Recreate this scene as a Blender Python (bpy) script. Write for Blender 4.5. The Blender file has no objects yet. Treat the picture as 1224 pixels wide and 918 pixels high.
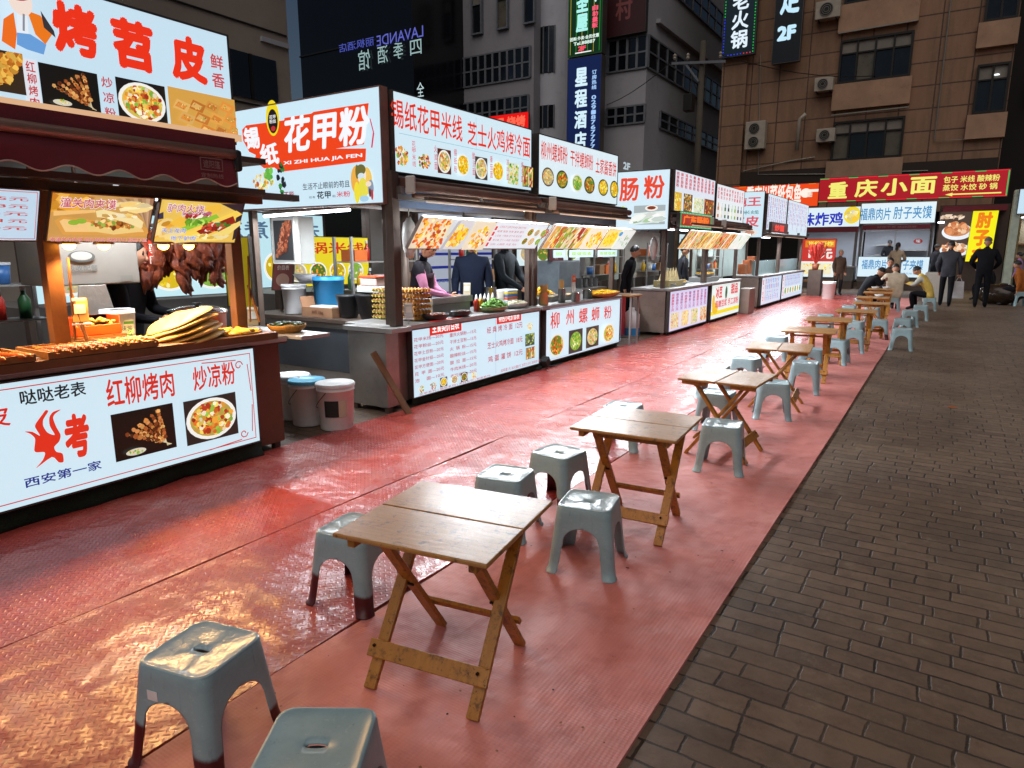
import bpy, bmesh, math, random
from mathutils import Vector, Matrix
R = math.radians
sc = bpy.context.scene
COL = sc.collection

# ------------------------------------------------------------------ camera
PITCH, YAW, FPX, EYE = math.atan2(161, 800), R(32.7), 800.0, 1.55
cd = bpy.data.cameras.new("camera")
cam = bpy.data.objects.new("camera", cd)
COL.objects.link(cam)
cam.location = (0, 0, EYE)
cam.rotation_euler = (R(90) - PITCH, 0, YAW)
cd.sensor_width = 36
cd.lens = FPX / 1224 * 36
cd.clip_start, cd.clip_end = 0.05, 600
sc.camera = cam

# ------------------------------------------------------------------ night sky, weak street glow
SUN_EL, SUN_AZ = R(52), R(160)
w = bpy.data.worlds.new("World")
sc.world = w
w.use_nodes = True
nt = w.node_tree
sky = nt.nodes.new("ShaderNodeTexSky")
sky.sky_type = 'NISHITA'
sky.sun_disc = False
sky.sun_elevation = SUN_EL
sky.sun_rotation = SUN_AZ
bg = nt.nodes["Background"]
bg.inputs[1].default_value = 0.022
nt.links.new(sky.outputs[0], bg.inputs[0])
sd = bpy.data.lights.new("street_glow", 'SUN')
sd.energy = 1.2
sd.angle = R(70)
sd.color = (1.0, 0.91, 0.82)
so = bpy.data.objects.new("street_glow", sd)
COL.objects.link(so)
dirv = Vector((math.sin(SUN_AZ) * math.cos(SUN_EL), math.cos(SUN_AZ) * math.cos(SUN_EL), math.sin(SUN_EL)))
so.rotation_euler = dirv.to_track_quat('Z', 'Y').to_euler()
sc.view_settings.view_transform = 'Standard'
sc.view_settings.look = 'None'
sc.view_settings.exposure = 0.0
sc.view_settings.gamma = 1.0
sc.view_settings.use_curve_mapping = False
sc.render.engine = 'CYCLES'
sc.cycles.use_denoising = True
sc.cycles.max_bounces = 6
sc.cycles.diffuse_bounces = 3
sc.cycles.glossy_bounces = 3
sc.cycles.transmission_bounces = 4
sc.cycles.sample_clamp_indirect = 4
sc.cycles.caustics_reflective = False
sc.cycles.caustics_refractive = False

# ------------------------------------------------------------------ where a sight line meets a plane of the place
_fh = Vector((-math.sin(YAW), math.cos(YAW), 0)); _rt = Vector((math.cos(YAW), math.sin(YAW), 0)); _u0 = Vector((0, 0, 1))
_fw = _fh * math.cos(PITCH) - _u0 * math.sin(PITCH); _up = _u0 * math.cos(PITCH) + _fh * math.sin(PITCH)
EYEP = Vector((0, 0, EYE))
def ray(px, py): return _fw * FPX + _rt * (px - 612) - _up * (py - 459)
def gz(px, py, z=0): d = ray(px, py); return EYEP + d * ((z - EYE) / d.z)
def gx(px, py, x): d = ray(px, py); return EYEP + d * (x / d.x)
def gy(px, py, y): d = ray(px, py); return EYEP + d * (y / d.y)

# ------------------------------------------------------------------ colours and materials
def lin(c):
    if isinstance(c, str):
        c = c.lstrip('#')
        v = [int(c[i:i + 2], 16) / 255 for i in (0, 2, 4)]
        return tuple(x / 12.92 if x <= .04045 else ((x + .055) / 1.055) ** 2.4 for x in v)
    return tuple(c)
MATS = {}
def mat(name, col, rough=.6, metal=0, var=.18, scale=6, bump=0, bscale=40, spec=.5, emit=None, es=0, coat=0, dirt=0, rvar=.12):
    """principled surface with uneven colour, uneven gloss and fine relief"""
    if name in MATS: return MATS[name]
    m = bpy.data.materials.new(name); m.use_nodes = True
    n = m.node_tree.nodes; l = m.node_tree.links; b = n["Principled BSDF"]
    c = lin(col)
    tc = n.new("ShaderNodeTexCoord")
    no = n.new("ShaderNodeTexNoise"); no.inputs["Scale"].default_value = scale; no.inputs["Detail"].default_value = 6; no.inputs["Roughness"].default_value = .65
    l.new(tc.outputs["Object"], no.inputs["Vector"])
    rp = n.new("ShaderNodeValToRGB")
    rp.color_ramp.elements[0].position = .3; rp.color_ramp.elements[1].position = .7
    rp.color_ramp.elements[0].color = (*[x * (1 - var) for x in c], 1)
    rp.color_ramp.elements[1].color = (*[min(1, x * (1 + var)) for x in c], 1)
    l.new(no.outputs["Fac"], rp.inputs["Fac"])
    out = rp.outputs["Color"]
    if dirt:
        n2 = n.new("ShaderNodeTexNoise"); n2.inputs["Scale"].default_value = scale * 2.7; n2.inputs["Detail"].default_value = 8; n2.inputs["Roughness"].default_value = .75
        l.new(tc.outputs["Object"], n2.inputs["Vector"])
        r2 = n.new("ShaderNodeValToRGB"); r2.color_ramp.elements[0].position = .56; r2.color_ramp.elements[1].position = .72
        r2.color_ramp.elements[0].color = (0, 0, 0, 1); r2.color_ramp.elements[1].color = (dirt, dirt, dirt, 1)
        l.new(n2.outputs["Fac"], r2.inputs["Fac"])
        mx = n.new("ShaderNodeMix"); mx.data_type = 'RGBA'
        l.new(r2.outputs["Color"], mx.inputs["Factor"]); l.new(out, mx.inputs["A"]); mx.inputs["B"].default_value = (c[0] * .25 + .01, c[1] * .22 + .008, c[2] * .2 + .006, 1)
        out = mx.outputs["Result"]
    l.new(out, b.inputs["Base Color"])
    mr = n.new("ShaderNodeMapRange"); mr.inputs["To Min"].default_value = max(.03, rough - rvar); mr.inputs["To Max"].default_value = min(1, rough + rvar)
    l.new(no.outputs["Fac"], mr.inputs["Value"]); l.new(mr.outputs[0], b.inputs["Roughness"])
    b.inputs["Metallic"].default_value = metal
    b.inputs["Specular IOR Level"].default_value = spec
    if coat: b.inputs["Coat Weight"].default_value = coat; b.inputs["Coat Roughness"].default_value = .15
    if bump:
        bn = n.new("ShaderNodeTexNoise"); bn.inputs["Scale"].default_value = bscale; bn.inputs["Detail"].default_value = 4
        l.new(tc.outputs["Object"], bn.inputs["Vector"])
        bm_ = n.new("ShaderNodeBump"); bm_.inputs["Strength"].default_value = bump; bm_.inputs["Distance"].default_value = .01
        l.new(bn.outputs["Fac"], bm_.inputs["Height"]); l.new(bm_.outputs[0], b.inputs["Normal"])
    if emit is not None:
        b.inputs["Emission Color"].default_value = (*lin(emit), 1); b.inputs["Emission Strength"].default_value = es
    MATS[name] = m
    return m
def printed(name, strength, rough=.35, base=.25):
    """printed film: colours come from the artwork; strength > 0 makes the film itself glow"""
    m = bpy.data.materials.new(name); m.use_nodes = True
    n = m.node_tree.nodes; l = m.node_tree.links; b = n["Principled BSDF"]
    a = n.new("ShaderNodeAttribute"); a.attribute_name = "Col"
    if strength:
        mx = n.new("ShaderNodeMix"); mx.data_type = 'RGBA'; mx.blend_type = 'MULTIPLY'; mx.inputs["Factor"].default_value = 1
        mx.inputs["B"].default_value = (base, base, base, 1)
        l.new(a.outputs["Color"], mx.inputs["A"]); l.new(mx.outputs["Result"], b.inputs["Base Color"])
        l.new(a.outputs["Color"], b.inputs["Emission Color"]); b.inputs["Emission Strength"].default_value = strength
    else:
        l.new(a.outputs["Color"], b.inputs["Base Color"])
    b.inputs["Roughness"].default_value = rough
    MATS[name] = m
    return m
LIT = printed("lit_print", .93)
GLOW = printed("neon_print", 2.2)
GLOWPAINT = printed("painted_light_print", .55)  # glow standing in for light on surfaces that are no lamps
DIMLIT = printed("dim_lit_print", .30)
PRINT = printed("plain_print", 0, .5)

# node maths helper for patterned floors
class NG:
    def __init__(s, name):
        s.m = bpy.data.materials.new(name); s.m.use_nodes = True; s.n = s.m.node_tree.nodes; s.l = s.m.node_tree.links
        s.b = s.n["Principled BSDF"]; MATS[name] = s.m
    def put(s, sock, v):
        if hasattr(v, "links"): s.l.new(v, sock)
        else: sock.default_value = v
    def math(s, op, a, b=0.0, c=None):
        k = s.n.new("ShaderNodeMath"); k.operation = op; s.put(k.inputs[0], a); s.put(k.inputs[1], b)
        if c is not None: s.put(k.inputs[2], c)
        return k.outputs[0]
    def noise(s, vec, scale, detail=5, rough=.6, out="Fac"):
        k = s.n.new("ShaderNodeTexNoise"); k.inputs["Scale"].default_value = scale; k.inputs["Detail"].default_value = detail; k.inputs["Roughness"].default_value = rough
        s.l.new(vec, k.inputs["Vector"]); return k.outputs[out]
    def ramp(s, fac, *stops):
        k = s.n.new("ShaderNodeValToRGB"); e = k.color_ramp.elements
        while len(e) < len(stops): e.new(.5)
        for i, (p, c) in enumerate(stops):
            e[i].position = p; e[i].color = (*lin(c), 1) if not isinstance(c, (int, float)) else (c, c, c, 1)
        s.l.new(fac, k.inputs["Fac"]); return k.outputs["Color"]
    def mix(s, f, a, b, mode='MIX'):
        k = s.n.new("ShaderNodeMix"); k.data_type = 'RGBA'; k.blend_type = mode
        s.put(k.inputs["Factor"], f)
        for nm, v in (("A", a), ("B", b)):
            if hasattr(v, "links"): s.l.new(v, k.inputs[nm])
            else: k.inputs[nm].default_value = (*lin(v), 1)
        return k.outputs["Result"]
    def bump(s, h, strength, dist=.01, normal=None):
        k = s.n.new("ShaderNodeBump"); k.inputs["Strength"].default_value = strength; k.inputs["Distance"].default_value = dist
        s.l.new(h, k.inputs["Height"])
        if normal is not None: s.l.new(normal, k.inputs["Normal"])
        return k.outputs[0]

# ------------------------------------------------------------------ mesh building
class MB:
    def __init__(s): s.v = []; s.f = []; s.m = []; s.c = []; s.usecol = False
    def add(s, vs, fs, m=0, c=None):
        o = len(s.v); s.v += [tuple(p) for p in vs]
        for f in fs:
            s.f.append([i + o for i in f]); s.m.append(m)
            s.c.append(c if c is not None else (1, 1, 1))
        if c is not None: s.usecol = True
        return s
    def box(s, x0, y0, z0, x1, y1, z1, m=0, c=None):
        vs = [(x, y, z) for x in (x0, x1) for y in (y0, y1) for z in (z0, z1)]
        return s.add(vs, [(0, 1, 3, 2), (4, 6, 7, 5), (0, 4, 5, 1), (2, 3, 7, 6), (0, 2, 6, 4), (1, 5, 7, 3)], m, c)
    def obox(s, c, size, rot=None, m=0):
        rot = rot or Matrix.Identity(3); c = Vector(c)
        vs = [c + rot @ Vector((x * size[0] / 2, y * size[1] / 2, z * size[2] / 2)) for x in (-1, 1) for y in (-1, 1) for z in (-1, 1)]
        return s.add(vs, [(0, 1, 3, 2), (4, 6, 7, 5), (0, 4, 5, 1), (2, 3, 7, 6), (0, 2, 6, 4), (1, 5, 7, 3)], m)
    def beam(s, p, q, w_, h_, m=0, up=(0, 0, 1)):
        p = Vector(p); q = Vector(q); d = (q - p); L = d.length; d.normalize(); u = Vector(up)
        if abs(d.dot(u)) > .98: u = Vector((0, 1, 0))
        a = d.cross(u).normalized(); b = a.cross(d)
        return s.obox((p + q) / 2, (w_, L, h_), Matrix((a, d, b)).transposed(), m)
    def tube(s, pts, rad, n=10, m=0, cap=True, c=None):
        pts = [Vector(p) for p in pts]; rad = rad if isinstance(rad, (list, tuple)) else [rad] * len(pts)
        vs = []; fs = []; ref = None
        for i, p in enumerate(pts):
            d = (pts[min(i + 1, len(pts) - 1)] - pts[max(i - 1, 0)]).normalized()
            if ref is None:
                ref = Vector((0, 0, 1)) if abs(d.z) < .9 else Vector((1, 0, 0))
            a = d.cross(ref).normalized(); b = a.cross(d); ref = b
            for k in range(n):
                t = 2 * math.pi * k / n; vs.append(p + (a * math.cos(t) + b * math.sin(t)) * rad[i])
        for i in range(len(pts) - 1):
            for k in range(n):
                k2 = (k + 1) % n; fs.append((i * n + k, i * n + k2, (i + 1) * n + k2, (i + 1) * n + k))
        if cap: fs.append(list(range(n))[::-1]); fs.append([(len(pts) - 1) * n + k for k in range(n)])
        return s.add(vs, fs, m, c)
    def lathe(s, prof, c=(0, 0, 0), n=24, m=0, sx=1, sy=1, rot=None, wob=0, rnd=None):
        vs = []; fs = []
        for i, (r, z) in enumerate(prof):
            for k in range(n):
                t = 2 * math.pi * k / n; rr = r * (1 + (rnd.uniform(-wob, wob) if rnd else 0))
                v = Vector((rr * math.cos(t) * sx, rr * math.sin(t) * sy, z)); v = rot @ v if rot else v
                vs.append(v + Vector(c))
        for i in range(len(prof) - 1):
            for k in range(n):
                k2 = (k + 1) % n; fs.append((i * n + k, i * n + k2, (i + 1) * n + k2, (i + 1) * n + k))
        return s.add(vs, fs, m)
    def ell(s, c, r, rot=None, nu=12, nv=8, m=0, fn=None, col=None):
        vs = []; fs = []
        for j in range(nv + 1):
            ph = math.pi * j / nv
            for i in range(nu):
                t = 2 * math.pi * i / nu
                v = Vector((math.sin(ph) * math.cos(t), math.sin(ph) * math.sin(t), math.cos(ph)))
                if fn: v = fn(v)
                v = Vector((v.x * r[0], v.y * r[1], v.z * r[2])); v = rot @ v if rot else v
                vs.append(v + Vector(c))
        for j in range(nv):
            for i in range(nu):
                i2 = (i + 1) % nu; fs.append((j * nu + i, (j + 1) * nu + i, (j + 1) * nu + i2, j * nu + i2))
        return s.add(vs, fs, m, col)
    def prism(s, poly, off, m=0):
        """closed outline (3D points) pushed along off"""
        n = len(poly); off = Vector(off); vs = [Vector(p) for p in poly] + [Vector(p) + off for p in poly]
        return s.add(vs, [list(range(n))[::-1], [i + n for i in range(n)]] + [(i, (i + 1) % n, (i + 1) % n + n, i + n) for i in range(n)], m)
    def build(s, name, mats, parent=None, smooth=False, bevel=0, seg=2, sub=0, fix=True):
        me = bpy.data.meshes.new(name); me.from_pydata(s.v, [], s.f)
        mats = mats if isinstance(mats, (list, tuple)) else [mats]
        for q in mats: me.materials.append(q)
        me.polygons.foreach_set("material_index", s.m)
        if s.usecol:
            at = me.attributes.new("Col", 'FLOAT_COLOR', 'CORNER'); buf = []
            for f, c in zip(s.f, s.c): buf += [*c, 1.0] * len(f)
            at.data.foreach_set("color", buf)
        elif fix:
            b = bmesh.new(); b.from_mesh(me); bmesh.ops.remove_doubles(b, verts=b.verts, dist=1e-5); bmesh.ops.recalc_face_normals(b, faces=b.faces); b.to_mesh(me); b.free()
        if smooth: me.polygons.foreach_set("use_smooth", [True] * len(me.polygons))
        me.update()
        o = bpy.data.objects.new(name, me); COL.objects.link(o)
        if bevel:
            bv = o.modifiers.new("bevel", 'BEVEL'); bv.width = bevel; bv.segments = seg; bv.limit_method = 'ANGLE'; bv.angle_limit = R(35)
            if not smooth: me.polygons.foreach_set("use_smooth", [True] * len(me.polygons)); bv.harden_normals = True
        if sub: sb = o.modifiers.new("sub", 'SUBSURF'); sb.levels = sb.render_levels = sub
        return adopt(o, parent)
def adopt(o, parent):
    if parent is not None:
        o.parent = parent; p = parent
        while p.parent: p = p.parent
        if parent.type == 'EMPTY':
            o.matrix_parent_inverse = (Matrix.Translation(parent.location) @ parent.rotation_euler.to_matrix().to_4x4()).inverted()
    return o
def tag(o, label=None, cat=None, group=None, kind=None):
    if label: o["label"] = label
    if cat: o["category"] = cat
    if group: o["group"] = group
    if kind: o["kind"] = kind
    return o
def thing(name, loc, label, cat, group=None, rz=0):
    o = bpy.data.objects.new(name, None); o.empty_display_size = .1; COL.objects.link(o)
    o.location = loc; o.rotation_euler = (0, 0, rz)
    return tag(o, label, cat, group)
def kids(o): return [c for c in COL.objects if c.parent == o]
def copy_tree(o, parent=None):
    c = o.copy(); COL.objects.link(c)
    if parent: c.parent = parent
    for ch in list(o.children): copy_tree(ch, c)
    return c
def put(o, loc, rz=0, label=None, group=None, s=None):
    o.location = loc; o.rotation_euler = (0, 0, rz)
    if s: o.scale = (s, s, s)
    if label: o["label"] = label
    if group: o["group"] = group
    return o
rng = random.Random(7)

# ------------------------------------------------------------------ lettering: glyph outlines as flat meshes
_tc = {}
def glyphs(s, bold=0.0):
    k = s
    if k not in _tc:
        cu = bpy.data.curves.new("t", 'FONT'); cu.body = s; cu.resolution_u = 2; cu.size = 1
        o = bpy.data.objects.new("t", cu); COL.objects.link(o)
        dg = bpy.context.evaluated_depsgraph_get(); dg.update()
        me = o.evaluated_get(dg).to_mesh()
        vs = [(v.co.x, v.co.y) for v in me.vertices]; fs = [list(p.vertices) for p in me.polygons]
        o.evaluated_get(dg).to_mesh_clear(); bpy.data.objects.remove(o); bpy.data.curves.remove(cu)
        _tc[k] = (vs, fs)
    return _tc[k]

PAL = dict(
    noodle=["e8b84a", "f2cf6a", "d9902f", "f6e2a0", "c8571f", "7fae3a", "e8d9b0"],
    yellow=["f7d21e", "ffe04a", "eebb10", "fff0a0", "f29b18"],
    spicy=["c8381a", "e0641f", "f09030", "8f1f10", "e8c060", "6f9a30"],
    green=["8fbf45", "b5d470", "5f9a30", "e8e4b8", "e0b83a"],
    mixed=["e8a03a", "d96a2a", "8fbf45", "f4e8c8", "b03a20", "f2d060"],
    meat=["a85a2a", "c9803e", "7f3c1a", "e0a860", "5a2a12", "d08a50"],
    roll=["e0a850", "c05a24", "7fae3a", "f0e0b0", "b8321c", "f4cf60"],
    pale=["eef2ee", "d8e6e0", "c4d8cc", "f8fbf8", "a8c8a0"],
)
def jit(c, r, a=.12):
    c = lin(c); k = 1 + r.uniform(-a, a) * 2
    return tuple(min(1, max(0, x * k)) for x in c)
class Panel:
    """a flat sign face: corners o (lower left), u (right), v (up), in metres"""
    def __init__(s, o, u, v, wd, ht):
        s.o = Vector(o); s.u = Vector(u).normalized(); s.v = Vector(v).normalized(); s.n = s.u.cross(s.v); s.w = wd; s.h = ht
        s.k = 0; s.art = {}
    def uv(s, px, py):
        d = ray(px, py); t = (s.o - EYEP).dot(s.n) / d.dot(s.n); p = EYEP + d * t - s.o
        return p.dot(s.u), p.dot(s.v)
    def pb(s, b):
        (a, c), (d, e) = s.uv(b[0], b[1]), s.uv(b[2], b[3])
        return min(a, d), min(c, e), max(a, d), max(c, e)
    def P(s, u, v, L): return s.o + s.u * u + s.v * v + s.n * L
    def lay(s): s.k += 1; return .003 + s.k * .00012
    def mb(s, name): return s.art.setdefault(name, MB())
    def poly(s, name, pts, col, L=None):
        L = s.lay() if L is None else L
        if "picture" in name:
            a, b, c, d = getattr(s, "clip", (0, 0, s.w, s.h)); pts = [(min(max(u, a), c), min(max(v, b), d)) for u, v in pts]
        s.mb(name).add([s.P(u, v, L) for u, v in pts], [list(range(len(pts)))], 0, lin(col))
    def rect(s, name, u0, v0, u1, v1, col, L=None): s.poly(name, [(u0, v0), (u1, v0), (u1, v1), (u0, v1)], col, L)
    def ell(s, name, u, v, a, b, col, n=24, L=None): s.poly(name, [(u + a * math.cos(6.2832 * i / n), v + b * math.sin(6.2832 * i / n)) for i in range(n)], col, L)
    def line(s, name, u0, v0, u1, v1, t, col):
        d = Vector((u1 - u0, v1 - v0)); d.normalize(); q = Vector((-d.y, d.x)) * t / 2
        s.poly(name, [(u0 - q.x, v0 - q.y), (u1 - q.x, v1 - q.y), (u1 + q.x, v1 + q.y), (u0 + q.x, v0 + q.y)], col)
    def frame(s, name, u0, v0, u1, v1, t, col):
        for a in ((u0, v0, u1, v0 + t), (u0, v1 - t, u1, v1), (u0, v0 + t, u0 + t, v1 - t), (u1 - t, v0 + t, u1, v1 - t)): s.rect(name, *a, col)
    def text(s, txt, box, col, bold=.02, name=None, shear=0, flip=False, rise=0, full=False):
        """box = (u0,v0,u1,v1); the words are stretched to fill it"""
        name = name or "lettering%d" % len(s.art)
        vs, fs = glyphs(txt, bold)
        if not vs: return
        xs = [p[0] for p in vs]; ys = [p[1] for p in vs]
        x0, x1, y0, y1 = min(xs), max(xs), min(ys), max(ys); u0, v0, u1, v1 = box; L = s.lay() + .0004
        offs = [(0, 0)]
        if bold > .008:                                           # heavier strokes: the outline repeated a hair to each side
            m = 8 if bold > .025 else 4
            offs = [(bold * .9 * math.cos(6.2832 * i / m), bold * .9 * math.sin(6.2832 * i / m)) for i in range(m)] + ([(0, 0)] if bold > .03 else [])
            x0 -= bold * .9; x1 += bold * .9; y0 -= bold * .9; y1 += bold * .9
        for i, (ox, oy) in enumerate(offs):
            pts = []
            for x, y in vs:
                a = (x + ox - x0) / (x1 - x0 + 1e-9); b = (y + oy - y0) / (y1 - y0 + 1e-9)
                if flip: a = 1 - a
                pts.append(s.P(u0 + (u1 - u0) * a + shear * b * (v1 - v0), v0 + (v1 - v0) * b + rise * a, L + i * 2e-5))
            s.mb(name).add(pts, fs, 0, lin(col))
    def column(s, txt, box, col, bold=.02, name=None, gap=.12):
        name = name or "lettering%d" % len(s.art)
        u0, v0, u1, v1 = box; n = len(txt); h = (v1 - v0) / n
        for i, ch in enumerate(txt):
            if ch.strip(): s.text(ch, (u0, v1 - (i + 1) * h + h * gap / 2, u1, v1 - i * h - h * gap / 2), col, bold, name)
    def chunks(s, name, cu, cv, a, b, pal, n, r, size, square=False, long_=1.0, ang=None):
        for i in range(n):
            if square: x, y = r.uniform(-1, 1), r.uniform(-1, 1)
            else:
                t = r.uniform(0, 6.283); q = math.sqrt(r.random()); x, y = q * math.cos(t), q * math.sin(t)
            z = size * r.uniform(.6, 1.3); an = r.uniform(0, 6.28) if ang is None else ang + r.uniform(-.15, .15); m = r.choice((5, 6, 7)); pts = []
            for k in range(m):
                t = 6.283 * k / m; rr = r.uniform(.7, 1.1); px_, py_ = z * rr * math.cos(t) * long_, z * rr * math.sin(t)
                pts.append((cu + a * x + px_ * math.cos(an) - py_ * math.sin(an), cv + b * y + px_ * math.sin(an) + py_ * math.cos(an)))
            s.poly(name, pts, '#ffffff', None)
            s.mb(name).c[-1] = jit(r.choice(pal), r)
    def food(s, box, style="bowl", pal="noodle", bgc=None, plate="f4f4ee", n=46, name=None, seed=None):
        u0, v0, u1, v1 = box; w_, h_ = u1 - u0, v1 - v0; cu, cv = (u0 + u1) / 2, (v0 + v1) / 2
        name = name or "food_picture%d" % (len([k for k in s.art if k.startswith("food_picture")])); r = random.Random(seed or hash((round(u0, 2), len(s.art))) % 9999)
        p = PAL[pal] if isinstance(pal, str) else pal
        s.clip = (max(0, u0), max(0, v0), min(s.w, u1), min(s.h, v1))
        if bgc: s.rect(name, u0, v0, u1, v1, bgc)
        e = min(w_, h_)
        if style == "bowl":
            s.ell(name, cu, cv, w_ * .48, h_ * .47, plate); s.ell(name, cu, cv, w_ * .41, h_ * .40, [k * .7 for k in jit(p[-1] if len(p) > 5 else p[0], r)])
            s.chunks(name, cu, cv, w_ * .375, h_ * .365, p, int(n * 1.7), r, e * .062)
        elif style == "pile":
            s.chunks(name, cu, cv - h_ * .05, w_ * .40, h_ * .36, p, int(n * 1.4), r, e * .085)
        elif style == "full":
            s.chunks(name, cu, cv, w_ * .46, h_ * .46, p, int(n * 1.8), r, e * .06, True, 1.5)
        elif style == "strips":
            for i in range(6):
                t = (i + .5) / 6; c = jit(p[i % len(p)], r)
                s.poly(name, [(u0 + w_ * (t - .07), v0 + h_ * .03), (u0 + w_ * (t + .05), v0 + h_ * .03), (u0 + w_ * (t + .09), v1 - h_ * .03), (u0 + w_ * (t - .03), v1 - h_ * .03)], 'ffffff'); s.mb(name).c[-1] = c
            s.chunks(name, cu, cv, w_ * .45, h_ * .42, p, n, r, e * .06, True, 2.2, 1.3)
        elif style == "skewers":
            for i in range(6):
                x0, y0 = u0 + w_ * (.22 + .10 * i), v0 + h_ * (.52 + .075 * i); x1, y1 = u0 + w_ * .92, v0 + h_ * .10
                x1 -= w_ * .02 * i
                s.line(name, x0, y0, x1, y1, e * .012, 'd8c8a0')
                for q in range(9):
                    t = q / 11; s.chunks(name, x0 + (x1 - x0) * t, y0 + (y1 - y0) * t, 0.001, 0.001, p, 3, r, e * .05)
            s.ell(name, u0 + w_ * .3, v0 + h_ * .14, w_ * .16, h_ * .07, 'd9d2c0'); s.chunks(name, u0 + w_ * .3, v0 + h_ * .15, w_ * .12, h_ * .05, PAL["green"], 12, r, e * .03)
        elif style == "kebab":
            for i in range(4):
                for q in range(9):
                    t = q / 8
                    s.chunks(name, u0 + w_ * (.12 + .16 * i + .5 * t * .9), v0 + h_ * (.12 + .05 * i + .75 * t), w_ * .03, h_ * .03, p, 3, r, e * .085)
        elif style == "bread":
            s.ell(name, cu, cv - h_ * .04, w_ * .44, h_ * .28, 'c98f48'); s.ell(name, cu, cv + h_ * .02, w_ * .42, h_ * .26, 'ecd49a')
            s.chunks(name, cu, cv + h_ * .02, w_ * .36, h_ * .17, PAL["meat"] + ["d8a060", "8f4a20"], n * 2, r, e * .045)
            s.ell(name, cu + w_ * .1, cv + h_ * .22, w_ * .32, h_ * .13, 'f0dca8')
        elif style == "slabs":
            for i in range(12):
                x, y = u0 + w_ * (.86 - .23 * (i % 4) + .05 * (i // 4)), v0 + h_ * (.78 - .26 * (i // 4) - .05 * (i % 4)); d = e * .27
                s.poly(name, [(x - d * .8, y - d * .25), (x + d * .45, y - d * .5), (x + d * .85, y + d * .2), (x - d * .35, y + d * .5)], 'ffffff'); s.mb(name).c[-1] = jit(p[i % len(p)], r, .1)
                s.poly(name, [(x - d * .6, y - d * .1), (x + d * .2, y - d * .3), (x + d * .5, y + d * .05), (x - d * .25, y + d * .3)], 'ffffff'); s.mb(name).c[-1] = jit(p[(i + 1) % len(p)], r, .1)
                s.chunks(name, x, y, d * .5, d * .25, ["e8b060", "b06a28", "8a9a30", "f0c880"], 12, r, d * .06)
        del s.clip
    def lines(s, rows, box, col, bold=.008, name=None, gap=.42):
        u0, v0, u1, v1 = box; h = (v1 - v0) / len(rows)
        for i, t in enumerate(rows): s.text(t, (u0, v1 - (i + 1) * h + h * gap / 2, u1, v1 - i * h - h * gap / 2), col, bold, name)
    def finish(s, parent, name="sign", face="d6edf8", depth=.09, rim=.02, mt=None, rim_mat=None, own=None):
        """box with a coloured face in a thin rim; lettering and pictures become its children"""
        mt = mt or LIT; rim_mat = rim_mat or mat("sign_rim", "5a5552", .4, .6, .1)
        b = MB()
        C = [s.P(0, 0, .0), s.P(s.w, 0, 0), s.P(s.w, s.h, 0), s.P(0, s.h, 0)]
        b.add(C, [(0, 1, 2, 3)], 0, lin(face))
        B = [c - s.n * depth for c in C]; b.add(C + B, [(0, 4, 5, 1), (1, 5, 6, 2), (2, 6, 7, 3), (3, 7, 4, 0), (7, 6, 5, 4)], 1, (0, 0, 0))
        if rim:
            r2 = [s.P(-rim, -rim, -.004), s.P(s.w + rim, -rim, -.004), s.P(s.w + rim, s.h + rim, -.004), s.P(-rim, s.h + rim, -.004)]
            q = [c - s.n * (depth - .002) for c in r2]
            C2 = [c - s.n * .0 + s.n * .006 for c in C]; r3 = [c + s.n * .01 for c in r2]
            vs = r3 + C2 + q
            b.add(vs, [(0, 1, 5, 4), (1, 2, 6, 5), (2, 3, 7, 6), (3, 0, 4, 7), (0, 8, 9, 1), (1, 9, 10, 2), (2, 10, 11, 3), (3, 11, 8, 0)], 1, (0, 0, 0))
        o = b.build(name, [mt, rim_mat], parent, fix=False)
        for k, a in s.art.items():
            nm = ''.join(ch for ch in k if not ch.isdigit())
            a.build(nm, [mt], o, fix=False)
        return o
def xpanel(x, y0, y1, z0, z1): return Panel((x, y0, z0), (0, 1, 0), (0, 0, 1), y1 - y0, z1 - z0)     # faces +X, the walkway
def ypanel(y, x0, x1, z0, z1): return Panel((x0, y, z0), (1, 0, 0), (0, 0, 1), x1 - x0, z1 - z0)     # faces -Y, the viewer
# ================================================================== ground
g = NG("brick_pavement")
tc = g.n.new("ShaderNodeTexCoord").outputs["Object"]
br = g.n.new("ShaderNodeTexBrick"); br.inputs["Scale"].default_value = 1; br.inputs["Brick Width"].default_value = .245; br.inputs["Row Height"].default_value = .098
br.inputs["Mortar Size"].default_value = .007; br.inputs["Mortar Smooth"].default_value = .55; br.inputs["Bias"].default_value = -.1; br.offset = .43; br.squash = .72; br.squash_frequency = 3; br.squash = .72; br.squash_frequency = 3; br.offset_frequency = 2
br.inputs["Color1"].default_value = (*lin("735d4c"), 1); br.inputs["Color2"].default_value = (*lin("5c4a3d"), 1); br.inputs["Mortar"].default_value = (*lin("291f18"), 1)
wn = g.n.new("ShaderNodeVectorMath"); wn.operation = 'MULTIPLY_ADD'
g.l.new(g.noise(tc, .9, 2, .5, "Color"), wn.inputs[0]); wn.inputs[1].default_value = (.12, .07, 0); g.l.new(tc, wn.inputs[2])
w2 = g.n.new("ShaderNodeVectorMath"); w2.operation = 'MULTIPLY_ADD'; g.l.new(g.noise(tc, 14, 4, .7, "Color"), w2.inputs[0]); w2.inputs[1].default_value = (.02, .016, 0); g.l.new(wn.outputs[0], w2.inputs[2]); wn = w2
g.l.new(wn.outputs[0], br.inputs["Vector"])
n1 = g.noise(tc, .8, 6, .7); n2 = g.noise(tc, 9, 7, .7); n3 = g.noise(tc, 60, 4, .6)
c = g.mix(g.ramp(n2, (.42, .0), (.7, .5)), br.outputs["Color"], "3c3028")
c = g.mix(g.ramp(n1, (.42, .0), (.7, .5)), c, "7a6450")
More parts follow.
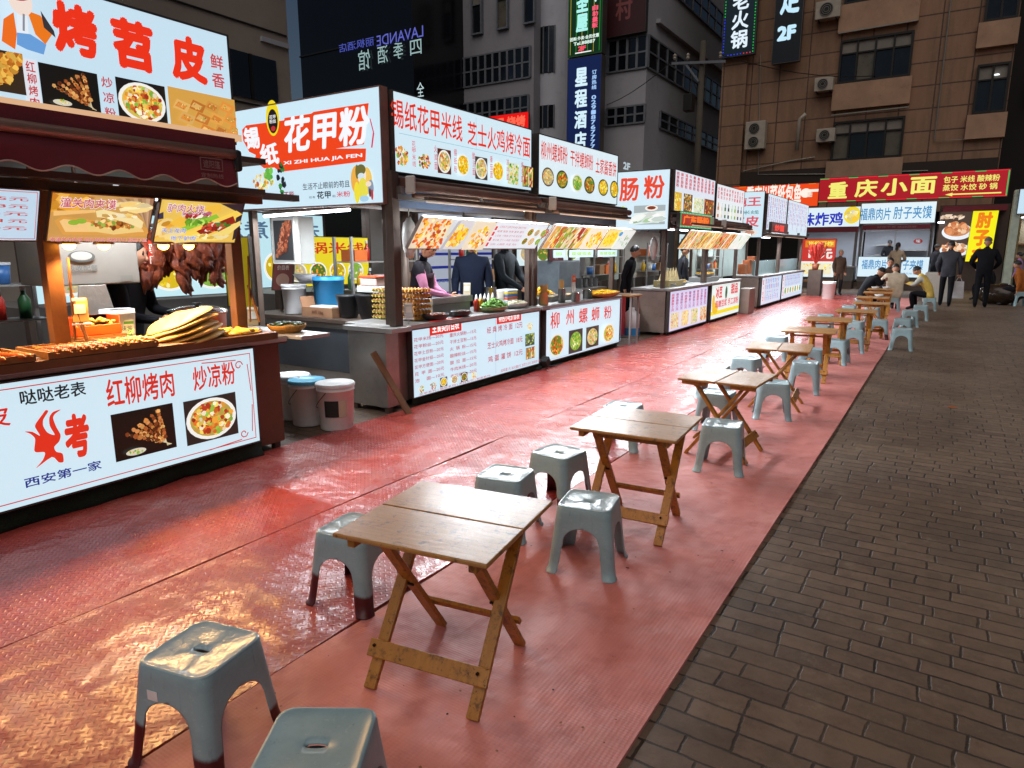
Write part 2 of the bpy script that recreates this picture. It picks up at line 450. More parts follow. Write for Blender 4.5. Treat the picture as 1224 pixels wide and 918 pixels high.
c = g.mix(g.ramp(g.noise(tc, 5.3, 8, .8), (.57, .0), (.7, .5)), c, "8f806c"); c = g.mix(g.ramp(g.noise(tc, 70, 5, .7), (.66, 0.), (.74, .6)), c, "a89c88")
g.l.new(c, g.b.inputs["Base Color"])
g.put(g.b.inputs["Roughness"], g.math('ADD', g.math('MULTIPLY', n2, .35), .42)); g.b.inputs["Specular IOR Level"].default_value = .35
h = g.math('ADD', g.math('MULTIPLY', br.outputs["Fac"], -1.0), g.math('ADD', g.math('MULTIPLY', n2, .7), g.math('MULTIPLY', n3, .3)))
g.l.new(g.bump(h, .5, .012), g.b.inputs["Normal"])
MB().add([(-160, -40, 0), (160, -40, 0), (160, 240, 0), (-160, 240, 0)], [(0, 1, 2, 3)]).build("pavement", MATS["brick_pavement"])["kind"] = "structure"

def plate_mat(name, c1, c2, ro0, ro1, cell, bstr, ribs=False, dark_red="5a1712"):
    g = NG(name); tc = g.n.new("ShaderNodeTexCoord").outputs["Object"]
    sp = g.n.new("ShaderNodeSeparateXYZ"); g.l.new(tc, sp.inputs[0]); x, y = sp.outputs[0], sp.outputs[1]
    if ribs:
        h = g.math('ADD', g.math('SINE', g.math('MULTIPLY', x, 2 * math.pi / .016)), g.math('MULTIPLY', g.math('SINE', g.math('MULTIPLY', y, 2 * math.pi / .012)), .6))
    else:
        u = g.math('MULTIPLY', g.math('ADD', x, y), .7071 / cell); v = g.math('MULTIPLY', g.math('SUBTRACT', x, y), .7071 / cell)
        fu = g.math('SUBTRACT', g.math('FRACT', u), .5); fv = g.math('SUBTRACT', g.math('FRACT', v), .5)
        par = g.math('FLOORED_MODULO', g.math('ADD', g.math('FLOOR', u), g.math('FLOOR', v)), 2.0)
        def bar(a, b): return g.math('SUBTRACT', 1.0, g.math('ADD', g.math('POWER', g.math('DIVIDE', g.math('ABSOLUTE', a), .56), 2.0), g.math('POWER', g.math('DIVIDE', g.math('ABSOLUTE', b), .2), 2.0)))
        b0, b1 = bar(fu, fv), bar(fv, fu)
        h = g.math('MAXIMUM', g.math('ADD', g.math('MULTIPLY', b0, g.math('SUBTRACT', 1.0, par)), g.math('MULTIPLY', b1, par)), 0.0)
    big = g.noise(tc, .9, 6, .65); mid = g.noise(tc, 6, 7, .7); fine = g.noise(tc, 45, 4, .6); wave = g.noise(tc, 3.2, 3, .5)
    c = g.mix(g.ramp(big, (.35, 0.), (.68, 1.)), c1, c2)
    c = g.mix(g.ramp(mid, (.5, 0.), (.8, .55)), c, dark_red)
    c = g.mix(g.ramp(g.noise(tc, 17, 8, .8), (.66, 0.), (.74, .7)), c, "3a1512")
    c = g.mix(g.ramp(g.noise(tc, 2.1, 7, .75), (.55, 0.), (.8, .4)), c, "cfa89c")
    g.l.new(c, g.b.inputs["Base Color"])
    g.put(g.b.inputs["Roughness"], g.math('ADD', g.math('MULTIPLY', mid, ro1 - ro0), ro0)); g.b.inputs["Specular IOR Level"].default_value = .5
    # welded joint lines between rolled sheets
    fy = g.math('ABSOLUTE', g.math('SUBTRACT', g.math('FRACT', g.math('DIVIDE', g.math('ADD', y, g.math('MULTIPLY', wave, .05)), .61)), .5))
    jl = g.math('LESS_THAN', fy, .008)
    hh = g.math('ADD', g.math('MULTIPLY', h, .5 if not ribs else .12), g.math('ADD', g.math('MULTIPLY', fine, .10), g.math('MULTIPLY', jl, -.6 if not ribs else 0.)))
    nb = g.bump(wave, .16, .25)
    g.l.new(g.bump(hh, bstr, .004, nb), g.b.inputs["Normal"])
    return g.m
plate_mat("glossy_red_matting", "b04a3e", "8e3234", .15, .42, .025, .75)
plate_mat("ribbed_red_matting", "cd8078", "bb6b63", .42, .74, .03, .45, True, "8a3a30")
def strip(name, x0, x1, y0, y1, z, mt, label, seed):
    r = random.Random(seed); b = MB(); n = 90; vs = []; fs = []; a = [r.uniform(0, 6) for _ in range(8)]
    for i in range(n + 1):
        y = y0 + (y1 - y0) * (i / n) ** 1.5
        wv = lambda k: (.007 * math.sin(y * 2.1 + a[k]) + .004 * math.sin(y * 5.3 + a[k + 1])) if k == 0 or x1 < -1 else .004 * math.sin(y * .9 + a[k]) + .0 * math.sin(y * 5.3 + a[k + 1])
        xa, xb = x0 + wv(0), x1 + wv(2)
        for j in range(9):
            t = j / 8; vs.append((xa + (xb - xa) * t, y, z + .0015 * math.sin(y * 3 + t * 5 + a[4]) + (.002 if j in (0, 8) else 0) * max(0, math.sin(y * 1.3 + a[5] + j))))
        zz = lambda q: vs[-9 + q]; a_, b_ = zz(0), zz(8); vs += [b_, (xb, y, -.003), (xa, y, -.003), a_]
    m = 13
    for i in range(n):
        for j in range(8): fs.append((i * m + j, i * m + j + 1, (i + 1) * m + j + 1, (i + 1) * m + j))
        fs.append((i * m + 9, i * m + 10, (i + 1) * m + 10, (i + 1) * m + 9)); fs.append((i * m + 11, i * m + 12, (i + 1) * m + 12, (i + 1) * m + 11))
    tag(b.add(vs, fs).build(name, MATS[mt], smooth=True, fix=False), label, "floor mat", "red floor mats laid along the walkway")
strip("floor_mat", -4.32, -2.988, -2, 26, .011, "glossy_red_matting", "glossy dark red plastic mat strip running along the stall fronts", 1)
strip("floor_mat", -2.972, -1.938, -2, 26, .012, "glossy_red_matting", "glossy red diamond plate mat strip in the middle of the walkway", 2)
strip("floor_mat", -1.922, -.68, -2, 25, .013, "ribbed_red_matting", "dull pinkish red ribbed mat strip under the row of tables", 3)
# a dry leaf on the bricks
lf = gz(1138, 488); b = MB(); b.add([lf + Vector(p) for p in ((-.05, 0, .01), (-.01, .025, .022), (.05, .01, .012), (.01, -.02, .006))], [(0, 1, 2, 3)])
tag(b.build("dry_leaf", mat("dry_leaf", "8a4a22", .8)), "curled brown dry leaf lying alone on the brick pavement", "leaf")

# ================================================================== buildings at the back
concrete = mat("grey_render", "a3a2a8", .85, 0, .12, .35, .25, 6, dirt=.35)
brown = None
g = NG("brown_tile_facade"); tc = g.n.new("ShaderNodeTexCoord").outputs["Object"]
cx = g.n.new("ShaderNodeCombineXYZ"); sp = g.n.new("ShaderNodeSeparateXYZ"); g.l.new(tc, sp.inputs[0]); g.l.new(sp.outputs[0], cx.inputs[0]); g.l.new(sp.outputs[2], cx.inputs[1])
br = g.n.new("ShaderNodeTexBrick"); br.inputs["Scale"].default_value = 1; br.inputs["Brick Width"].default_value = 1.3; br.inputs["Row Height"].default_value = .95; br.offset = 0
br.inputs["Mortar Size"].default_value = .03; br.inputs["Color1"].default_value = (*lin("96735a"), 1); br.inputs["Color2"].default_value = (*lin("8a6850"), 1); br.inputs["Mortar"].default_value = (*lin("4e3a2d"), 1)
g.l.new(cx.outputs[0], br.inputs["Vector"])
cy = g.n.new("ShaderNodeVectorMath"); cy.operation = 'MULTIPLY'; g.l.new(tc, cy.inputs[0]); cy.inputs[1].default_value = (1.6, 1.6, .22)
c = g.mix(g.ramp(g.noise(cy.outputs[0], 1, 6, .7), (.45, 0.), (.75, .6)), br.outputs["Color"], "5a4435")
c = g.mix(g.ramp(g.noise(tc, 7, 6, .7), (.5, 0.), (.8, .3)), c, "a88a70")
g.l.new(c, g.b.inputs["Base Color"]); g.b.inputs["Roughness"].default_value = .75
g.l.new(g.bump(g.math('MULTIPLY', br.outputs["Fac"], -1.), .4, .02), g.b.inputs["Normal"])
glass_dk = mat("dark_window_glass", "0e1218", .12, 0, .3, 1.2, spec=.6)
glass_cu = mat("curtained_glass", "5c5648", .3, 0, .25, 2, spec=.5)
frame_dk = mat("dark_window_frame", "1c1917", .5, .3)
frame_lt = mat("pale_window_frame", "6f737a", .5, .3)
bmet = mat("galvanised_pipe", "8a857c", .45, .6)
white_pl = mat("yellowed_white_casing", "a59c8e", .6, 0, .15, 5, dirt=.4)
dark_in = mat("dark_interior", "15110f", .9)
B1 = thing("brown_building", (-4.5, 36, 0), "brown tiled apartment building with small windows above the food stalls", "building")
b = MB(); b.box(-10.1, 36, 3.2, 1.35, 50, 22); b.box(-10.5, 35.7, 3.2, -9.3, 36.05, 22)
b.build("wall", MATS["brown_tile_facade"], B1)
MB().box(-10.05, 36.4, 0, 1.3, 49, 3.25).build("ground_floor", dark_in, B1)
MB().box(-9.7, 35.85, 4.65, 1.3, 36.02, 5.35).build("fascia_band", mat("soot_dark_fascia", "2e221b", .8, dirt=.5), B1)
def bwindow(x0, x1, z0, z1, parent, y, panes, curtain=(), fm=frame_dk, dep=.22):
    f = MB(); t = .09
    f.box(x0, y - dep, z0, x1, y - .003, z0 + t); f.box(x0, y - dep, z1 - t, x1, y - .003, z1)
    f.box(x0, y - dep, z0 + t, x0 + t, y - .003, z1 - t); f.box(x1 - t, y - dep, z0 + t, x1, y - .003, z1 - t)
    for q in range(1, panes): xx = x0 + (x1 - x0) * q / panes; f.box(xx - t * .4, y - dep + .02, z0 + t, xx + t * .4, y - .02, z1 - t)
    zt = z0 + (z1 - z0) * .68; f.box(x0 + t, y - dep + .03, zt - .03, x1 - t, y - .02, zt + .03)
    o = f.build("window", fm, parent)
    for q in range(panes):
        a, c_ = x0 + (x1 - x0) * q / panes + t * .5, x0 + (x1 - x0) * (q + 1) / panes - t * .5
        MB().box(a, y - .09, z0 + t, c_, y - .05, zt - .03).build("pane", glass_cu if q in curtain else glass_dk, o)
    MB().box(x0 + t, y - .09, zt + .03, x1 - t, y - .05, z1 - t).build("transom_pane", mat("frosted_transom", "7c746a", .4, 0, .2, 2), o)
    return o
for (z0, z1, cu) in ((5.62, 7.35, (0, 3)), (9.0, 10.85, (1,)), (12.35, 14.2, ()), (15.7, 17.5, (2,))):
    bwindow(-5.2, -2.3, z0, z1, B1, 36, 4, cu)
    MB().box(-5.35, 35.72, z0 - 1.15, -2.2, 35.998, z0 - .02).build("spandrel_panel", mat("pale_brown_spandrel", "a5836a", .8, 0, .2, 1.2, dirt=.4), B1)
    MB().beam((-5.3, 35.6, z1 + .28), (-2.2, 35.6, z1 + .32), .05, .05).build("awning_rail", bmet, B1)
lit = mat("lit_room_glass", "20303a", .2, emit="31424c", es=.25)
for (z0, z1, lt) in ((7.15, 9.1, 1), (10.75, 12.6, 0), (14.3, 16.1, 0)):
    o = bwindow(.15, 1.3, z0, z1, B1, 36, 2)
    MB().box(.0, 35.75, z0 - 1.0, 1.4, 35.997, z0 - .02).build("spandrel_panel", MATS["pale_brown_spandrel"], B1)
    if lt:
        lm = MB().lathe([(0, .03), (.09, .02), (.1, -.02), (0, -.03)], (.85, 35.88, 8.65), 12); lm.build("ceiling_lamp", mat("lit_lamp_white", "ffffff", .5, emit="e8f2f4", es=1.6), o)
for pts, rr in (([(-8.75, 35.9, 10.8), (-8.6, 35.9, 8), (-8.45, 35.85, 5.2), (-5.6, 35.8, 5.05), (-1.2, 35.8, 4.95)], .025), ([(-9.2, 35.9, 5.4), (-7, 35.9, 5.75), (-5.9, 35.9, 5.85)], .035), ([(-1.1, 35.9, 22), (-1.1, 35.9, 6.2), (.9, 35.9, 6.15)], .03)):
    MB().tube(pts, rr, 6).build("pipe", bmet, B1)
def ac(px, py, w_, h_, fans=1):
    p = gy(px, py, 35.6); lab = {990: "white air conditioner unit beside the topmost visible window", 985: "small white air conditioner between the two main windows", 903: "tall twin fan air conditioner low on the left of the brown wall", 987: "white air conditioner left of the lowest window"}[px]
    o = thing("air_conditioner", (p.x, 35.6, p.z - h_ / 2), lab, "air conditioner", "air conditioners on the brown building")
    MB().box(p.x - w_ / 2, 35.45, p.z - h_ / 2, p.x + w_ / 2, 35.92, p.z + h_ / 2).build("casing", white_pl, o, bevel=.03)
    for k in range(fans):
        zc = p.z + (0 if fans == 1 else (k - .5) * h_ * .48); r = min(w_, h_ / fans) * .38
        f = MB(); f.lathe([(0, .0), (r, .0), (r, .012), (0, .012)], (p.x - w_ * .05, 35.44, zc), 20, rot=Matrix.Rotation(R(90), 3, 'X'))
        fo = f.build("fan_opening", mat("fan_black", "141210", .6), o)
        gr = MB()
        for q in range(3): gr.lathe([(r * (.35 + .28 * q), 0), (r * (.35 + .28 * q) + .015, 0), (r * (.35 + .28 * q) + .015, .02), (r * (.35 + .28 * q), .02)], (p.x - w_ * .05, 35.425, zc), 20, rot=Matrix.Rotation(R(90), 3, 'X'))
        gr.build("grille", bmet, fo)
    for sx in (-.35, .35): MB().beam((p.x + w_ * sx, 35.95, p.z - h_ / 2 - .03), (p.x + w_ * sx, 35.4, p.z - h_ / 2 - .03), .04, .04).build("bracket", frame_dk, o)
ac(990, 12, 1.05, .75); ac(985, 101, .8, .6); ac(903, 162, .95, 1.3, 2); ac(987, 162, .8, .6)
o = tag(MB().tube([(-6.7, 35.7, 6.2), (-6.65, 35.6, 7.6), (-6.4, 35.6, 7.8)], .09, 10).build("exhaust_pipe", white_pl, smooth=True), "bent white exhaust pipe on the brown wall beside the lowest window", "pipe")
B2 = thing("dark_building", (8, 44, 0), "unlit dark building at the right edge of the street", "building")
MB().box(1.42, 40, 0, 20, 55, 24).build("wall", mat("unlit_wall", "17120f", .9, 0, .2, 1), B2)
for k in range(5): bwindow(2.2 + 2.6 * k, 3.6 + 2.6 * k, 8, 9.8, B2, 40, 2)

# grey building with window bands: a receding right side and a stepped front
B3 = thing("grey_building", (-16, 34, 0), "grey rendered commercial building with long dark window bands behind the stalls", "building")
b = MB(); b.box(-17.6, 34, 0, -13.8, 62, 20); b.box(-22.5, 35.2, 0, -17.6, 60, 22); b.build("wall", concrete, B3)
def band(o, x0, x1, y, z0, z1, n, side=0, slant=0):
    f = MB(); fr = MB(); t = .06
    if side:                       # on the +X face, running along Y
        f.box(y - .02, x0, z0, y + .05, x1, z1)
        for q in range(n + 1): yy = x0 + (x1 - x0) * q / n; fr.box(y + .03, yy - t, z0, y + .11, yy + t, z1)
        for z in (z0, (z0 + z1) / 2, z1): fr.box(y + .03, x0, z - .04, y + .1, x1, z + .04)
    else:
        f.box(x0, y - .05, z0, x1, y + .02, z1)
        for q in range(n + 1): xx = x0 + (x1 - x0) * q / n; fr.box(xx - t, y - .11, z0, xx + t, y - .03, z1)
        for z in (z0, (z0 + z1) / 2, z1): fr.box(x0, y - .1, z - .04, x1, y - .03, z + .04)
    k = f.build("window_band", glass_dk, o); fr.build("frame", frame_lt, k)
band(B3, -15.9, -13.78, 34, 10.5, 12.0, 4); band(B3, 34.03, 58, -13.8, 10.5, 12.0, 18, 1)
band(B3, -15.9, -13.78, 34, 7.9, 8.75, 4); band(B3, 36, 58, -13.8, 7.9, 8.75, 16, 1)
band(B3, 34.5, 58, -13.8, 14.8, 16.2, 16, 1)
MB().box(-13.78, 34.2, 5.2, -13.5, 57, 5.45).build("ledge", concrete, B3)
MB().box(-13.79, 35, 12.8, -13.55, 60, 13.0).build("ledge", concrete, B3)
tw = MB().lathe([(1.5, 0), (1.5, 24)], (-20.2, 36.2, 0), 28); tw.build("round_stair_tower", mat("pale_render", "b8bac2", .8, 0, .1, .5, dirt=.25), B3, smooth=True)
for z0, z1 in ((11.2, 13.6), (8.3, 9.5)):
    o = MB(); fr = MB(); n = 5
    vs = []; fs = []
    for i in range(n + 1):
        t = R(-125 + 60 * i / n); vs += [(-20.2 + 1.53 * math.cos(t), 36.2 + 1.53 * math.sin(t), z) for z in (z0, z1)]
        fr.beam((-20.2 + 1.56 * math.cos(t), 36.2 + 1.56 * math.sin(t), z0), (-20.2 + 1.56 * math.cos(t), 36.2 + 1.56 * math.sin(t), z1), .06, .06)
    for i in range(n): fs.append((2 * i, 2 * i + 2, 2 * i + 3, 2 * i + 1))
    k = o.add(vs, fs).build("window", glass_dk, B3); fr.build("frame", frame_lt, k)
# left part of the grey building with small upper windows
B4 = thing("grey_block", (-24, 34, 0), "dark grey office block with two window bands behind the second stall", "building")
MB().box(-29.5, 34, 0, -20.4, 52, 24).build("wall", mat("dark_render", "8f8d94", .85, 0, .12, .4, .2, 5, dirt=.3), B4)
band(B4, -28.6, -20.6, 34, 10.9, 12.5, 16); band(B4, -25.4, -20.7, 34, 8.7, 10.0, 9)
for k in range(5):
    xx = -28.0 + 1.75 * k
    bwindow(xx, xx + .75, 13.6, 15.9, B4, 34, 1, (0,) if k % 2 else (), frame_lt)
    bwindow(xx, xx + .75, 17.4, 19.4, B4, 34, 1, (), frame_lt)
rs = ypanel(33.7, -23.6, -20.55, 8.15, 9.05); rs.text("网吧 烧烤", (.2, .12, 2.85, .78), "ff6a50", .05)
R1 = thing("red_led_sign", (-22, 33.7, 8.1), "small bright red lit sign on the grey block behind the stall roof", "sign"); rs.finish(R1, face="e8100c", mt=LIT)
# dark glass building; neon reflections put in as dim glowing mirrored lettering
B5 = thing("glass_building", (-30, 30, 0), "black glass office building mirroring blue and white neon words", "building")
MB().box(-34, 29.5, 0, -25.2, 46, 26).build("glass_wall", mat("black_curtain_glass", "0a0c12", .18, 0, .2, .3, spec=.5), B5)
for k in range(6): MB().box(-34.02, 29.42, 2 + 3.6 * k, -25.2, 29.498, 2.08 + 3.6 * k).build("mullion", mat("black_mullion", "0d0d10", .5), B5)
NEON_REFL = printed("neon_reflection_glow", .75)
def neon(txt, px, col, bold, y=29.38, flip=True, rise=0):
    p = Panel((-36, y, 0), (1, 0, 0), (0, 0, 1), 10, 20); p.text(txt, p.pb(px), col, bold, "neon_reflection", flip=flip, rise=rise)
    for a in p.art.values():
        o = a.build("neon_reflection", [NEON_REFL], B5, fix=False)
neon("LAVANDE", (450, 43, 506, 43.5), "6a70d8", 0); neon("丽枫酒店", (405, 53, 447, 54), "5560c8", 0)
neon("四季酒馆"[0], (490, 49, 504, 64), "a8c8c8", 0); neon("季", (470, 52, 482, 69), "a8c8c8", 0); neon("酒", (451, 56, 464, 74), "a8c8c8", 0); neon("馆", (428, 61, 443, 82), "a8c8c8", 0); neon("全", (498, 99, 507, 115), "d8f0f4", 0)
# beige building at the left
B6 = thing("beige_building", (-18, 10, 0), "beige building wall with dark windows above the first stall", "building")
MB().box(-24, 2, 0, -13, 10.95, 16).build("wall", mat("beige_stone_panels", "94877b", .8, 0, .12, .6, .3, 3, dirt=.25), B6)
for z in (4.6, 6.2, 8.0, 9.8): MB().box(-12.998, 2, z, -12.97, 10.9, z + .03).build("panel_joint", frame_dk, B6)
for y0 in (9.25, 6.9, 4.5):
    o = MB().box(-13.03, y0, 4.72, -12.96, y0 + 1.3, 5.62).build("window", glass_dk, B6); MB().box(-12.97, y0 + .6, 4.72, -12.93, y0 + .66, 5.62).build("frame", frame_dk, o)
MB().box(-13.02, 10.2, 5.95, -12.94, 10.93, 6.05).build("ledge", concrete, B6)

# ================================================================== signs on the buildings
S = thing("vertical_sign", (-15.6, 32.4, 6), "tall vertical lit sign with green neon upper half and navy lower half", "sign")
p = Panel((-17.3, 32.2, 11.05), (1, 0, 0), (0, 0, 1), 1.85, 3.8)
p.rect("lettering", .04, .04, 1.81, 3.76, "062a12")
for k in range(6): p.line("neon_bar", .12 + .32 * k, .1, .12 + .32 * k, 3.7, .025, "2f9a30" if k % 2 else "b8a83a")
p.column("鹰圣屋", (.42, 1.05, 1.08, 3.75), "aef6ee", .05, gap=.08); p.column("KTV", (1.28, 2.3, 1.66, 3.5), "c8f4ff", .04); p.column("自助量贩", (1.3, 1.15, 1.62, 2.2), "ff5a78", .04)
p.text("团购·外卖·会员优惠", (.1, .72, 1.7, .9), "e8fff4", .03); p.text("Tel.88887", (.3, .5, 1.5, .66), "e8fff4", .03); p.text("2F", (.55, .22, 1.0, .44), "ff4a6a", .06); p.line("lettering", .4, .14, 1.3, .14, .05, "ffffff")
p.finish(S, "upper_sign_box", "0a3a16", .5, mt=LIT)
p = Panel((-17.3, 32.2, 6.0), (1, 0, 0), (0, 0, 1), 1.85, 4.95)
p.column("星程酒店", (.42, .5, 1.12, 4.55), "d8f4ff", .04, gap=.14); p.column("订房热线 029-87677777", (1.36, .3, 1.62, 4.3), "a8d0ff", .03)
p.finish(S, "lower_sign_box", "0d1c48", .5, mt=LIT)
S = thing("dark_red_sign", (-15, 33.7, 12), "unlit dark red hanging banner with faded pale characters", "sign")
p = Panel((-16.1, 33.6, 12.1), (1, 0, 0), (0, 0, 1), 2.3, 4.4); p.column("农家村", (.7, .6, 1.6, 4.2), "8a4a4a", .03); p.finish(S, "banner", "3f1218", .3, mt=PRINT)
S = thing("vertical_sign", (-9.6, 35.6, 10.8), "black hotpot sign with white characters edged in coloured bulbs", "sign")
p = Panel((-10.45, 35.3, 10.75), (1, 0, 0), (0, 0, 1), 1.55, 4.6)
for k in range(34):
    z = .1 + 4.4 * k / 33; p.ell("bulb_border", .07, z, .028, .028, "3038ff" if k < 13 else "20d040", 8); p.ell("bulb_border", 1.48, z, .028, .028, "20d040" if k < 22 else "3038ff", 8)
for k in range(9): p.ell("bulb_border", .16 + 1.2 * k / 8, .07, .028, .028, "4040ff" if k < 6 else "ff3040", 8)
p.column("东京老火锅", (.4, .3, 1.2, 4.6), "e4f4ff", .03, gap=.05); p.finish(S, "sign_box", "061820", .3, mt=LIT)
S = thing("vertical_sign", (-7.4, 35.6, 10.2), "black vertical sign reading foot bath and 2F on the brown wall", "sign")
p = Panel((-8.05, 35.3, 10.15), (1, 0, 0), (0, 0, 1), 1.2, 5.0); p.column("沐足", (.2, 2.0, 1.05, 4.9), "c4ecff", .045, gap=.1); p.text("2F", (.15, .95, .98, 1.6), "c4ecff", .07); p.finish(S, "sign_box", "05080c", .3, mt=LIT)
# orange and red signs on the ground floor of the brown building
S = thing("orange_sign", (-7.6, 33.3, 3.4), "orange lit sign with white characters and a pointing hand", "sign")
p = Panel((-9.1, 33.3, 3.45), (1, 0, .0), (0, 0, 1), 3.9, .98); p.text("重庆川菜纸包鱼", p.pb((893, 222, 957, 243)), "fff4e8", .035)
hx, hy = p.uv(966, 230)
p.ell("pointing_hand", hx - .1, hy - .02, .22, .2, "fff4e8"); p.rect("pointing_hand", hx - .05, hy + .02, hx + .42, hy + .13, "fff4e8")
for k in range(3): p.rect("pointing_hand", hx - .02, hy - .2 + .07 * k, hx + .18, hy - .145 + .07 * k, "f0d8c8")
for k in range(10): p.rect("border", .05 + .38 * k, .955, .35 + .38 * k, .975, "ff9030" if k % 2 else "ff3020")
p.finish(S, "sign_box", "f04a14", .25, mt=LIT)
S = thing("red_sign", (-1.8, 33, 3.6), "large red lit noodle shop sign with big yellow characters", "sign")
p = Panel((-5.12, 33, 3.58), (1, .0, .0), (0, 0, 1), 6.75, 1.0)
p.text("重", p.pb((991, 218, 1012, 237)), "f4ef78", .035); p.text("庆", p.pb((1023, 215, 1048, 235)), "f4ef78", .035); p.text("小", p.pb((1054, 214, 1084, 233)), "f4ef78", .035); p.text("面", p.pb((1089, 212, 1118, 231)), "f4ef78", .035)
p.text("包子 米线 酸辣粉", (4.6, .58, 6.45, .84), "f4ef78", .02); p.text("蒸饺 水饺 砂 锅", (4.6, .27, 6.4, .52), "f4ef78", .02)
a0 = p.uv(1130, 229.5); p.rect("arrow", a0[0] + .2, .11, a0[0] + 1.85, .16, "f4ef78"); p.poly("arrow", [(a0[0], .13), (a0[0] + .25, .2), (a0[0] + .25, .06)], "f4ef78")
for k in range(18):
    cc = ("20c060", "ff2030", "ff2030")[k % 3]; p.rect("border", .375 * k, .965, .375 * k + .36, .995, cc); p.rect("border", .375 * k, .005, .375 * k + .36, .03, cc)
p.rect("border", 6.7, .03, 6.74, .96, "20c060")
p.finish(S, "sign_box", "a81622", .25, mt=LIT)
S = thing("dark_sign", (-9.6, 27, 2.9), "dark signboard with pale 2F lettering behind the rice roll stall", "sign")
p = xpanel(-9.2, 22.2, 29, 3.3, 4.15); p.text("2F", p.pb((745, 193, 753, 204)), "b8c8d0", .05); p.text("A  棋牌 茶楼", (2.2, .2, 5.5, .6), "7a8890", .03); p.finish(S, "sign_box", "22282c", .2, mt=LIT)  # dark face given a glow in place of light falling on it
# utility pole
S = thing("utility_pole", (-8.3, 26, 0), "tall concrete utility pole with crossarm in front of the grey building", "pole")
pl = gy(836, 140, 26).x
MB().tube([(pl, 26, 0), (pl, 26, 9.0)], [.14, .1], 14).build("pole", mat("aged_concrete", "4a4238", .85, 0, .2, 3, .3, 20), S, smooth=True)
b = MB(); b.beam((pl - 1.1, 25.85, 8.35), (pl + .9, 25.85, 8.15), .09, .09); b.build("crossarm", frame_lt, S)
MB().beam((pl - .6, 25.85, 8.3), (pl - .05, 25.85, 7.6), .06, .06).build("brace", frame_lt, S)
for dx in (-1, -.5, .7): MB().lathe([(.03, 0), (.07, .06), (.04, .1), (.07, .16), (.02, .22)], (pl + dx, 25.85, 8.36 - dx * .1), 10).build("insulator", white_pl, S)
MB().box(pl - .55, 25.7, 6.6, pl - .22, 26.1, 7.2).build("junction_box", frame_dk, S, bevel=.02)
for (a, c_, zz) in ((-1, -1.2, 8.5), (-.5, -.4, 8.5), (.7, .6, 8.4)):
    pts = [(pl + a + (c_ * 8) * t, 25.85 + 12 * t, zz + 1.2 * t - 1.6 * t * (1 - t)) for t in [q / 8 for q in range(9)]]
    MB().tube(pts, .018, 5).build("cable", frame_dk, S)

# crumbs and scraps trodden into the mats
b = MB(); r = random.Random(31)
for k in range(170):
    x = r.uniform(-1.85, -.72) if k < 110 else r.uniform(-4.1, -2.0); y = 1.2 + 9 * r.random() ** 2; a = r.uniform(0, 6.28); q = r.uniform(.002, .007) * (2.2 if r.random() < .08 else 1)
    m = r.choice((5, 6, 7)); b.add([(x + q * r.uniform(.4, 1.2) * math.cos(a + 6.283 * i / m) * (1.5 if k % 4 == 0 else 1), y + q * r.uniform(.4, 1.2) * math.sin(a + 6.283 * i / m), .0165 + .001 * (i % 2)) for i in range(m)], [list(range(m))], k % 3)
b.build("floor_litter", [mat("dark_crumb", "2a1812", .8), mat("tan_crumb", "8a5a3a", .8), mat("grey_crumb", "4a3a38", .8)])
o = COL.objects["floor_litter"]; tag(o, "scattered crumbs and scraps on the red mats", "litter", kind="stuff")
# ================================================================== stalls
steel = mat("brushed_steel", "a5a3a1", .38, .55, .16, 3, .15, 30, dirt=.25)
steel_warm = mat("worn_steel_cabinet", "93837a", .42, .45, .2, 2.5, .2, 12, dirt=.4)
dkmetal = mat("dark_brown_metal", "594a42", .5, .4, .2, 4, dirt=.3)
grey_metal = mat("grey_painted_metal", "66625f", .45, .3, .15, 3, dirt=.25)
turf = mat("dark_green_turf", "12200f", .95, 0, .5, 40, .9, 120)
wood_post = mat("varnished_wood_post", "70492a", .45, 0, .3, 3, .2, 25, dirt=.3)
aw_cloth = mat("maroon_awning_cloth", "6e222c", .8, 0, .15, 2, .2, 60)
aw_roll = mat("faded_awning_roll", "5e4038", .6, .1, .2, 3)
white_arm = mat("white_enamel", "c8c6c0", .4, 0, .1, 4, dirt=.3)
tube_dim = mat("dim_tube", "ffffff", .4, emit="ffe8c8", es=.35)  # weak glow only; the separate wide area light does the lighting
tube_on = mat("lit_tube", "ffffff", .4, emit="eaf4ff", es=9)
bulb_on = mat("lit_warm_bulb", "ffffff", .4, emit="ffb648", es=16)
rubber = mat("black_rubber", "151515", .7)
def lamp(name, loc, w_, col, size, sy, parent, rot=(0, 0, 0), spread=None):
    l = bpy.data.lights.new(name, 'AREA'); l.shape = 'RECTANGLE'; l.size = size; l.size_y = sy; l.energy = w_; l.color = col
    if spread: l.spread = spread
    o = bpy.data.objects.new(name, l); COL.objects.link(o); o.location = loc; o.rotation_euler = rot
    return adopt(o, parent)
COOL, WARM = (.86, .94, 1.0), (1.0, .56, .2)
def skirt(x, y0, y1, z, parent, seed):
    r = random.Random(seed); b = MB(); n = max(8, int((y1 - y0) / .12)); vs = []; fs = []
    for i in range(n + 1):
        y = y0 + (y1 - y0) * i / n
        for j in range(5):
            t = j / 4; vs.append((x + .012 * math.sin(i * 1.7 + j) + .02 * t * r.uniform(-.4, 1) - .03, y, z * (1 - t) + .004 + (r.uniform(0, .012) if j == 4 else 0)))
    for i in range(n):
        for j in range(4): fs.append((i * 5 + j, i * 5 + j + 1, i * 5 + j + 6, i * 5 + j + 5))
    o = b.add(vs, fs).build("turf_skirt", turf, parent, smooth=True); m = o.modifiers.new("s", 'SOLIDIFY'); m.thickness = .012
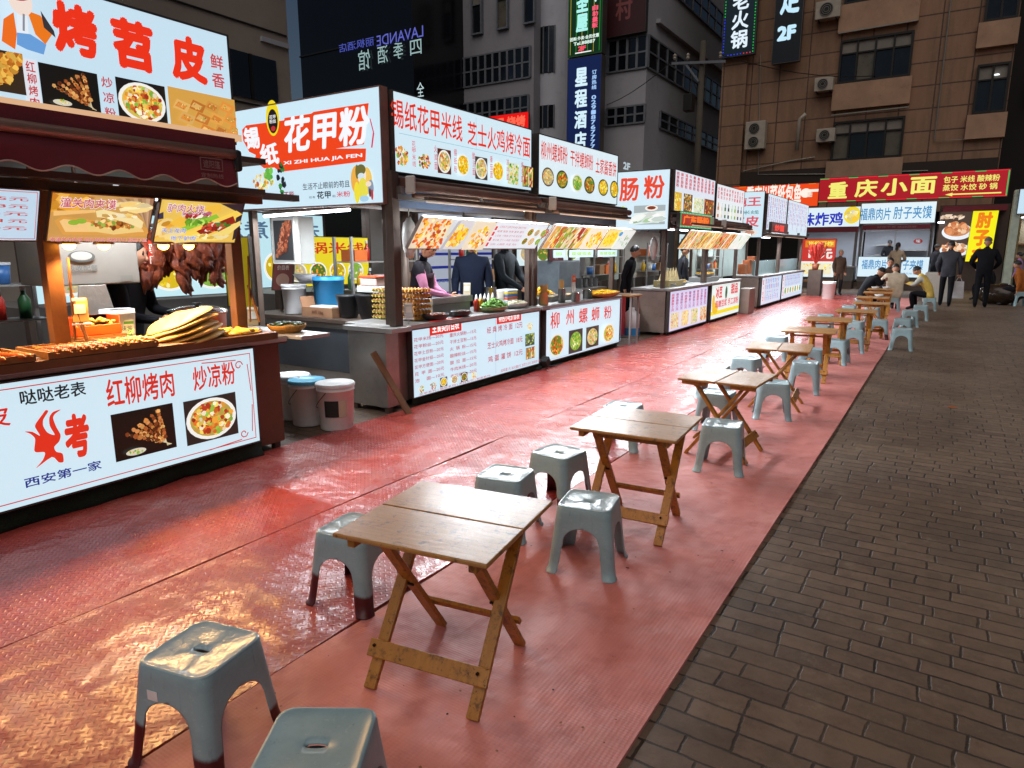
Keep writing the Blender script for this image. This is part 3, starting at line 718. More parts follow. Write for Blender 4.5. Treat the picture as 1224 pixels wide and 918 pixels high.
def tubelight(parent, a, b_, power, name="tube_lamp", light=True, tilt=0, wide=.06):
    a = Vector(a); b_ = Vector(b_); h = MB().beam(a + Vector((0, 0, .03)), b_ + Vector((0, 0, .03)), .05, .03).build("lamp_housing", white_arm if wide < .1 else dkmetal, parent)
    MB().tube([a, b_], .014 if wide < .1 else .008, 8).build("lamp_tube", tube_on if wide < .1 else tube_dim, h, smooth=True)
    if light:
        L = (b_ - a).length; m = (a + b_) / 2 - Vector((0, 0, .03))
        al = abs((b_ - a).normalized().y) > .7
        lamp(name, m + Vector((.03 if tilt else 0, 0, 0)), power, COOL, wide if al else L, L if al else wide, parent, (0, tilt, 0))
def cassette(parent, y0, y1, x, z):
    o = MB().box(x - .16, y0, z, x + .02, y1, z + .1).build("awning", aw_roll, parent, bevel=.012)
    MB().tube([(x + .06, y0 + .05, z + .02), (x + .06, y1 - .03, z + .02)], .042, 12).build("roll", mat("rolled_awning_cloth", "735a50", .7, 0, .2, 5, .2, 30), o, smooth=True)
    MB().tube([(x + .02, y0 + .1, z - .06), (x + .05, y0 + (y1 - y0) * .46, z - .045)], .024, 8).tube([(x + .02, y0 + (y1 - y0) * .55, z - .07), (x + .05, y1 - .1, z - .05)], .026, 8).build("folding_arm", mat("beige_enamel", "9c8576", .5, 0, .12, 4, dirt=.3), o, smooth=True)
    MB().box(x + .0, y0 + .0, z - .05, x + .11, y0 + .035, z + .11).build("end_cap", white_arm, o, bevel=.015)
    b = MB(); b.box(x - .2, y0, z - .16, x - .17, y1, z - .002); b.build("backing_panel", mat("blue_grey_panel", "34445e", .6), o)
def stall_frame(name, loc, label, y0, y1, xf, back=1.9, top=2.2, ctop=.82, group=None, posts=True, mount=True, body_mat=None, depth=.7, over=.05, post_mat=None):
    t = thing(name, loc, label, "food stall", group)
    pm = post_mat or dkmetal
    MB().box(xf - depth, y0, ctop - .045, xf + over, y1, ctop).build("counter", steel, t, bevel=.006)
    MB().box(xf + over - .035, y0 + .003, ctop - .058, xf + over - .003, y1 - .003, ctop - .047).build("counter_lip", dkmetal, t)
    MB().box(xf - depth + .03, y0 + .03, .06, xf - .05, y1 - .03, ctop - .05).build("cabinet", body_mat or steel_warm, t, bevel=.004)
    for y in (y0 + .08, y1 - .08):
        for x in (xf - .1, xf - depth + .07): MB().box(x - .025, y - .025, 0, x + .025, y + .025, .06).build("foot", dkmetal, t)
    if posts:
        for x in (xf - .12, xf - back):
            for y in (y0 + .05, y1 - .05): MB().box(x - .035, y - .035, ctop + .002 if x > xf - .5 else 0, x + .035, y + .035, top - .002).build("post", pm, t, bevel=.004)
        b = MB().box(xf - back - .1, y0, top, xf + .02, y1, top + .06)
        b.build("roof", dkmetal, t)
        b = MB()
        for y in (y0 + .03, (y0 + y1) / 2, y1 - .03): b.box(xf - back - .05, y - .025, top - .07, xf + .1, y + .025, top - .003)
        for x in (xf + .05, xf - .5, xf - 1.2): b.box(x - .02, y0, top - .12, x + .02, y1, top - .075)
        b.build("roof_rail", grey_metal, t)
    return t
def board(parent, y0, y1, px=None, face="e8eef0", xt=-4.12, zt=1.84, xb=-4.32, zb=1.56, fn=None, name="menu_board", side="9a9690"):
    v = Vector((xt - xb, 0, zt - zb)); p = Panel((xb, y0, zb), (0, 1, 0), v, y1 - y0, v.length)
    if fn: fn(p)
    return p.finish(parent, name, face, .022, .008, rim_mat=mat("board_rim_" + side, side, .5))

# ---------------------------------------------------------------- stall 1: grill stall, nearest on the left
XF = -4.25
G1 = stall_frame("grill_stall", (-5, 1.6, 0), "nearest food stall with maroon scalloped awning and skewers on its wooden counter", -1.2, 3.38, XF, top=2.16, ctop=.90, over=.02, post_mat=wood_post, body_mat=mat("brown_cabinet", "6b4a3b", .5, .3, .2, 2, .1, 10, dirt=.35), posts=False)
for y, x in ((1.93, -4.52), (3.2, -4.55)):
    MB().box(x - .04, y - .045, .864, x + .04, y + .045, 2.1).build("post", wood_post, G1, bevel=.006)
    MB().tube([(x + .05, y + .06, 1.0), (x + .07, y + .07, 1.5)], .008, 6).tube([(x + .03, y + .08, 1.28), (x + .11, y + .1, 1.0)], .012, 6).build("tie_rod", wood_post, G1)
MB().box(-6.2, -1.2, 2.16, -4.3, 3.35, 2.2).build("roof", dkmetal, G1)
MB().box(-4.33, -1.2, 1.872, -4.26, 3.27, 1.925).build("front_beam", wood_post, G1, bevel=.006)
MB().box(-4.25, -1.2, 1.93, -4.16, 3.22, 1.968).build("awning_rail", dkmetal, G1)
MB().box(-4.62, 2.4, 1.935, -4.55, 3.85, 1.985).build("side_rail", grey_metal, G1)
MB().box(-4.226, -1.2, .902, -4.1, 3.2, .955).build("counter_edge", wood_post, G1, bevel=.008)
MB().box(-5, 3.39, .872, -4.08, 3.68, .9).build("side_shelf", steel, G1, bevel=.005)
MB().box(-6.4, -1, 0, -6.3, 3.3, .75).build("rear_counter", dkmetal, G1)
skirt(XF + .02, -1.2, 3.1, .14, G1, 3)
p = xpanel(XF + .03, -.9, 3.06, .14, .84)
p.frame("border", .03, .03, 3.93, .67, .006, "c83028")
p.text("烤苕皮", p.pb((-90, 500, 13, 508)), "d8281c", .02)
p.text("哒哒老表", p.pb((22, 467, 103, 472)), "18181c", .02)
p.text("红柳烤肉", p.pb((124.4, 454, 209, 473)), "d63022", .02); p.text("炒凉粉", p.pb((228.8, 439, 281.7, 458.6)), "d63022", .02)
p.text("考", p.pb((73, 497, 110, 543)), "e0341f", .05)
fl = [(260, 155), (285, 165), (240, 240), (240, 300), (280, 360), (345, 380), (300, 300), (295, 220), (330, 170), (400, 148), (345, 190), (330, 230), (360, 310), (398, 380), (385, 440), (340, 490), (360, 535), (415, 550), (425, 625), (380, 630), (318, 582), (175, 685), (235, 610), (255, 540), (180, 540), (157, 520), (165, 440), (160, 405), (120, 370), (70, 350), (140, 352), (210, 388), (165, 310), (175, 270), (230, 195)]
sm_ = []; n = len(fl)
for i in range(n):
    P0, P1, P2, P3 = [fl[(i + k) % n] for k in (-1, 0, 1, 2)]
    for q in (0, .33, .67): sm_.append(tuple(.5 * (2 * P1[c] + (P2[c] - P0[c]) * q * .8 + (2 * P0[c] - 5 * P1[c] + 4 * P2[c] - P3[c]) * q * q * .8 + (3 * P1[c] - P0[c] - 3 * P2[c] + P3[c]) * q ** 3 * .8 + (.4 * (P2[c] - P1[c])) * (3 * q * q - 2 * q ** 3)) for c in (0, 1)))
p.poly("flame_logo", [p.uv(20 + x / 7.65, 470 + y / 7.65) for x, y in sm_][::-1], "e0341f")
p.text("西安第一家", p.pb((28, 572, 121.5, 560)), "1c2a86", .02)
p.food(p.pb((131.5, 496, 211, 534)), "skewers", "meat", "17110d", n=50)
p.food(p.pb((216, 480, 282.5, 517)), "bowl", "mixed", "2a2420", n=90)
for cx_, cz, sx_, sz in ((3.80, .60, 1, 1), (3.80, .10, 1, -1)):
    for q in range(7):
        a = q * .9; k_ = .034 - .003 * q; k2 = .034 - .003 * (q + 1); p.line("corner_ornament", cx_ + k_ * math.cos(a), cz + k_ * math.sin(a) * sz, cx_ + k2 * math.cos(a + .9), cz + k2 * math.sin(a + .9) * sz, .008, "c83a34")
    p.line("corner_ornament", cx_ - .28, cz + .055 * sz, cx_ - .02, cz + .04 * sz, .007, "c83a34"); p.line("corner_ornament", cx_ + .085, cz - .2 * sz, cx_ + .07, cz, .007, "c83a34")
p.finish(G1, "front_sign", "d2ecf8", .06, .01)
p = xpanel(-4.3, -1.0, 3.1, 2.28, 2.97)
for ch, bx in (("烤", (58, -4, 120, 73)), ("苕", (130, 16, 187, 90)), ("皮", (201, 37, 249, 103))): p.text(ch, p.pb(bx), "ee3418", .062)
p.column("鲜香", p.pb((250, 61, 269, 109)), "c8484a", .02, gap=.2)
p.rect("white_strip", *p.pb((25, 69, 51, 132)), "e4e6ee"); p.column("红柳烤肉", p.pb((29, 71, 48, 131)), "c23c44", .02)
p.column("炒凉粉", p.pb((119.5, 88, 139, 145)), "c23c44", .015, gap=.3)
p.food(p.pb((44.5, 74, 121, 138)), "skewers", "meat", "181410", n=50); p.food(p.pb((134.5, 92, 198.5, 153)), "bowl", "mixed", "1c1815", n=100)
p.food(p.pb((195, 104, 279, 171)), "slabs", ["d98a3a", "e0a04a", "c87830", "eab868"], "d8a24a", n=40)
p.food(p.pb((-40, 55, 25, 116)), "kebab", ["d89a3a", "b86a20", "e8b850"], "3a2a1c", n=50)
# a small figure in an orange jacket and blue trousers printed at the left end
q = lambda *pts: [p.uv(*k) for k in pts]
p.poly("printed_figure", q((-6, 52), (-4, 26), (8, 18), (12, 44), (10, 62))[::-1], "f07020"); p.poly("printed_figure", q((12, 14), (24, 16), (26, 46), (12, 44))[::-1], "e8f0f8")
p.poly("printed_figure", q((12, 42), (28, 44), (47, 56), (44, 68), (24, 62), (12, 56))[::-1], "6aa0dc"); p.poly("printed_figure", q((24, 16), (40, 22), (54, 44), (46, 56), (34, 44))[::-1], "ee7a1c")
p.poly("printed_figure", q((40, 16), (56, 40), (58, 48), (44, 36))[::-1], "3a3438"); a0 = p.uv(16, 5); p.ell("printed_figure", a0[0], a0[1], .055, .07, "f4e0d4"); p.ell("printed_figure", a0[0] - .02, a0[1] + .05, .075, .05, "b8284a")
p.line("printed_figure", *p.uv(20, 20), *p.uv(20, 40), .01, "8a8e98")
p.rect("bottom_band", .0, .0, 4.1, .045, "e2b48a")
p.finish(G1, "roof_sign", "c9e4f4", .14, .012)
# awning: roll, cloth and scalloped valance
A = MB().tube([(-4.09, -1.2, 2.165), (-4.09, 2.93, 2.165)], .035, 14).build("awning", mat("tan_awning_bar", "a08474", .35, .4, .1, 4), G1, smooth=True)
vs = []; fs = []; n = 220
for i in range(n + 1):
    y = -1.2 + 4.12 * i / n; zb = 1.975 + .02 * math.cos(2 * math.pi * y / .27)
    vs += [(-4.085, y, 2.14), (-4.075 + .006 * math.sin(y * 9), y, 2.06), (-4.07 + .012 * math.sin(y * 7), y, zb + .012), (-4.07 + .012 * math.sin(y * 7), y, zb)]
for i in range(n):
    for j in range(3): fs.append((4 * i + j, 4 * i + j + 1, 4 * i + j + 5, 4 * i + j + 4))
o = MB().add(vs, fs).build("valance", aw_cloth, A, smooth=True); m = o.modifiers.new("s", 'SOLIDIFY'); m.thickness = .004
pip = [(v[0] + .003, v[1], v[2]) for v in vs[3::4]]
MB().tube(pip, .0045, 5).build("piping", mat("pale_piping", "b8a49a", .7), o)
lp = Panel((-4.056, 2.66, 1.995), (0, 1, 0), (0, 0, 1), .2, .14); lp.frame("valance_label", 0, .05, .16, .13, .006, "8a6a66"); lp.text("遮阳篷", (.02, .065, .14, .115), "8a6a66", .02, "valance_label"); lp.text("定制热线", (0, .005, .16, .035), "8a6a66", .02, "valance_label")
lp.art["valance_label"].build("valance_label", PRINT, A, fix=False)
MB().box(-4.5, -1.2, 2.202, -4.1, 2.96, 2.275).build("awning_box", aw_cloth, G1)
MB().box(-4.17, 2.925, 2.06, -4.05, 2.975, 2.2).build("end_cap", rubber, A, bevel=.02)
# hanging boards with warm bulbs under them
def fb(rows):
    def f(p):
        p.lines(rows, (.06, .05, p.w - .05, p.h - .03), "c04a48", .012); p.frame("border", .008, .008, p.w - .008, p.h - .008, .004, "c86a60")
    return f
def kz(x0, x1): return x0, x1
board(G1, 1.15, 1.78, face="bfdcf0", xt=-4.18, zt=1.86, xb=-4.3, zb=1.6, fn=fb(["烤牛肉 15元", "烤猪肉 13元", "红柳 13元", "烤豆角 11元", "萝卜 10元"]), side="4a3020")
def f_roujia(p):
    q = lambda *c: [p.uv(55 + x / 4.996, 225 + y / 5.0) for x, y in c][::-1]; N = "food_picture0"; r = random.Random(3)
    p.rect(N, 0, 0, p.w, p.h, "c99a52")
    for k in range(9): p.poly(N, q((420 + 25 * k, 60), (470 + 25 * k, 60), (640, 180 + 14 * k), (610, 190 + 14 * k)), ("b08c6a", "c4a482", "9c7858")[k % 3])
    p.chunks(N, *p.uv(55 + 90 / 5, 225 + 70 / 5), .12, .05, ["d8982c", "eab040", "b87420"], 26, r, .03, long_=2.2, ang=.1); p.chunks(N, *p.uv(55 + 520 / 5, 225 + 105 / 5), .12, .02, ["f0d890", "e0c070", "f4e4b0"], 20, r, .02, long_=3, ang=.15)
    p.poly(N, q((40, 130), (290, 125), (290, 140), (40, 160)), "f0c47c")
    p.poly(N, q((45, 190), (90, 162), (600, 232), (618, 262), (590, 280), (95, 272)), "d9a04c"); p.poly(N, q((75, 192), (100, 178), (570, 240), (580, 258), (110, 256)), "f0cb86")
    for x, y in ((160, 200), (205, 192)): p.ell(N, *p.uv(55 + x / 5, 225 + y / 5), .03, .016, "8ab83a")
    p.poly(N, q((235, 215), (250, 250), (400, 272), (540, 258), (575, 222), (400, 180)), "e9cf84")
    p.chunks(N, *p.uv(55 + 400 / 5, 225 + 208 / 5), .135, .032, ["a8642a", "d09040", "7a3c16", "e8b868", "c07830", "f0d090", "8fb04a"], 110, r, .013)
    p.poly(N, q((285, 125), (330, 116), (420, 138), (520, 152), (570, 192), (558, 232), (480, 200), (380, 168), (292, 162)), "f2e2a6"); p.chunks(N, *p.uv(55 + 430 / 5, 225 + 158 / 5), .09, .01, ["e4c878", "d8b060", "f8efc8"], 16, r, .014, long_=2, ang=-.2)
    p.text("潼关肉夹馍", (.03, p.h - .078, .34, p.h - .01), "f4ecec", .05); p.text("潼关肉夹馍", (.034, p.h - .074, .336, p.h - .014), "c23a4c", .02); p.text("老潼关肉夹馍 现打现卖 酥脆可口 肥而不腻", (.0, .008, p.w - .01, .035), "f4dcdc", .03); p.text("老潼关肉夹馍 现打现卖 酥脆可口 肥而不腻", (.002, .009, p.w - .012, .034), "c84a5a", .01)
board(G1, 1.85, 2.42, face="d8a850", xt=-4.2, zt=1.86, xb=-4.34, zb=1.6, fn=f_roujia, side="5a3a20")
def f_lurou(p):
    q = lambda *c: [p.uv(55 + x / 4.996, 225 + y / 5.0) for x, y in c][::-1]; N = "food_picture0"; r = random.Random(5)
    ck = lambda x, y, a, b, pal, n, z, **k: p.chunks(N, *p.uv(55 + x / 5, 225 + y / 5), a, b, pal, n, r, z, **k)
    p.rect(N, 0, 0, p.w, p.h, "e6c45a"); p.poly(N, q((1040, 90), (1180, 90), (1180, 300), (1110, 310), (1140, 140)), "23242e"); p.poly(N, q((660, 150), (700, 140), (700, 180), (650, 185)), "2a3550")
    ck(700, 250, .1, .05, ["e8b23a", "f0c850", "d89a2c", "f4dc90"], 24, .03, long_=2, ang=.4)
    p.poly(N, q((735, 205), (860, 128), (1040, 92), (1046, 130), (800, 245)), "f0c244"); ck(900, 160, .10, .022, ["c8708a", "d83a2a", "7fae3a", "e8e0d0", "9a2a20"], 46, .017, long_=1.6, ang=.35)
    p.poly(N, q((800, 232), (1010, 150), (1030, 170), (830, 250)), "8cc63a"); ck(910, 200, .1, .02, ["6aa82c", "a8d860", "4f8a24"], 30, .014, long_=1.6)
    p.poly(N, q((800, 270), (1130, 128), (1165, 150), (880, 300)), "f6d65a"); p.poly(N, q((890, 250), (1110, 160), (1125, 200), (930, 280)), "8e2418"); ck(1010, 225, .10, .03, ["b83a24", "d0563a", "7a1c12", "f0d8d0", "3f7a2a"], 50, .016, long_=1.8, ang=.4)
    p.poly(N, q((700, 290), (940, 292), (1150, 185), (1162, 212), (1040, 300), (760, 318)), "f2dc7c"); ck(960, 280, .13, .008, ["e8c450", "f8ecb0"], 18, .015, long_=2.4, ang=.25)
    p.text("驴肉火烧", (.03, p.h - .078, .29, p.h - .012), "f4ecf4", .05); p.text("驴肉火烧", (.034, p.h - .074, .286, p.h - .016), "b04a6a", .015); p.text("天上龙肉", (.02, .075, .19, .112), "f0f4ff", .04); p.text("天上龙肉", (.022, .077, .188, .11), "4a78d8", .015); p.text("地下驴肉", (.09, .02, .27, .058), "f0f4ff", .04); p.text("地下驴肉", (.092, .022, .268, .056), "4a78d8", .015)
board(G1, 2.47, 3.06, face="e2b048", xt=-4.2, zt=1.86, xb=-4.34, zb=1.6, fn=f_lurou, side="5a3a20")
for i, (yy, xx) in enumerate(((1.45, -4.5), (2.0, -4.42), (2.2, -4.42), (2.58, -4.42), (2.76, -4.42))):
    o = MB().ell((xx, yy, 1.575), (.035, .035, .03), nu=14, nv=10).build("bulb", bulb_on, G1, smooth=True)
    MB().lathe([(.02, 0), (.05, -.01), (.06, -.035), (.055, -.035), (.02, -.01)], (xx, yy, 1.615), 16).build("bulb_holder", steel, o, smooth=True)
    l = bpy.data.lights.new("bulb_light", 'SPOT'); l.energy = 46; l.color = WARM; l.shadow_soft_size = .05; l.spot_size = R(150); l.spot_blend = .5
    lo = bpy.data.objects.new("bulb_light", l); COL.objects.link(lo); lo.location = (xx, yy, 1.535); lo.rotation_euler = (0, R(-24), 0); adopt(lo, G1)
tubelight(G1, (-4.95, 2.0, 2.12), (-4.95, 3.0, 2.12), 42)  # added tube, brightens the cupboard and the hanging meat
MB().box(-5.55, 2.16, 1.3, -5.15, 2.8, 1.62).build("wall_cupboard", mat("white_cupboard", "96918a", .5, 0, .08, 3), G1, bevel=.01)
cp = Panel((-5.145, 2.2, 1.3), (0, 1, 0), (0, 0, 1), .6, .32); cp.ell("cupboard_mark", .2, .2, .09, .04, "5a5a58"); cp.ell("cupboard_mark", .2, .205, .07, .03, "b4b0a8"); cp.text("吸收配餐", (.1, .1, .3, .14), "6a6a68", .01, "cupboard_mark"); cp.rect("cupboard_mark", .45, .02, .54, .06, "8a8a84")
cp.art["cupboard_mark"].build("cupboard_mark", PRINT, G1, fix=False)

# ---------------------------------------------------------------- stall 2: clam noodle stall
XF = -4.38
G2 = stall_frame("noodle_stall", (-5.2, 6, 0), "clam noodle stall with large orange lettered side sign and lit menu front", 4.78, 7.44, XF, top=2.12, ctop=.83, back=2.1)
skirt(XF + .03, 4.95, 7.5, .1, G2, 5)
MB().box(-4.86, 4.6, .06, -4.36, 4.775, .78).build("side_cabinet", mat("brushed_side_steel", "9a9894", .33, .75, .2, 2.5, .12, 14, dirt=.3), G2, bevel=.006)
MB().box(-4.84, 4.62, 0, -4.79, 4.67, .06).build("foot", dkmetal, G2); MB().box(-4.42, 4.62, 0, -4.37, 4.67, .06).build("foot", dkmetal, G2)
MB().box(-4.9, 4.58, .782, -4.26, 4.86, .828).build("side_counter", steel, G2, bevel=.004)
MB().box(-7.2, 5.2, .06, -5.1, 5.7, .74).build("side_bench_body", steel, G2, bevel=.006)
MB().box(-7.2, 5.15, .745, -5.08, 5.75, .79).build("side_bench", dkmetal, G2, bevel=.004)
dr = MB().box(-5.15, 5.18, .2, -7.1, 5.198, .68).build("cabinet_door", mat("dull_steel_door", "4c5158", .5, .6, .15, 2, dirt=.3), G2)
MB().lathe([(.0, 0), (.03, 0), (.03, .02), (0, .025)], (-5.2, 5.16, .62), 12, rot=Matrix.Rotation(R(90), 3, 'X')).build("lock", rubber, dr)
MB().box(-4.42, 4.72, .83, -4.33, 4.82, 2.25).build("corner_post", dkmetal, G2, bevel=.005)
p = xpanel(XF + .03, 4.96, 7.42, .095, .79)
W2 = p.w
for bx, t in (((513, 386.5, 551.3, 392.4), "主食类价目表"), ((593.5, 377, 622.6, 380.6), "特色小吃价目表")):
    b_ = p.pb(bx); b_ = (b_[0], min(b_[1], b_[3]) - .025, b_[2], max(b_[1], b_[3]) + .02); p.rect("heading_label", b_[0], b_[1], b_[2], b_[3], "d8261c"); p.text(t, (b_[0] + .04, b_[1] + .02, b_[2] - .04, b_[3] - .02), "ffffff", .035)
p.lines(["花甲米线---20元", "花甲粉丝---20元", "花甲土豆粉---20元", "花甲金针菇---20元", "花甲方便面---20元", "花  甲  面---20元", "泡     面---10元"], p.pb((494, 402.6, 530.7, 451)), "b84a58", .012)
p.lines(["重庆火锅粉---15元", "干拌土豆粉---15元", "火  锅  粉---15元", "酸辣粉丝---15元", "酸  拉  面---15元", "牛肉米线---20元", "老坛米粉---20元"], p.pb((537, 396.8, 569.5, 446)), "b84a58", .012)
for i, (a, b_) in enumerate(((502.8, 464.4), (516.8, 460.7), (529.3, 456.3), (541.8, 453.4), (553, 450.4), (564.6, 448))):
    u, v = p.uv(a, b_); p.food((u - .06, v - .05, u + .06, v + .05), "bowl" if i in (2, 3, 4) else "pile", ("noodle", "spicy", "yellow")[i % 3], "2a2220" if i in (2, 4) else None, n=22)
p.text("花甲系列 | 锡纸系列 | 米线系列 | 粉面系列", (.05, .01, 1.3, .04), "c86a74", .01)
p.line("divider", 1.42, .03, 1.42, .68, .006, "8aa8c0")
for bx, t in (((579.3, 391, 622, 400), "经 典 烤 冷 面  12元"), ((580, 409.5, 622, 417), "芝士火鸡烤冷面  18元"), ((580.7, 426, 622, 434), "鸡 蛋 灌 饼  12元")):
    u0, v1 = p.uv(bx[0], bx[1]); u1, _ = p.uv(bx[2], bx[3]); p.text(t, (u0, v1 - .075, u1, v1), "b84a58", .015)
for i, bx in enumerate(((626.3, 384.5, 635, 394.5), (625, 399.5, 636, 411.5), (625.3, 416, 636, 427))):
    b_ = p.pb(bx); p.food(b_, ("pile", "full", "strips")[i], ("yellow", "green", "roll")[i], (None, "3a4a3a", "20304a")[i], n=26)
p.text("加鸡蛋1元 加火腿2元 加芝士3元 加肉松3元", (1.5, .03, 2.42, .07), "c86a74", .01)
p.finish(G2, "front_sign", "cdeaf8", .06, .008)
p = ypanel(4.68, -6.48, -4.4, 1.97, 2.96)
q = lambda *pts: [p.uv(270 + x / 5.3217, 80 + y / 5.3217) for x, y in pts]
def rev(pts):
    a = sum((pts[i][0] * pts[(i + 1) % len(pts)][1] - pts[(i + 1) % len(pts)][0] * pts[i][1]) for i in range(len(pts))); return pts if a > 0 else pts[::-1]
p.poly("logo_ground", rev(q((105, 400), (130, 372), (255, 355), (372, 340), (375, 325), (545, 297), (560, 286), (730, 258), (910, 230), (897, 360), (880, 492), (700, 520), (893, 519), (890, 600), (350, 668), (310, 640), (245, 645), (185, 600), (192, 560), (150, 540), (112, 470))), "ee4416")
p.text("花甲粉", p.pb((337, 141, 441, 172)), "f6faff", .035, shear=.12)
p.text("锡", p.pb((292, 153, 312, 177)), "f6faff", .04, shear=-.1); p.text("纸", p.pb((311, 172.5, 335, 196)), "f6faff", .04, shear=-.1)
p.text("XI ZHI HUA JIA FEN", p.pb((339, 193, 433.5, 189)), "f6faff", .03)
a0 = p.uv(326.4, 145); p.ell("emblem", a0[0], a0[1] + .03, .1, .17, "f2d820"); p.ell("emblem", a0[0], a0[1], .075, .115, "201418"); p.text("花甲\n粉丝", (a0[0] - .05, a0[1] - .02, a0[0] + .05, a0[1] + .06), "f0f0f0", .02, "emblem"); p.ell("emblem", a0[0], a0[1] - .07, .035, .025, "c03030")
p.text("生活不止眼前的苟且", p.pb((362, 219.5, 418.5, 223.5)), "404850", .01); p.text("还有", p.pb((369.6, 234.5, 377.5, 237)), "607078", .01); p.text("花甲", p.pb((379, 229, 396, 237)), "283840", .03); p.text("和", p.pb((397.5, 233, 401.5, 236)), "607078", .01); p.text("米粉", p.pb((402.5, 229, 419.4, 235)), "d05a6a", .02); p.text("不能", p.pb((339.5, 229, 352.5, 237)), "a03040", .02)
p.food(p.pb((300, 203, 331, 228)), "pile", "noodle", None, n=40); p.chunks("food_picture0", *[k for k in p.uv(323, 208)], .06, .05, ["4aa03a", "6ab84a"], 14, rng, .035); p.chunks("food_picture0", *p.uv(337, 214), .05, .16, ["1a2028", "3a8a3a", "2a3038"], 16, rng, .03)
# printed couple sharing noodles, as loose shapes
for (x, y, a, b_, c_) in ((838, 720, .10, .16, "eeb04a"), (905, 725, .09, .15, "f2c860"), (872, 690, .075, .10, "f8e6d0"), (866, 655, .085, .06, "6f6a34"), (842, 668, .03, .08, "6f6a34"), (868, 695, .06, .035, "d4e4ec"), (880, 780, .08, .13, "e6de4c"), (842, 800, .05, .12, "f0e03a"), (930, 770, .05, .09, "8a9ab0"), (938, 812, .022, .06, "c83a3a"), (888, 838, .08, .035, "a8d0e8"), (915, 745, .05, .03, "f4e0c8"), (925, 800, .02, .05, "3a4450")):
    u, v = p.uv(270 + x / 5.3217, 80 + y / 5.3217); p.ell("printed_couple", u, v, a * .72, b_ * .8, c_)
p.line("brush_mark", *q((925, 330))[0], *q((948, 420))[0], .012, "d8305a"); p.line("brush_mark", *q((948, 420))[0], *q((936, 515))[0], .018, "d8305a")
p.finish(G2, "side_sign", "cfeaf8", .09, .012, rim_mat=mat("rust_pink_edge", "8a6a60", .5, .2, .2, 6, dirt=.3))
p = xpanel(XF + .03, 4.8, 7.2, 2.25, 2.94)
p.text("锡纸花甲米线", p.pb((466.5, 116, 552.5, 170)), "e6321f", .012); p.text("芝士火鸡烤冷面", p.pb((558.3, 144, 633.3, 189)), "e6321f", .012)
p.line("divider", .06, .34, 2.34, .34, .004, "7ab0c8"); p.line("divider", 1.27, .34, 1.27, .66, .004, "7ab0c8")
for i, bx in enumerate(((469.6, 167, 489, 201.5), (496.6, 179, 515, 204.7), (521, 177, 537.7, 209), (543, 182, 559, 212.5), (564.5, 186.8, 579.4, 216), (584, 190.5, 598.3, 218.7), (602, 194, 615, 222), (619, 198, 631.4, 225))):
    p.food(p.pb(bx), ("pile", "pile", "bowl", "bowl", "bowl", "bowl", "full", "strips")[i], ("mixed", "spicy", "noodle", "yellow", "noodle", "yellow", "green", "roll")[i], (None, None, "5a2a1c", None, "4a4038", None, "d8e0c8", "26405a")[i], n=42)
    if i < 7: u, v = p.uv(bx[2] + 2.2, bx[1] + 4); p.column(("花甲米线", "火鸡面", "锡纸粉", "酸汤面", "番茄面", "凉拌面", "烤冷面")[i], (u, .06, u + .05, .30), "d86a7a", .01)
p.finish(G2, "roof_sign", "d4edf8", .13, .012)
cassette(G2, 4.84, 7.2, XF + .1, 2.1)
def f_b1(p):
    p.food((0, 0, p.w * .38, p.h), "full", ["f08a1c", "e86a14", "f8c040", "c84a10", "f4e8b0"], "e8dcc0", n=60); p.food((p.w * .38, 0, p.w * .68, p.h), "pile", "yellow", "d4d8dc", n=50); p.food((p.w * .68, 0, p.w, p.h), "pile", ["f4d020", "f0a830", "f4ecd0", "d86020"], "e8e0c8", n=50)
    p.poly("divider", [(p.w * .36, 0), (p.w * .40, 0), (p.w * .46, p.h), (p.w * .42, p.h)], "b8bcc4")
def f_b2(p):
    for k in range(4): p.rect("heading_label", .03, .03 + .07 * k, .07, .08 + .07 * k, "d82828")
    p.lines(["花甲系列 招牌花甲米线 锡纸花甲粉", "麻辣 微辣 特辣 酸辣 番茄", "土豆粉 方便面 金针菇 鱼豆腐", "烤冷面 芝士火鸡面 鸡蛋灌饼", "加料 火腿肠 鸡蛋 肉松"], (.1, .03, p.w * .58, p.h - .03), "c86a70", .005)
    for k in range(6): u = p.w * (.64 + .13 * (k % 3)); v = .05 + .13 * (k // 3); p.food((u, v, u + .12, v + .11), "bowl", ("spicy", "noodle", "green")[k % 3], None, "f0a838" if k % 2 else "e8e8d0", 14, name="food_picture%d" % k)
board(G2, 4.9, 6.1, fn=f_b1, face="dcd4c0"); board(G2, 6.12, 7.25, fn=f_b2, face="e2f0f8", side="8a6a50")
tubelight(G2, (-4.16, 5.0, 1.985), (-4.16, 7.2, 1.985), 186, tilt=R(-48), wide=.30); tubelight(G2, (-6.3, 4.84, 1.9), (-5.0, 4.84, 1.93), 58)  # first tube and its wide area light are added to brighten the mats
MB().box(-6.6, 4.8, 1.96, -6.5, 4.86, 2.02).build("rail_joint", grey_metal, G2)
cb = MB().box(-6.6, 5.15, 1.38, -6.28, 5.5, 1.92).build("hanging_kebab_box", mat("kebab_box_casing", "b8b8b4", .5, 0, .08, 3), G2, bevel=.01)
p = ypanel(5.13, -6.56, -6.18, 1.4, 1.9); p.food((.03, .03, .35, .47), "kebab", ["a85a3a", "8a4028", "c07858", "6a3020"], "3a3a3c", n=50); p.finish(G2, "kebab_board", "b8b8b8", .05, .01, rim_mat=white_arm, mt=GLOWPAINT)  # metal board; its glow stands in for the tube's light on it
tubelight(G2, (-5.1, 5.9, 2.07), (-5.1, 6.9, 2.07), 62)

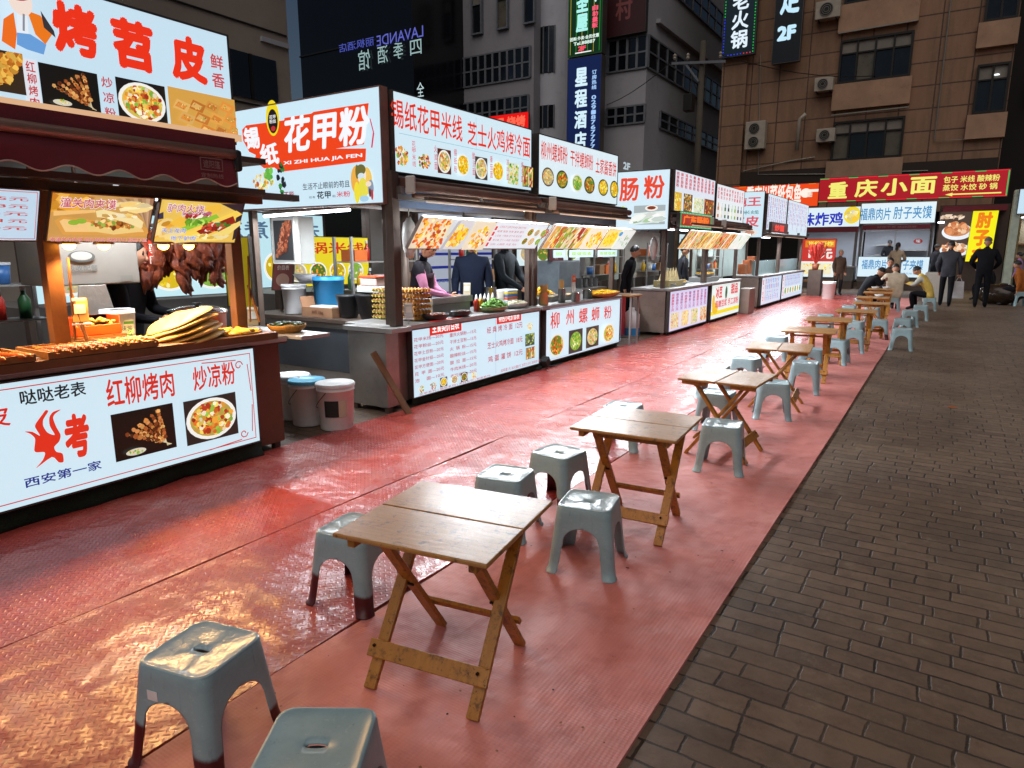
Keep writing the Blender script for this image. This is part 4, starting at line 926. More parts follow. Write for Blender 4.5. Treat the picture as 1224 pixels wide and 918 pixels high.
# ---------------------------------------------------------------- stall 3: snail noodle stall
G3 = stall_frame("noodle_stall", (-5.2, 8.7, 0), "snail noodle stall with red lettered lit front and picture boards, next to the clam stall", 7.48, 10.0, XF, top=2.12, ctop=.83, back=2.1)
skirt(XF + .01, 7.55, 10.0, .09, G3, 8)
p = xpanel(XF + .03, 7.6, 9.97, .085, .82)
for ch, x0, y0, x1, y1 in (("柳", 658, 373.5, 668.5, 391.5), ("州", 676.5, 371, 685.5, 387), ("螺", 692, 369, 702, 385), ("蛳", 707, 367.5, 716, 382.5), ("粉", 722, 366, 730.5, 380)): p.text(ch, p.pb((x0, y0, x1, y1)), "d8301f", .015)
for i, bx in enumerate(((656, 400, 674, 424.5), (679, 395.5, 695, 419), (699, 391.5, 713.6, 412.5), (718.3, 387.5, 732, 408))): p.food(p.pb(bx), "bowl", ("spicy", "green", "noodle", "mixed")[i], (None, "3a3836", "4a4438", None)[i], ("e8e4d0", "3a3430", "2c2824", "f0f0e8")[i], n=48)
p.frame("border", .03, .03, p.w - .03, p.h - .03, .006, "b0b8d0")
p.finish(G3, "front_sign", "d6eefa", .06, .012)
p = xpanel(XF + .03, 7.38, 9.72, 2.22, 2.92)
p.text("柳州螺蛳粉", p.pb((646.5, 167.5, 678, 197)), "d8341f", .01); p.text("干拌螺蛳粉", p.pb((681.6, 178.5, 708.6, 204)), "d8341f", .01); p.text("土家酱香饼", p.pb((712, 188, 736, 212)), "d8341f", .01)
for i, (a, b_, c_, d_) in enumerate(((805, 440, 865, 550), (873, 455, 930, 560), (947, 475, 998, 575), (1003, 485, 1055, 585), (1070, 500, 1118, 595), (1125, 508, 1165, 605))):
    p.food(p.pb((450 + a / 4.08, 90 + b_ / 4.08, 450 + c_ / 4.08, 90 + d_ / 4.08)), "bowl", ("noodle", "spicy", "green", "spicy", "yellow", "yellow")[i], None, ("5a4430", "3a2018", "e8e4d8", "3a2a20", "30281c", "3a3020")[i], n=42)
p.finish(G3, "roof_sign", "e0f2fa", .13, .012)
cassette(G3, 7.5, 9.95, XF + .1, 2.08)
def f_b3(p): p.food((0, 0, p.w * .66, p.h), "strips", "roll", "efe4d4", n=110); p.food((p.w * .66, 0, p.w, p.h), "pile", "yellow", "f4ecd8", n=60)
def f_b4(p): p.food((0, .03, p.w * .5, p.h), "pile", ["f8d818", "ffe038", "f0b810"], "f4e090", n=70); p.food((p.w * .5, 0, p.w, p.h), "pile", "pale", "e4f0ec", n=30); p.ell("food_picture0", p.w * .48, p.h * .8, .06, .04, "30a0e0")
board(G3, 7.4, 8.95, fn=f_b3, face="e8dcc8", side="5a4638"); board(G3, 9.0, 9.95, fn=f_b4, face="e8ecd8", side="5a4638")
for y0, y1 in ((7.9, 8.2), (8.35, 9.1), (9.25, 9.95)):
    p = xpanel(-4.42, y0, y1, 1.44, 1.54); p.text("现做现卖", (.06, .025, y1 - y0 - .06, .075), "a8c83a", .02); p.finish(G3, "hanging_strip", "cdeef2", .015, 0)
tubelight(G3, (-4.16, 7.6, 1.985), (-4.16, 9.8, 1.985), 186, tilt=R(-48), wide=.30); tubelight(G3, (-5.1, 8.2, 2.07), (-5.1, 9.2, 2.07), 62)  # front tube added here too, its wide light meant for the walkway mats
p = xpanel(-5.9, 10.4, 10.9, 1.35, 1.62); p.column("菜单价目", (.2, .02, .3, .25), "f0d0d0", .02); p.finish(G3, "price_board", "7a1c30", .03, .01, mt=DIMLIT)

# ---------------------------------------------------------------- stalls 4 and 5: rice roll stall and drinks stall
XF = -4.17
G4 = stall_frame("rice_roll_stall", (-5, 12.8, 0), "rice roll stall with green bordered lit sign and two big red side characters", 11.65, 14.1, XF, top=2.1, ctop=.86, back=2.0)
p = ypanel(11.58, -5.2, -4.2, 1.9, 2.9)
p.text("肠", p.pb((741, 213.5, 763, 240)), "ea4a30", .03); p.text("粉", p.pb((770, 210, 794, 237)), "ea4a30", .03)
b_ = p.pb((758, 246, 794.7, 268)); p.rect("food_picture0", *b_, "a8b4b8"); p.poly("food_picture0", [(b_[0], b_[1]), (b_[2], b_[1] + .05), (b_[2], b_[3] - .1), (b_[0], b_[1] + .2)], "e4f0ee"); p.chunks("food_picture0", (b_[0] + b_[2]) / 2, (b_[1] + b_[3]) / 2 - .05, .3, .06, "pale" and PAL["pale"], 24, rng, .05, long_=3, ang=.2); p.ell("food_picture0", b_[0] + .33, b_[3] - .05, .12, .05, "f4f0e8"); p.ell("food_picture0", b_[0] + .33, b_[3] - .045, .08, .03, "8a3a20")
p.chunks("leaf_print", .12, .28, .1, .1, ["a8d860", "c8e89a"], 20, rng, .05)
p.finish(G4, "side_sign", "d6eefa", .09, .012)
p = xpanel(XF + .03, 11.68, 14.05, 2.22, 2.9)
for k in range(10): p.column(("招牌肠粉", "鲜虾肠粉", "鸡蛋肠粉", "牛肉肠粉", "酸辣米粉", "瘦肉肠粉", "香菇肠粉", "玉米肠粉", "双蛋肠粉", "皮蛋肉粥")[k], (.06 + .23 * k, .4, .2 + .23 * k, .66), "d03a48" if k % 4 else "b82030", .03, gap=.05)
for i, bx in enumerate(((801.8, 228, 813.5, 254), (816.6, 231, 826, 254), (828, 236, 839, 256), (840.4, 237.5, 850.6, 258))): p.food(p.pb(bx), "full", ("yellow", "noodle", "green", "spicy")[i], ("d8b040", "6a5030", "e0e4d0", "7a4020")[i], n=34)
p.finish(G4, "roof_sign", "dfe8f4", .13, .012)
p = xpanel(XF + .16, 11.65, 13.5, 1.93, 2.2)
p.rect("border", 0, 0, p.w, p.h, "14a060"); p.rect("sign_ground", .06, .035, p.w - .06, p.h - .035, "a82818"); p.text("广东肠粉", (.16, .055, p.w - .16, p.h - .05), "ff7a18", .05)
for k in range(22):
    u = .03 + (p.w - .06) * k / 21; p.ell("bulb_border", u, .018, .014, .01, "e8fff0", 6); p.ell("bulb_border", u, p.h - .018, .014, .01, "e8fff0", 6)
p.finish(G4, "led_sign", "14a060", .06, .006)
p = xpanel(XF + .03, 11.7, 13.95, .08, .8)
for k in range(9): p.column(("招牌肠粉十元", "鲜虾肠粉八元", "鸡蛋肠粉六元", "牛肉肠粉九元", "酸辣粉八元", "瘦肉肠粉七元", "香菇肠粉七元", "玉米肠粉七元", "皮蛋粥五元")[k], (.08 + .24 * k, .36, .22 + .24 * k, .68), "a8407a" if k % 3 else "c02a50", .03, gap=.05)
for k in range(4): p.food((.06 + .55 * k, .04, .5 + .55 * k, .33), "full", ("noodle", "yellow", "green", "spicy")[k], "e0d0b0", n=30)
p.finish(G4, "front_sign", "d4d4f4", .06, .012)
def f_c(pal, bgc):
    def f(p):
        for k in range(2): p.food((p.w * .5 * k, 0, p.w * (.5 + .5 * k) - .02, p.h), "strips", pal, bgc, n=50)
    return f
board(G4, 11.95, 13.0, fn=f_c("roll", "f0ead8"), face="f0ece0", xt=-3.92, xb=-4.14, zt=1.88, zb=1.56, side="2c2622"); board(G4, 13.02, 14.1, fn=f_c("noodle", "f4e4c4"), face="f0ece0", xt=-3.92, xb=-4.14, zt=1.88, zb=1.56, side="8a5a30")
tubelight(G4, (-3.9, 12.0, 1.97), (-3.9, 13.9, 1.97), 115, tilt=R(-48), wide=.30); tubelight(G4, (-4.9, 11.8, 1.95), (-4.9, 13.9, 1.95), 35)
cassette(G4, 13.5, 14.1, XF + .1, 2.06)
G5 = stall_frame("drinks_stall", (-5, 15.3, 0), "stall with bottle pictures on its roof sign and yellow striped lit front", 14.15, 16.6, XF, top=2.1, ctop=.86, back=2.0)
p = xpanel(XF + .03, 14.2, 16.4, 2.15, 2.86)
for k in range(10): p.column(("冰豆浆", "酸梅汤", "绿豆沙", "冰峰水", "柠檬茶", "椰子汁", "米酒酿", "银耳羹", "八宝粥", "花生汁")[k], (.06 + .21 * k, .42, .19 + .21 * k, .67), "c83a50", .02)
for k in range(8):
    u = .14 + .26 * k; c_ = ("c87830", "d8d0c0", "3a6a3a", "2c2c30", "b8d0a0", "8aa83a", "4a3a30", "607088")[k]; p.rect("bottle_picture%d" % k, u - .06, .05, u + .06, .27, c_); p.rect("bottle_picture%d" % k, u - .025, .27, u + .025, .35, c_); p.rect("bottle_picture%d" % k, u - .055, .12, u + .055, .2, "f0e8d8")
p.finish(G5, "roof_sign", "e6eef4", .13, .012)
p = xpanel(XF + .03, 14.25, 16.55, .08, .82)
p.rect("stripe", 0, .08, p.w, .16, "f0dc20"); p.text("冰豆", (.3, .42, .8, .68), "d83040", .04); p.text("甜品", (1.5, .46, 2.1, .7), "d83040", .04); p.ell("leaf_print", 1.12, .52, .09, .14, "2a5a3a"); p.ell("leaf_print", .16, .36, .1, .16, "e8b83a"); p.text("现磨豆浆 手工凉粉", (.3, .22, 2.2, .38), "d85060", .03); p.ell("stripe", .3, .22, .22, .12, "e8c020")
p.finish(G5, "front_sign", "e4f2ee", .06, .012)
cassette(G5, 14.3, 16.6, XF + .12, 2.04)
board(G5, 14.12, 15.2, fn=f_c("spicy", "f4e8d0"), face="f0ece0", xt=-3.92, xb=-4.14, zt=1.88, zb=1.56); board(G5, 15.22, 16.4, fn=f_c("pale", "f4f4f0"), face="f4f4f0", xt=-3.92, xb=-4.14, zt=1.88, zb=1.56)
tubelight(G5, (-3.9, 14.3, 1.97), (-3.9, 16.3, 1.97), 115, tilt=R(-48), wide=.30); tubelight(G5, (-4.9, 14.3, 1.95), (-4.9, 16.3, 1.95), 29)
for G, y0, y1, c in ((G4, 12.6, 14.0, "a8b0a4"), (G5, 14.3, 16.5, "b4aca0")): MB().box(XF - 2.02, y0, .9, XF - 1.99, y1, 1.95).build("rear_panel", mat("rear_" + c, c, .5, 0, .12, 2, dirt=.3), G)
skirt(XF + .01, 11.7, 14.1, .08, G4, 11); skirt(XF + .01, 14.2, 16.6, .08, G5, 12)

# ---------------------------------------------------------------- stalls 6 and 7 at the far end of the row
XF = -4.1
G6 = stall_frame("noodle_stall", (-5, 19.7, 0), "far wonton stall with pale blue menu signs and small red fried noodle sign", 18.45, 21.0, XF, top=2.05, ctop=.87, back=1.9)
G7 = stall_frame("noodle_stall", (-5, 22.2, 0), "farthest stall of the row with blue menu signs, at the end of the red matting", 21.05, 24.6, XF, top=2.05, ctop=.87, back=1.9)
p = ypanel(18.4, -5.05, -4.14, 1.86, 3.0); p.text("饨王", (.12, .78, .84, 1.02), "d85a68", .03); p.text("吃 米线", (.1, .58, .8, .68), "6a98a0", .02); p.text("凉皮", (.1, .26, .82, .54), "d85a68", .03); p.ell("food_picture0", .6, .12, .2, .09, "e8e0d8"); p.ell("food_picture0", .6, .12, .12, .05, "c89078"); p.finish(G6, "side_sign", "cfeaf6", .08, .012)
for G, y0, y1, off in ((G6, 18.5, 20.95, 0), (G7, 21.1, 24.4, 3)):
    p = xpanel(XF + .03, y0, y1, 1.98, 2.95); n = int((y1 - y0) / .24)
    for k in range(n): p.column(("馄饨汤面米线", "凉皮擀面皮子", "炒面炒饭炒粉", "砂锅土豆片粉", "肉丸胡辣汤包")[(k + off) % 5], (.06 + .235 * k, .28 if k % 3 else .1, .19 + .235 * k, .92), ("a85a98", "8a6ab8", "c05a80")[(k + off) % 3], .02, gap=.08)
    p.finish(G, "roof_sign", "d4e8f4", .12, .012)
    p = xpanel(XF + .03, y0, y1, .1, .83)
    p.rect("heading_label", .08, .06, .3, .68, "f0f4f8"); p.column("【小吃】", (.12, .08, .26, .66), "d84048", .03)
    for k in range(n - 2): p.column(("馄饨八元", "凉皮七元", "炒面十元", "砂锅十五")[(k + off) % 4], (.4 + .22 * k, .36 if off else .08, .54 + .22 * k, .68), "7080c8" if k % 3 else "c05a70", .02)
    if off:
        for k in range(7): p.food((.35 + .38 * k, .1, .65 + .38 * k, .34), "bowl", ("green", "yellow")[k % 2], None, n=10)
    p.finish(G, "front_sign", "cfe2f6", .06, .012)
    tubelight(G, (-4.1, y0 + .1, 1.9), (-4.1, y1 - .1, 1.9), 130, tilt=R(-48), wide=.30)
    tubelight(G, (-5.2, y0 + .1, 1.93), (-5.2, y1 - .1, 1.93), 60)
    MB().box(-4.35, y0, .872, -4.28, y1, 1.25).build("glass_guard", mat("clear_guard", "8aa0a0", .1, 0, .1), G)
p = xpanel(XF + .14, 18.6, 20.7, 1.98, 2.24); p.rect("sign_ground", .04, .03, p.w - .04, p.h - .03, "5a0c10"); p.text("炒面", (.4, .04, p.w - .5, p.h - .04), "ff3a30", .05); p.finish(G6, "led_sign", "3a0a0c", .06, .01)
for G, y0, y1, c in ((G6, 18.6, 20.9, "b8c4bc"), (G7, 21.2, 24.4, "a8b4b0")): MB().box(XF - 1.93, y0, .7, XF - 1.9, y1, 1.95).build("rear_panel", mat("rear_" + c, c, .5, 0, .12, 2, dirt=.3), G)
skirt(XF + .01, 18.5, 21, .1, G6, 15); skirt(XF + .01, 21.1, 24.5, .1, G7, 16)

# ---------------------------------------------------------------- stalls facing us at the end of the lane
def endstall(name, label, x0, x1, y, sgn, front, top, body="56524f"):
    t = thing(name, ((x0 + x1) / 2, y, 0), label, "food stall")
    MB().box(x0, y + .05, .84, x1, y + .9, .9).build("counter", steel, t, bevel=.006)
    MB().box(x0 + .03, y + .1, .3, x1 - .03, y + .85, .838).build("cabinet", grey_metal, t)
    MB().box(x0 + .06, y + .14, 0, x1 - .06, y + .8, .3).build("plinth", dkmetal, t)
    for x in (x0 + .05, x1 - .05): MB().box(x - .05, y + .02, .0 if 0 else .902, x + .05, y + .12, top).build("post", grey_metal, t, bevel=.01)
    MB().box(x0, y - .05, top, x1, y + 2.2, top + .08).build("roof", grey_metal, t)
    MB().box(x0, y + 2.1, .3, x1, y + 2.2, top).build("back_wall", mat("white_stall_wall", "b8bcc8", .5, 0, .06, 2), t)
    return t
E1 = endstall("chicken_stall", "fried chicken stall with blue lettered white sign and red poster at the lane's end", -5.3, -3.12, 30, None, None, 2.45)
p = ypanel(29.9, -5.28, -3.1, 2.43, 3.18); p.text("美味炸鸡", p.pb((942, 255, 1007, 269.5)), "2430b8", .03); a0 = p.uv(1018, 257); p.ell("food_picture0", a0[0] + .02, a0[1], .3, .33, "f4d830"); p.chunks("food_picture0", a0[0], a0[1], .2, .2, ["f4e088", "f0c030", "f8f0d0"], 22, rng, .09); p.finish(E1, "roof_sign", "dff0f8", .15, .012)
MB().box(-5.28, 29.7, 2.22, -3.1, 29.95, 2.42).build("valance", aw_cloth, E1)
p = ypanel(29.95, -5.2, -3.85, .45, 1.95); p.rect("poster_ground", 0, .62, 1.35, 1.5, "c8322a"); p.rect("poster_ground", .2, 1.18, 1.3, 1.45, "e08a20"); p.text("半价开炸", (.3, 1.22, 1.25, 1.42), "ffe860", .04); p.text("15元", (.35, .72, 1.25, 1.12), "f4e8e0", .05); p.food((.1, .1, 1.25, .55), "full", "yellow", "f0e8c8", n=30); p.finish(E1, "poster", "e8f4f4", .05, .01)
tubelight(E1, (-5.1, 30.2, 2.38), (-3.3, 30.2, 2.38), 40)
E2 = endstall("meat_slice_stall", "white lit stall with pale blue lettering on both sign and counter, facing the lane", -3.05, -.6, 30, None, None, 2.5)
p = ypanel(29.9, -3.07, -.6, 2.53, 3.28); p.text("福鼎肉片", p.pb((1029, 249, 1064, 263)), "3a8ac0", .015); p.text("肘子夹馍", p.pb((1069, 247, 1113, 261)), "3a8ac0", .015); p.finish(E2, "roof_sign", "e0f2f8", .15, .012)
p = ypanel(30.0, -3.0, -.62, .5, 1.26); p.text("福鼎肉片", (.12, .28, 1.0, .66), "4a90c4", .02); p.text("肘子夹馍", (1.3, .28, 2.2, .66), "4a90c4", .02); p.text("正宗福建风味小吃", (1.2, .1, 2.1, .18), "7aa8c8", .01); p.finish(E2, "front_sign", "d8eef8", .06, .012)
MB().box(-2.95, 29.72, 2.3, -.7, 29.95, 2.46).build("valance", aw_cloth, E2)
p = ypanel(29.71, -2.95, -.7, 2.3, 2.46); p.text("好吃不贵 欢迎品尝", (.5, .04, 1.8, .12), "8a5a5a", .02, "valance_words"); p.art["valance_words"].build("valance_words", PRINT, E2, fix=False)
b = MB()
for x in (-2.98, -1.85, -.72): b.box(x, 30.02, 1.28, x + .06, 30.08, 2.28)
b.box(-2.98, 30.02, 2.22, -.66, 30.08, 2.28); b.build("window_frame", mat("aluminium", "a0a4a8", .35, .7), E2)
b = MB(); b.box(-2.6, 31.2, 1.3, -1.9, 32, 1.34); b.box(-2.6, 31.2, 1.7, -1.9, 32, 1.74); b.box(-1.7, 31.2, 1.5, -.8, 32, 1.54); b.build("shelf", steel, E2)
p = ypanel(32.08, -1.3, -.95, 1.75, 2.0); p.ell("wall_mark", .17, .12, .16, .1, "d03030"); p.text("味", (.1, .05, .25, .2), "ffffff", .03, "wall_mark"); p.art["wall_mark"].build("wall_mark", PRINT, E2, fix=False)
tubelight(E2, (-2.9, 30.3, 2.42), (-.8, 30.3, 2.42), 60)
# shop front with the picture board
E3 = thing("shop_front", (.5, 31, 0), "dark shop front with bowl picture and yellow vertical sign, behind two walking men", "shop")
MB().box(-.5, 31.3, 0, 1.7, 32.3, 3.2).build("wall", mat("brown_shop_wall", "4a3a30", .8, 0, .2, 2), E3)
MB().box(-.4, 30.95, 2.95, 1.6, 31.3, 3.15).build("valance", aw_cloth, E3)
p = ypanel(31.2, -.45, .62, 1.25, 2.95); p.rect("food_picture0", 0, 0, p.w, p.h, "4a3a30"); p.ell("food_picture0", .6, .95, .5, .3, "e8eef4"); p.ell("food_picture0", .58, 1.02, .42, .24, "c8885a"); p.chunks("food_picture0", .56, 1.08, .36, .22, ["e0a070", "f0c8a0", "b8683a", "d88a58"], 40, rng, .09); p.ell("food_picture0", .6, .28, .5, .25, "e8eef4"); p.chunks("food_picture0", .58, .36, .38, .18, ["e0a878", "b8704a", "f0d0b0"], 34, rng, .09); p.chunks("food_picture0", .4, 1.5, .4, .06, ["d0b090", "e8d0b8"], 10, rng, .06, long_=2.5); p.finish(E3, "picture_board", "5a4a40", .08, .01)
p = Panel((.52, 31.05, 1.1), (1, 0, 0), (.03, 0, 1), .78, 1.88); p.column("肘子夹", (.14, -.1, .64, 1.84), "f08010", .06, gap=.08); p.finish(E3, "yellow_sign", "f6ee14", .08, .01)
MB().box(-.5, 30.4, 0, .0, 30.9, 1.0).build("counter", mat("white_counter", "a8a49c", .5), E3, bevel=.01)
lm = MB().lathe([(0, .04), (.1, .02), (.11, -.02), (0, -.04)], (-.4, 30.7, 2.55), 12).build("lamp", tube_on, E3, smooth=True)
E4 = thing("shop_front", (3.2, 28, 0), "lit shop front with pale blue sign cut by the right edge of the view", "shop")
MB().box(1.95, 29.2, 0, 5, 30, 3.6).build("wall", mat("warm_shop_wall", "8a7a64", .7, 0, .2, 2), E4)
MB().box(1.62, 28.6, 0, 1.85, 29.2, 3.5).build("pillar", mat("green_white_pillar", "a8b0a0", .6), E4)
p = ypanel(28.5, 1.75, 4.2, 2.72, 3.5); p.text("小吃店", (.5, .2, 2.0, .6), "5a88b8", .03); p.finish(E4, "sign_box", "c4def0", .2, .02)
tubelight(E4, (1.9, 28.8, 2.6), (3.6, 28.8, 2.6), 25)
sh = MB(); sh.box(1.9, 29.0, 1.2, 2.6, 29.19, 1.25); sh.box(1.9, 29.0, 1.7, 2.6, 29.19, 1.75); sh.build("shelf", wood_post, E4)

# ---------------------------------------------------------------- second row of stalls seen through the first
def rear(label, y0, y1, x, fc, txt, tcol, stripes=False, z0=.9, z1=2.0, pale="d8eef4"):
    t = thing("rear_stall", (x, (y0 + y1) / 2, 0), label, "food stall", "stalls of the next row behind")
    MB().box(x - 1.6, y0, 0, x - .1, y1, .85).build("counter", grey_metal, t)
    MB().box(x - 1.7, y0, 2.3, x + .1, y1, 2.36).build("roof", dkmetal, t)
    for y in (y0 + .06, y1 - .06): MB().box(x - .1, y - .05, 0, x, y + .05, 2.3).build("post", dkmetal, t)
    p = xpanel(x + .02, y0 + .1, y1 - .1, z0, z1)
    if stripes:
        for k in range(5): p.rect("stripe", 0, .12 + .24 * k, p.w, .17 + .24 * k, "1a2a9a")
        p.text("电话:15129400007", (.1, .34, p.w * .7, .4), "7a88b0", .01)
    else:
        p.text(txt, (.1, p.h * .66, p.w - .1, p.h * .9), tcol, .02)
        for k in range(4): p.food((.1 + (p.w - .2) * k / 4, .06, .06 + (p.w - .2) * (k + 1) / 4, p.h * .5), "bowl", ("noodle", "spicy", "yellow", "green")[k], None, n=12)
    p.finish(t, "glowing_panel", fc, .06, .012, mt=LIT if not stripes else GLOWPAINT)  # striped wall is no lamp; its glow stands in for light on it
    tubelight(t, (x - .5, y0 + .2, 2.25), (x - .5, y1 - .2, 2.25), 22)
    return t
rear("rear stall with pale blue picture panel seen past the grill stall", 3.6, 6.6, -9.2, "c4e8f0", "特色小吃 烧烤", "4a6a78")
rear("rear stall with yellow panel and red words, seen over the egg trays", 7.0, 9.1, -8.9, "e8d42a", "砂锅米线", "c82820", z0=.95, z1=1.75)
rear("rear stall with tall pale cyan panel between the yellow one and the blue striped wall", 7.0, 10.4, -11.5, "bfe4ee", "关东煮 卤味", "4a6a88", z0=.8, z1=2.25)
rear("white stall wall with dark blue stripes behind the woman in pink", 8.2, 11.6, -7.9, "c8d0e0", "", "", True, .6, 2.2)
rear("rear stall with lit white panel seen behind the snail noodle stall", 12.2, 15.4, -7.8, "d8ecf0", "鸡公煲 煲仔饭", "c84a3a", z0=1.2, z1=2.1)
rear("rear stall with yellow sign seen between the middle stalls", 16.4, 19.4, -7.6, "e8d85a", "酸辣粉", "c82820", z0=1.2, z1=2.0)
rear("rear stall with pale panel behind the far wonton stall", 20.2, 24.4, -7.0, "d0e4e8", "麻辣烫 冒菜", "3a78a0", z0=1.0, z1=2.0)
# ================================================================== plastic stools
def stool_plastic(name, dark_red):
    g = NG(name); tc = g.n.new("ShaderNodeTexCoord").outputs["Object"]; sp = g.n.new("ShaderNodeSeparateXYZ"); g.l.new(tc, sp.inputs[0])
    c = g.mix(g.ramp(g.noise(tc, 7, 6, .7), (.35, 0.), (.75, 1.)), "8fa6ab", "7c9398")
    c = g.mix(g.ramp(g.noise(tc, 60, 4, .7), (.6, 0.), (.75, .5)), c, "b4c0c0"); sm2 = g.n.new("ShaderNodeMapping"); sm2.inputs["Scale"].default_value = (60, 60, 5); g.l.new(tc, sm2.inputs[0]); c = g.mix(g.ramp(g.noise(sm2.outputs[0], 1, 5, .7), (.6, 0.), (.72, .4)), c, "4e5a5e")
    if dark_red:
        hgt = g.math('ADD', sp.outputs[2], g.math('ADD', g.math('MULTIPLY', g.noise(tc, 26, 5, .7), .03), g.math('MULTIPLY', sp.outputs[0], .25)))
        c = g.mix(g.ramp(hgt, (.135, 1.), (.15, 0.)), c, "4a1416")  # lower legs dark red below an uneven height
    g.l.new(c, g.b.inputs["Base Color"]); g.b.inputs["Roughness"].default_value = .36; g.b.inputs["Specular IOR Level"].default_value = .45
    g.l.new(g.bump(g.noise(tc, 35, 4, .6), .06, .01), g.b.inputs["Normal"]); return g.m
def film(name):
    g = NG(name); tc = g.n.new("ShaderNodeTexCoord").outputs["Object"]
    g.b.inputs["Roughness"].default_value = .24; g.b.inputs["Specular IOR Level"].default_value = .6
    c = g.mix(g.ramp(g.noise(tc, 9, 5, .7), (.4, 0.), (.7, 1.)), "8fa4aa", "a8b6ba"); g.l.new(c, g.b.inputs["Base Color"])
    sp = g.n.new("ShaderNodeSeparateXYZ"); g.l.new(tc, sp.inputs[0])
    ang = g.math('ARCTAN2', sp.outputs[1], sp.outputs[0])
    cr = g.math('SINE', g.math('ADD', g.math('MULTIPLY', ang, 4.0), g.math('MULTIPLY', g.noise(tc, 8, 4, .6), 16.0)))
    g.l.new(g.bump(g.math('ADD', cr, g.math('MULTIPLY', g.noise(tc, 14, 3, .5), .5)), .2, .006), g.b.inputs["Normal"]); return g.m
STP, STS, FILM = stool_plastic("grey_blue_plastic", False), stool_plastic("grey_plastic_red_below", True), film("clear_film_over_seat")
SH = .35
SQ = (1.12, 1.12, .945)                 # squat pattern of these stools
def rsq(s, a, rc):
    """outline of a rounded square: s in [0,4) runs side by side, a half side, rc corner radius -> x, y, normal angle"""
    side = int(s) % 4; t = (s - int(s)) * 2 - 1          # -1..1 along the side, corners at the ends
    k = a - rc; x = t * a
    if abs(x) <= k: px, py = x, -a
    else:
        q = (abs(x) - k) / rc * math.pi / 4; px, py = (k + rc * math.sin(q)) * (1 if x > 0 else -1), -k - rc * math.cos(q)
    an = side * math.pi / 2
    return px * math.cos(an) - py * math.sin(an), px * math.sin(an) + py * math.cos(an)
def stool_mesh():
    zs = [0, .006, .012, .06, .12, .165, .195, .215, .230, .239, .2445, .247, .258, .28, .31, .335, .344, .349]
    za, H0, K = .247, .67, 9
    b = MB(); rings = []
    for z in zs:
        t = z / SH
        a = .150 - .030 * t - (.0022 if z > .012 else 0) + (.006 if z < .007 else 0)
        if z > .335: a -= (z - .335) * .22
        rc = .034 + .004 * t
        if z >= za: h = 0
        elif z <= .15: h = H0 - .06 * z / .15
        else: q = (z - .15) / (za - .15); h = (H0 - .06) * max(0, 1 - q ** 2.6) ** .5
        row = []
        for side in range(4):
            for k in range(K + 1):
                u = h + (1 - h) * (k / K)                              # from the arch edge to the corner
                row.append(rsq(side + (u + 1) / 2 - 1e-6, a, rc) + (z,))
            for k in range(K + 1):
                u = 1 - (1 - h) * (k / K); row.append(rsq(side + 1 + (-u + 1) / 2, a, rc) + (z,))
        rings.append(row)
    m = len(rings[0]); vs = [v for r_ in rings for v in r_]; fs = []
    for i in range(len(zs) - 1):
        for side in range(4):
            o0 = side * 2 * (K + 1)
            for k in range(2 * K + 1):
                if k == K: continue
                j = o0 + k; fs.append((i * m + j, i * m + j + 1, (i + 1) * m + j + 1, (i + 1) * m + j))
    b.add(vs, fs, 0)
    return b
def seat_mesh():
    """dished top with a raised rim and a hand slot"""
    b = MB(); n = 48; vs = []; fs = []; prof = [(1.0, .3493), (.97, .3525), (.93, .3525), (.90, .3500), (.75, .3470), (.5, .3445), (.25, .3435)]
    a = .1165
    for (f, z) in prof:
        for k in range(n):
            x, y = rsq(4 * k / n + .5, a, .036); vs.append((x * f, y * f, z))
    for rz_, s in ((.3425, 1.), (.334, .92)):
        for k in range(n):
            x, y = rsq(4 * k / n + .5, 1, .9); vs.append((x * .028 * s, y * .0105 * s, rz_))
    R_ = len(prof) + 2
    for i in range(R_ - 1):
        for k in range(n): fs.append((i * n + k, i * n + (k + 1) % n, (i + 1) * n + (k + 1) % n, (i + 1) * n + k))
    return b.add(vs, fs, 0)
def make_stool(dark_red, wrapped):
    t = thing("plastic_stool", (0, 0, 0), "x", "stool", "grey plastic stools along the tables")
    o = stool_mesh().build("legs_and_apron", STS if dark_red else STP, t, smooth=True); sm = o.modifiers.new("s", 'SOLIDIFY'); sm.thickness = .0035; sm.offset = -1
    s = seat_mesh().build("seat", FILM if wrapped else STP, t, smooth=True)
    sl = MB().lathe([(0, .330), (.024, .330), (.024, .329), (0, .329)], (0, 0, 0), 20, sx=1.1, sy=.45).build("slot_shade_disc", mat("slot_shade_dark", "15181a", .8), s)  # dark disc under the slot stands in for the shade inside it
    return t
protos = {}
def stool(px, py, rz, label, kind="w", dz=0):
    global protos
    p = gz(px, py, SH * SQ[2] + dz)
    if kind not in protos: protos[kind] = o = make_stool("s" in kind, "w" in kind)
    else: o = copy_tree(protos[kind])
    put(o, (p.x, p.y, .0135 if -4 < p.x < -.68 else .002), R(rz), label); o.scale = SQ
    return o
stool(241, 779, 12, "nearest whole grey stool with white sticker and dark red lower legs, in the foreground", "ws")
for ch in protos["ws"].children:
    pass
stool(378, 893, 32, "unwrapped grey stool cut off by the bottom edge of the view", "p")
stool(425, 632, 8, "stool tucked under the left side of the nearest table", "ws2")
stool(604, 568, 10, "stool standing behind the far edge of the nearest table, left of its neighbour", "w")
stool(668, 542, -6, "stool with dark red lower legs between the two nearest tables", "s2w")
stool(704, 601, 12, "stool at the right of the nearest table, closest to the bricks on that side", "w2")
stool(745, 486, 5, "stool behind the left corner of the second table", "w3")
stool(864, 508, 9, "stool alone in the open at the right of the third table's near side", "w")
stool(855, 439, 4, "stool behind the far left corner of the third table", "w")
stool(893, 429, -8, "stool left of the fourth table", "w3")
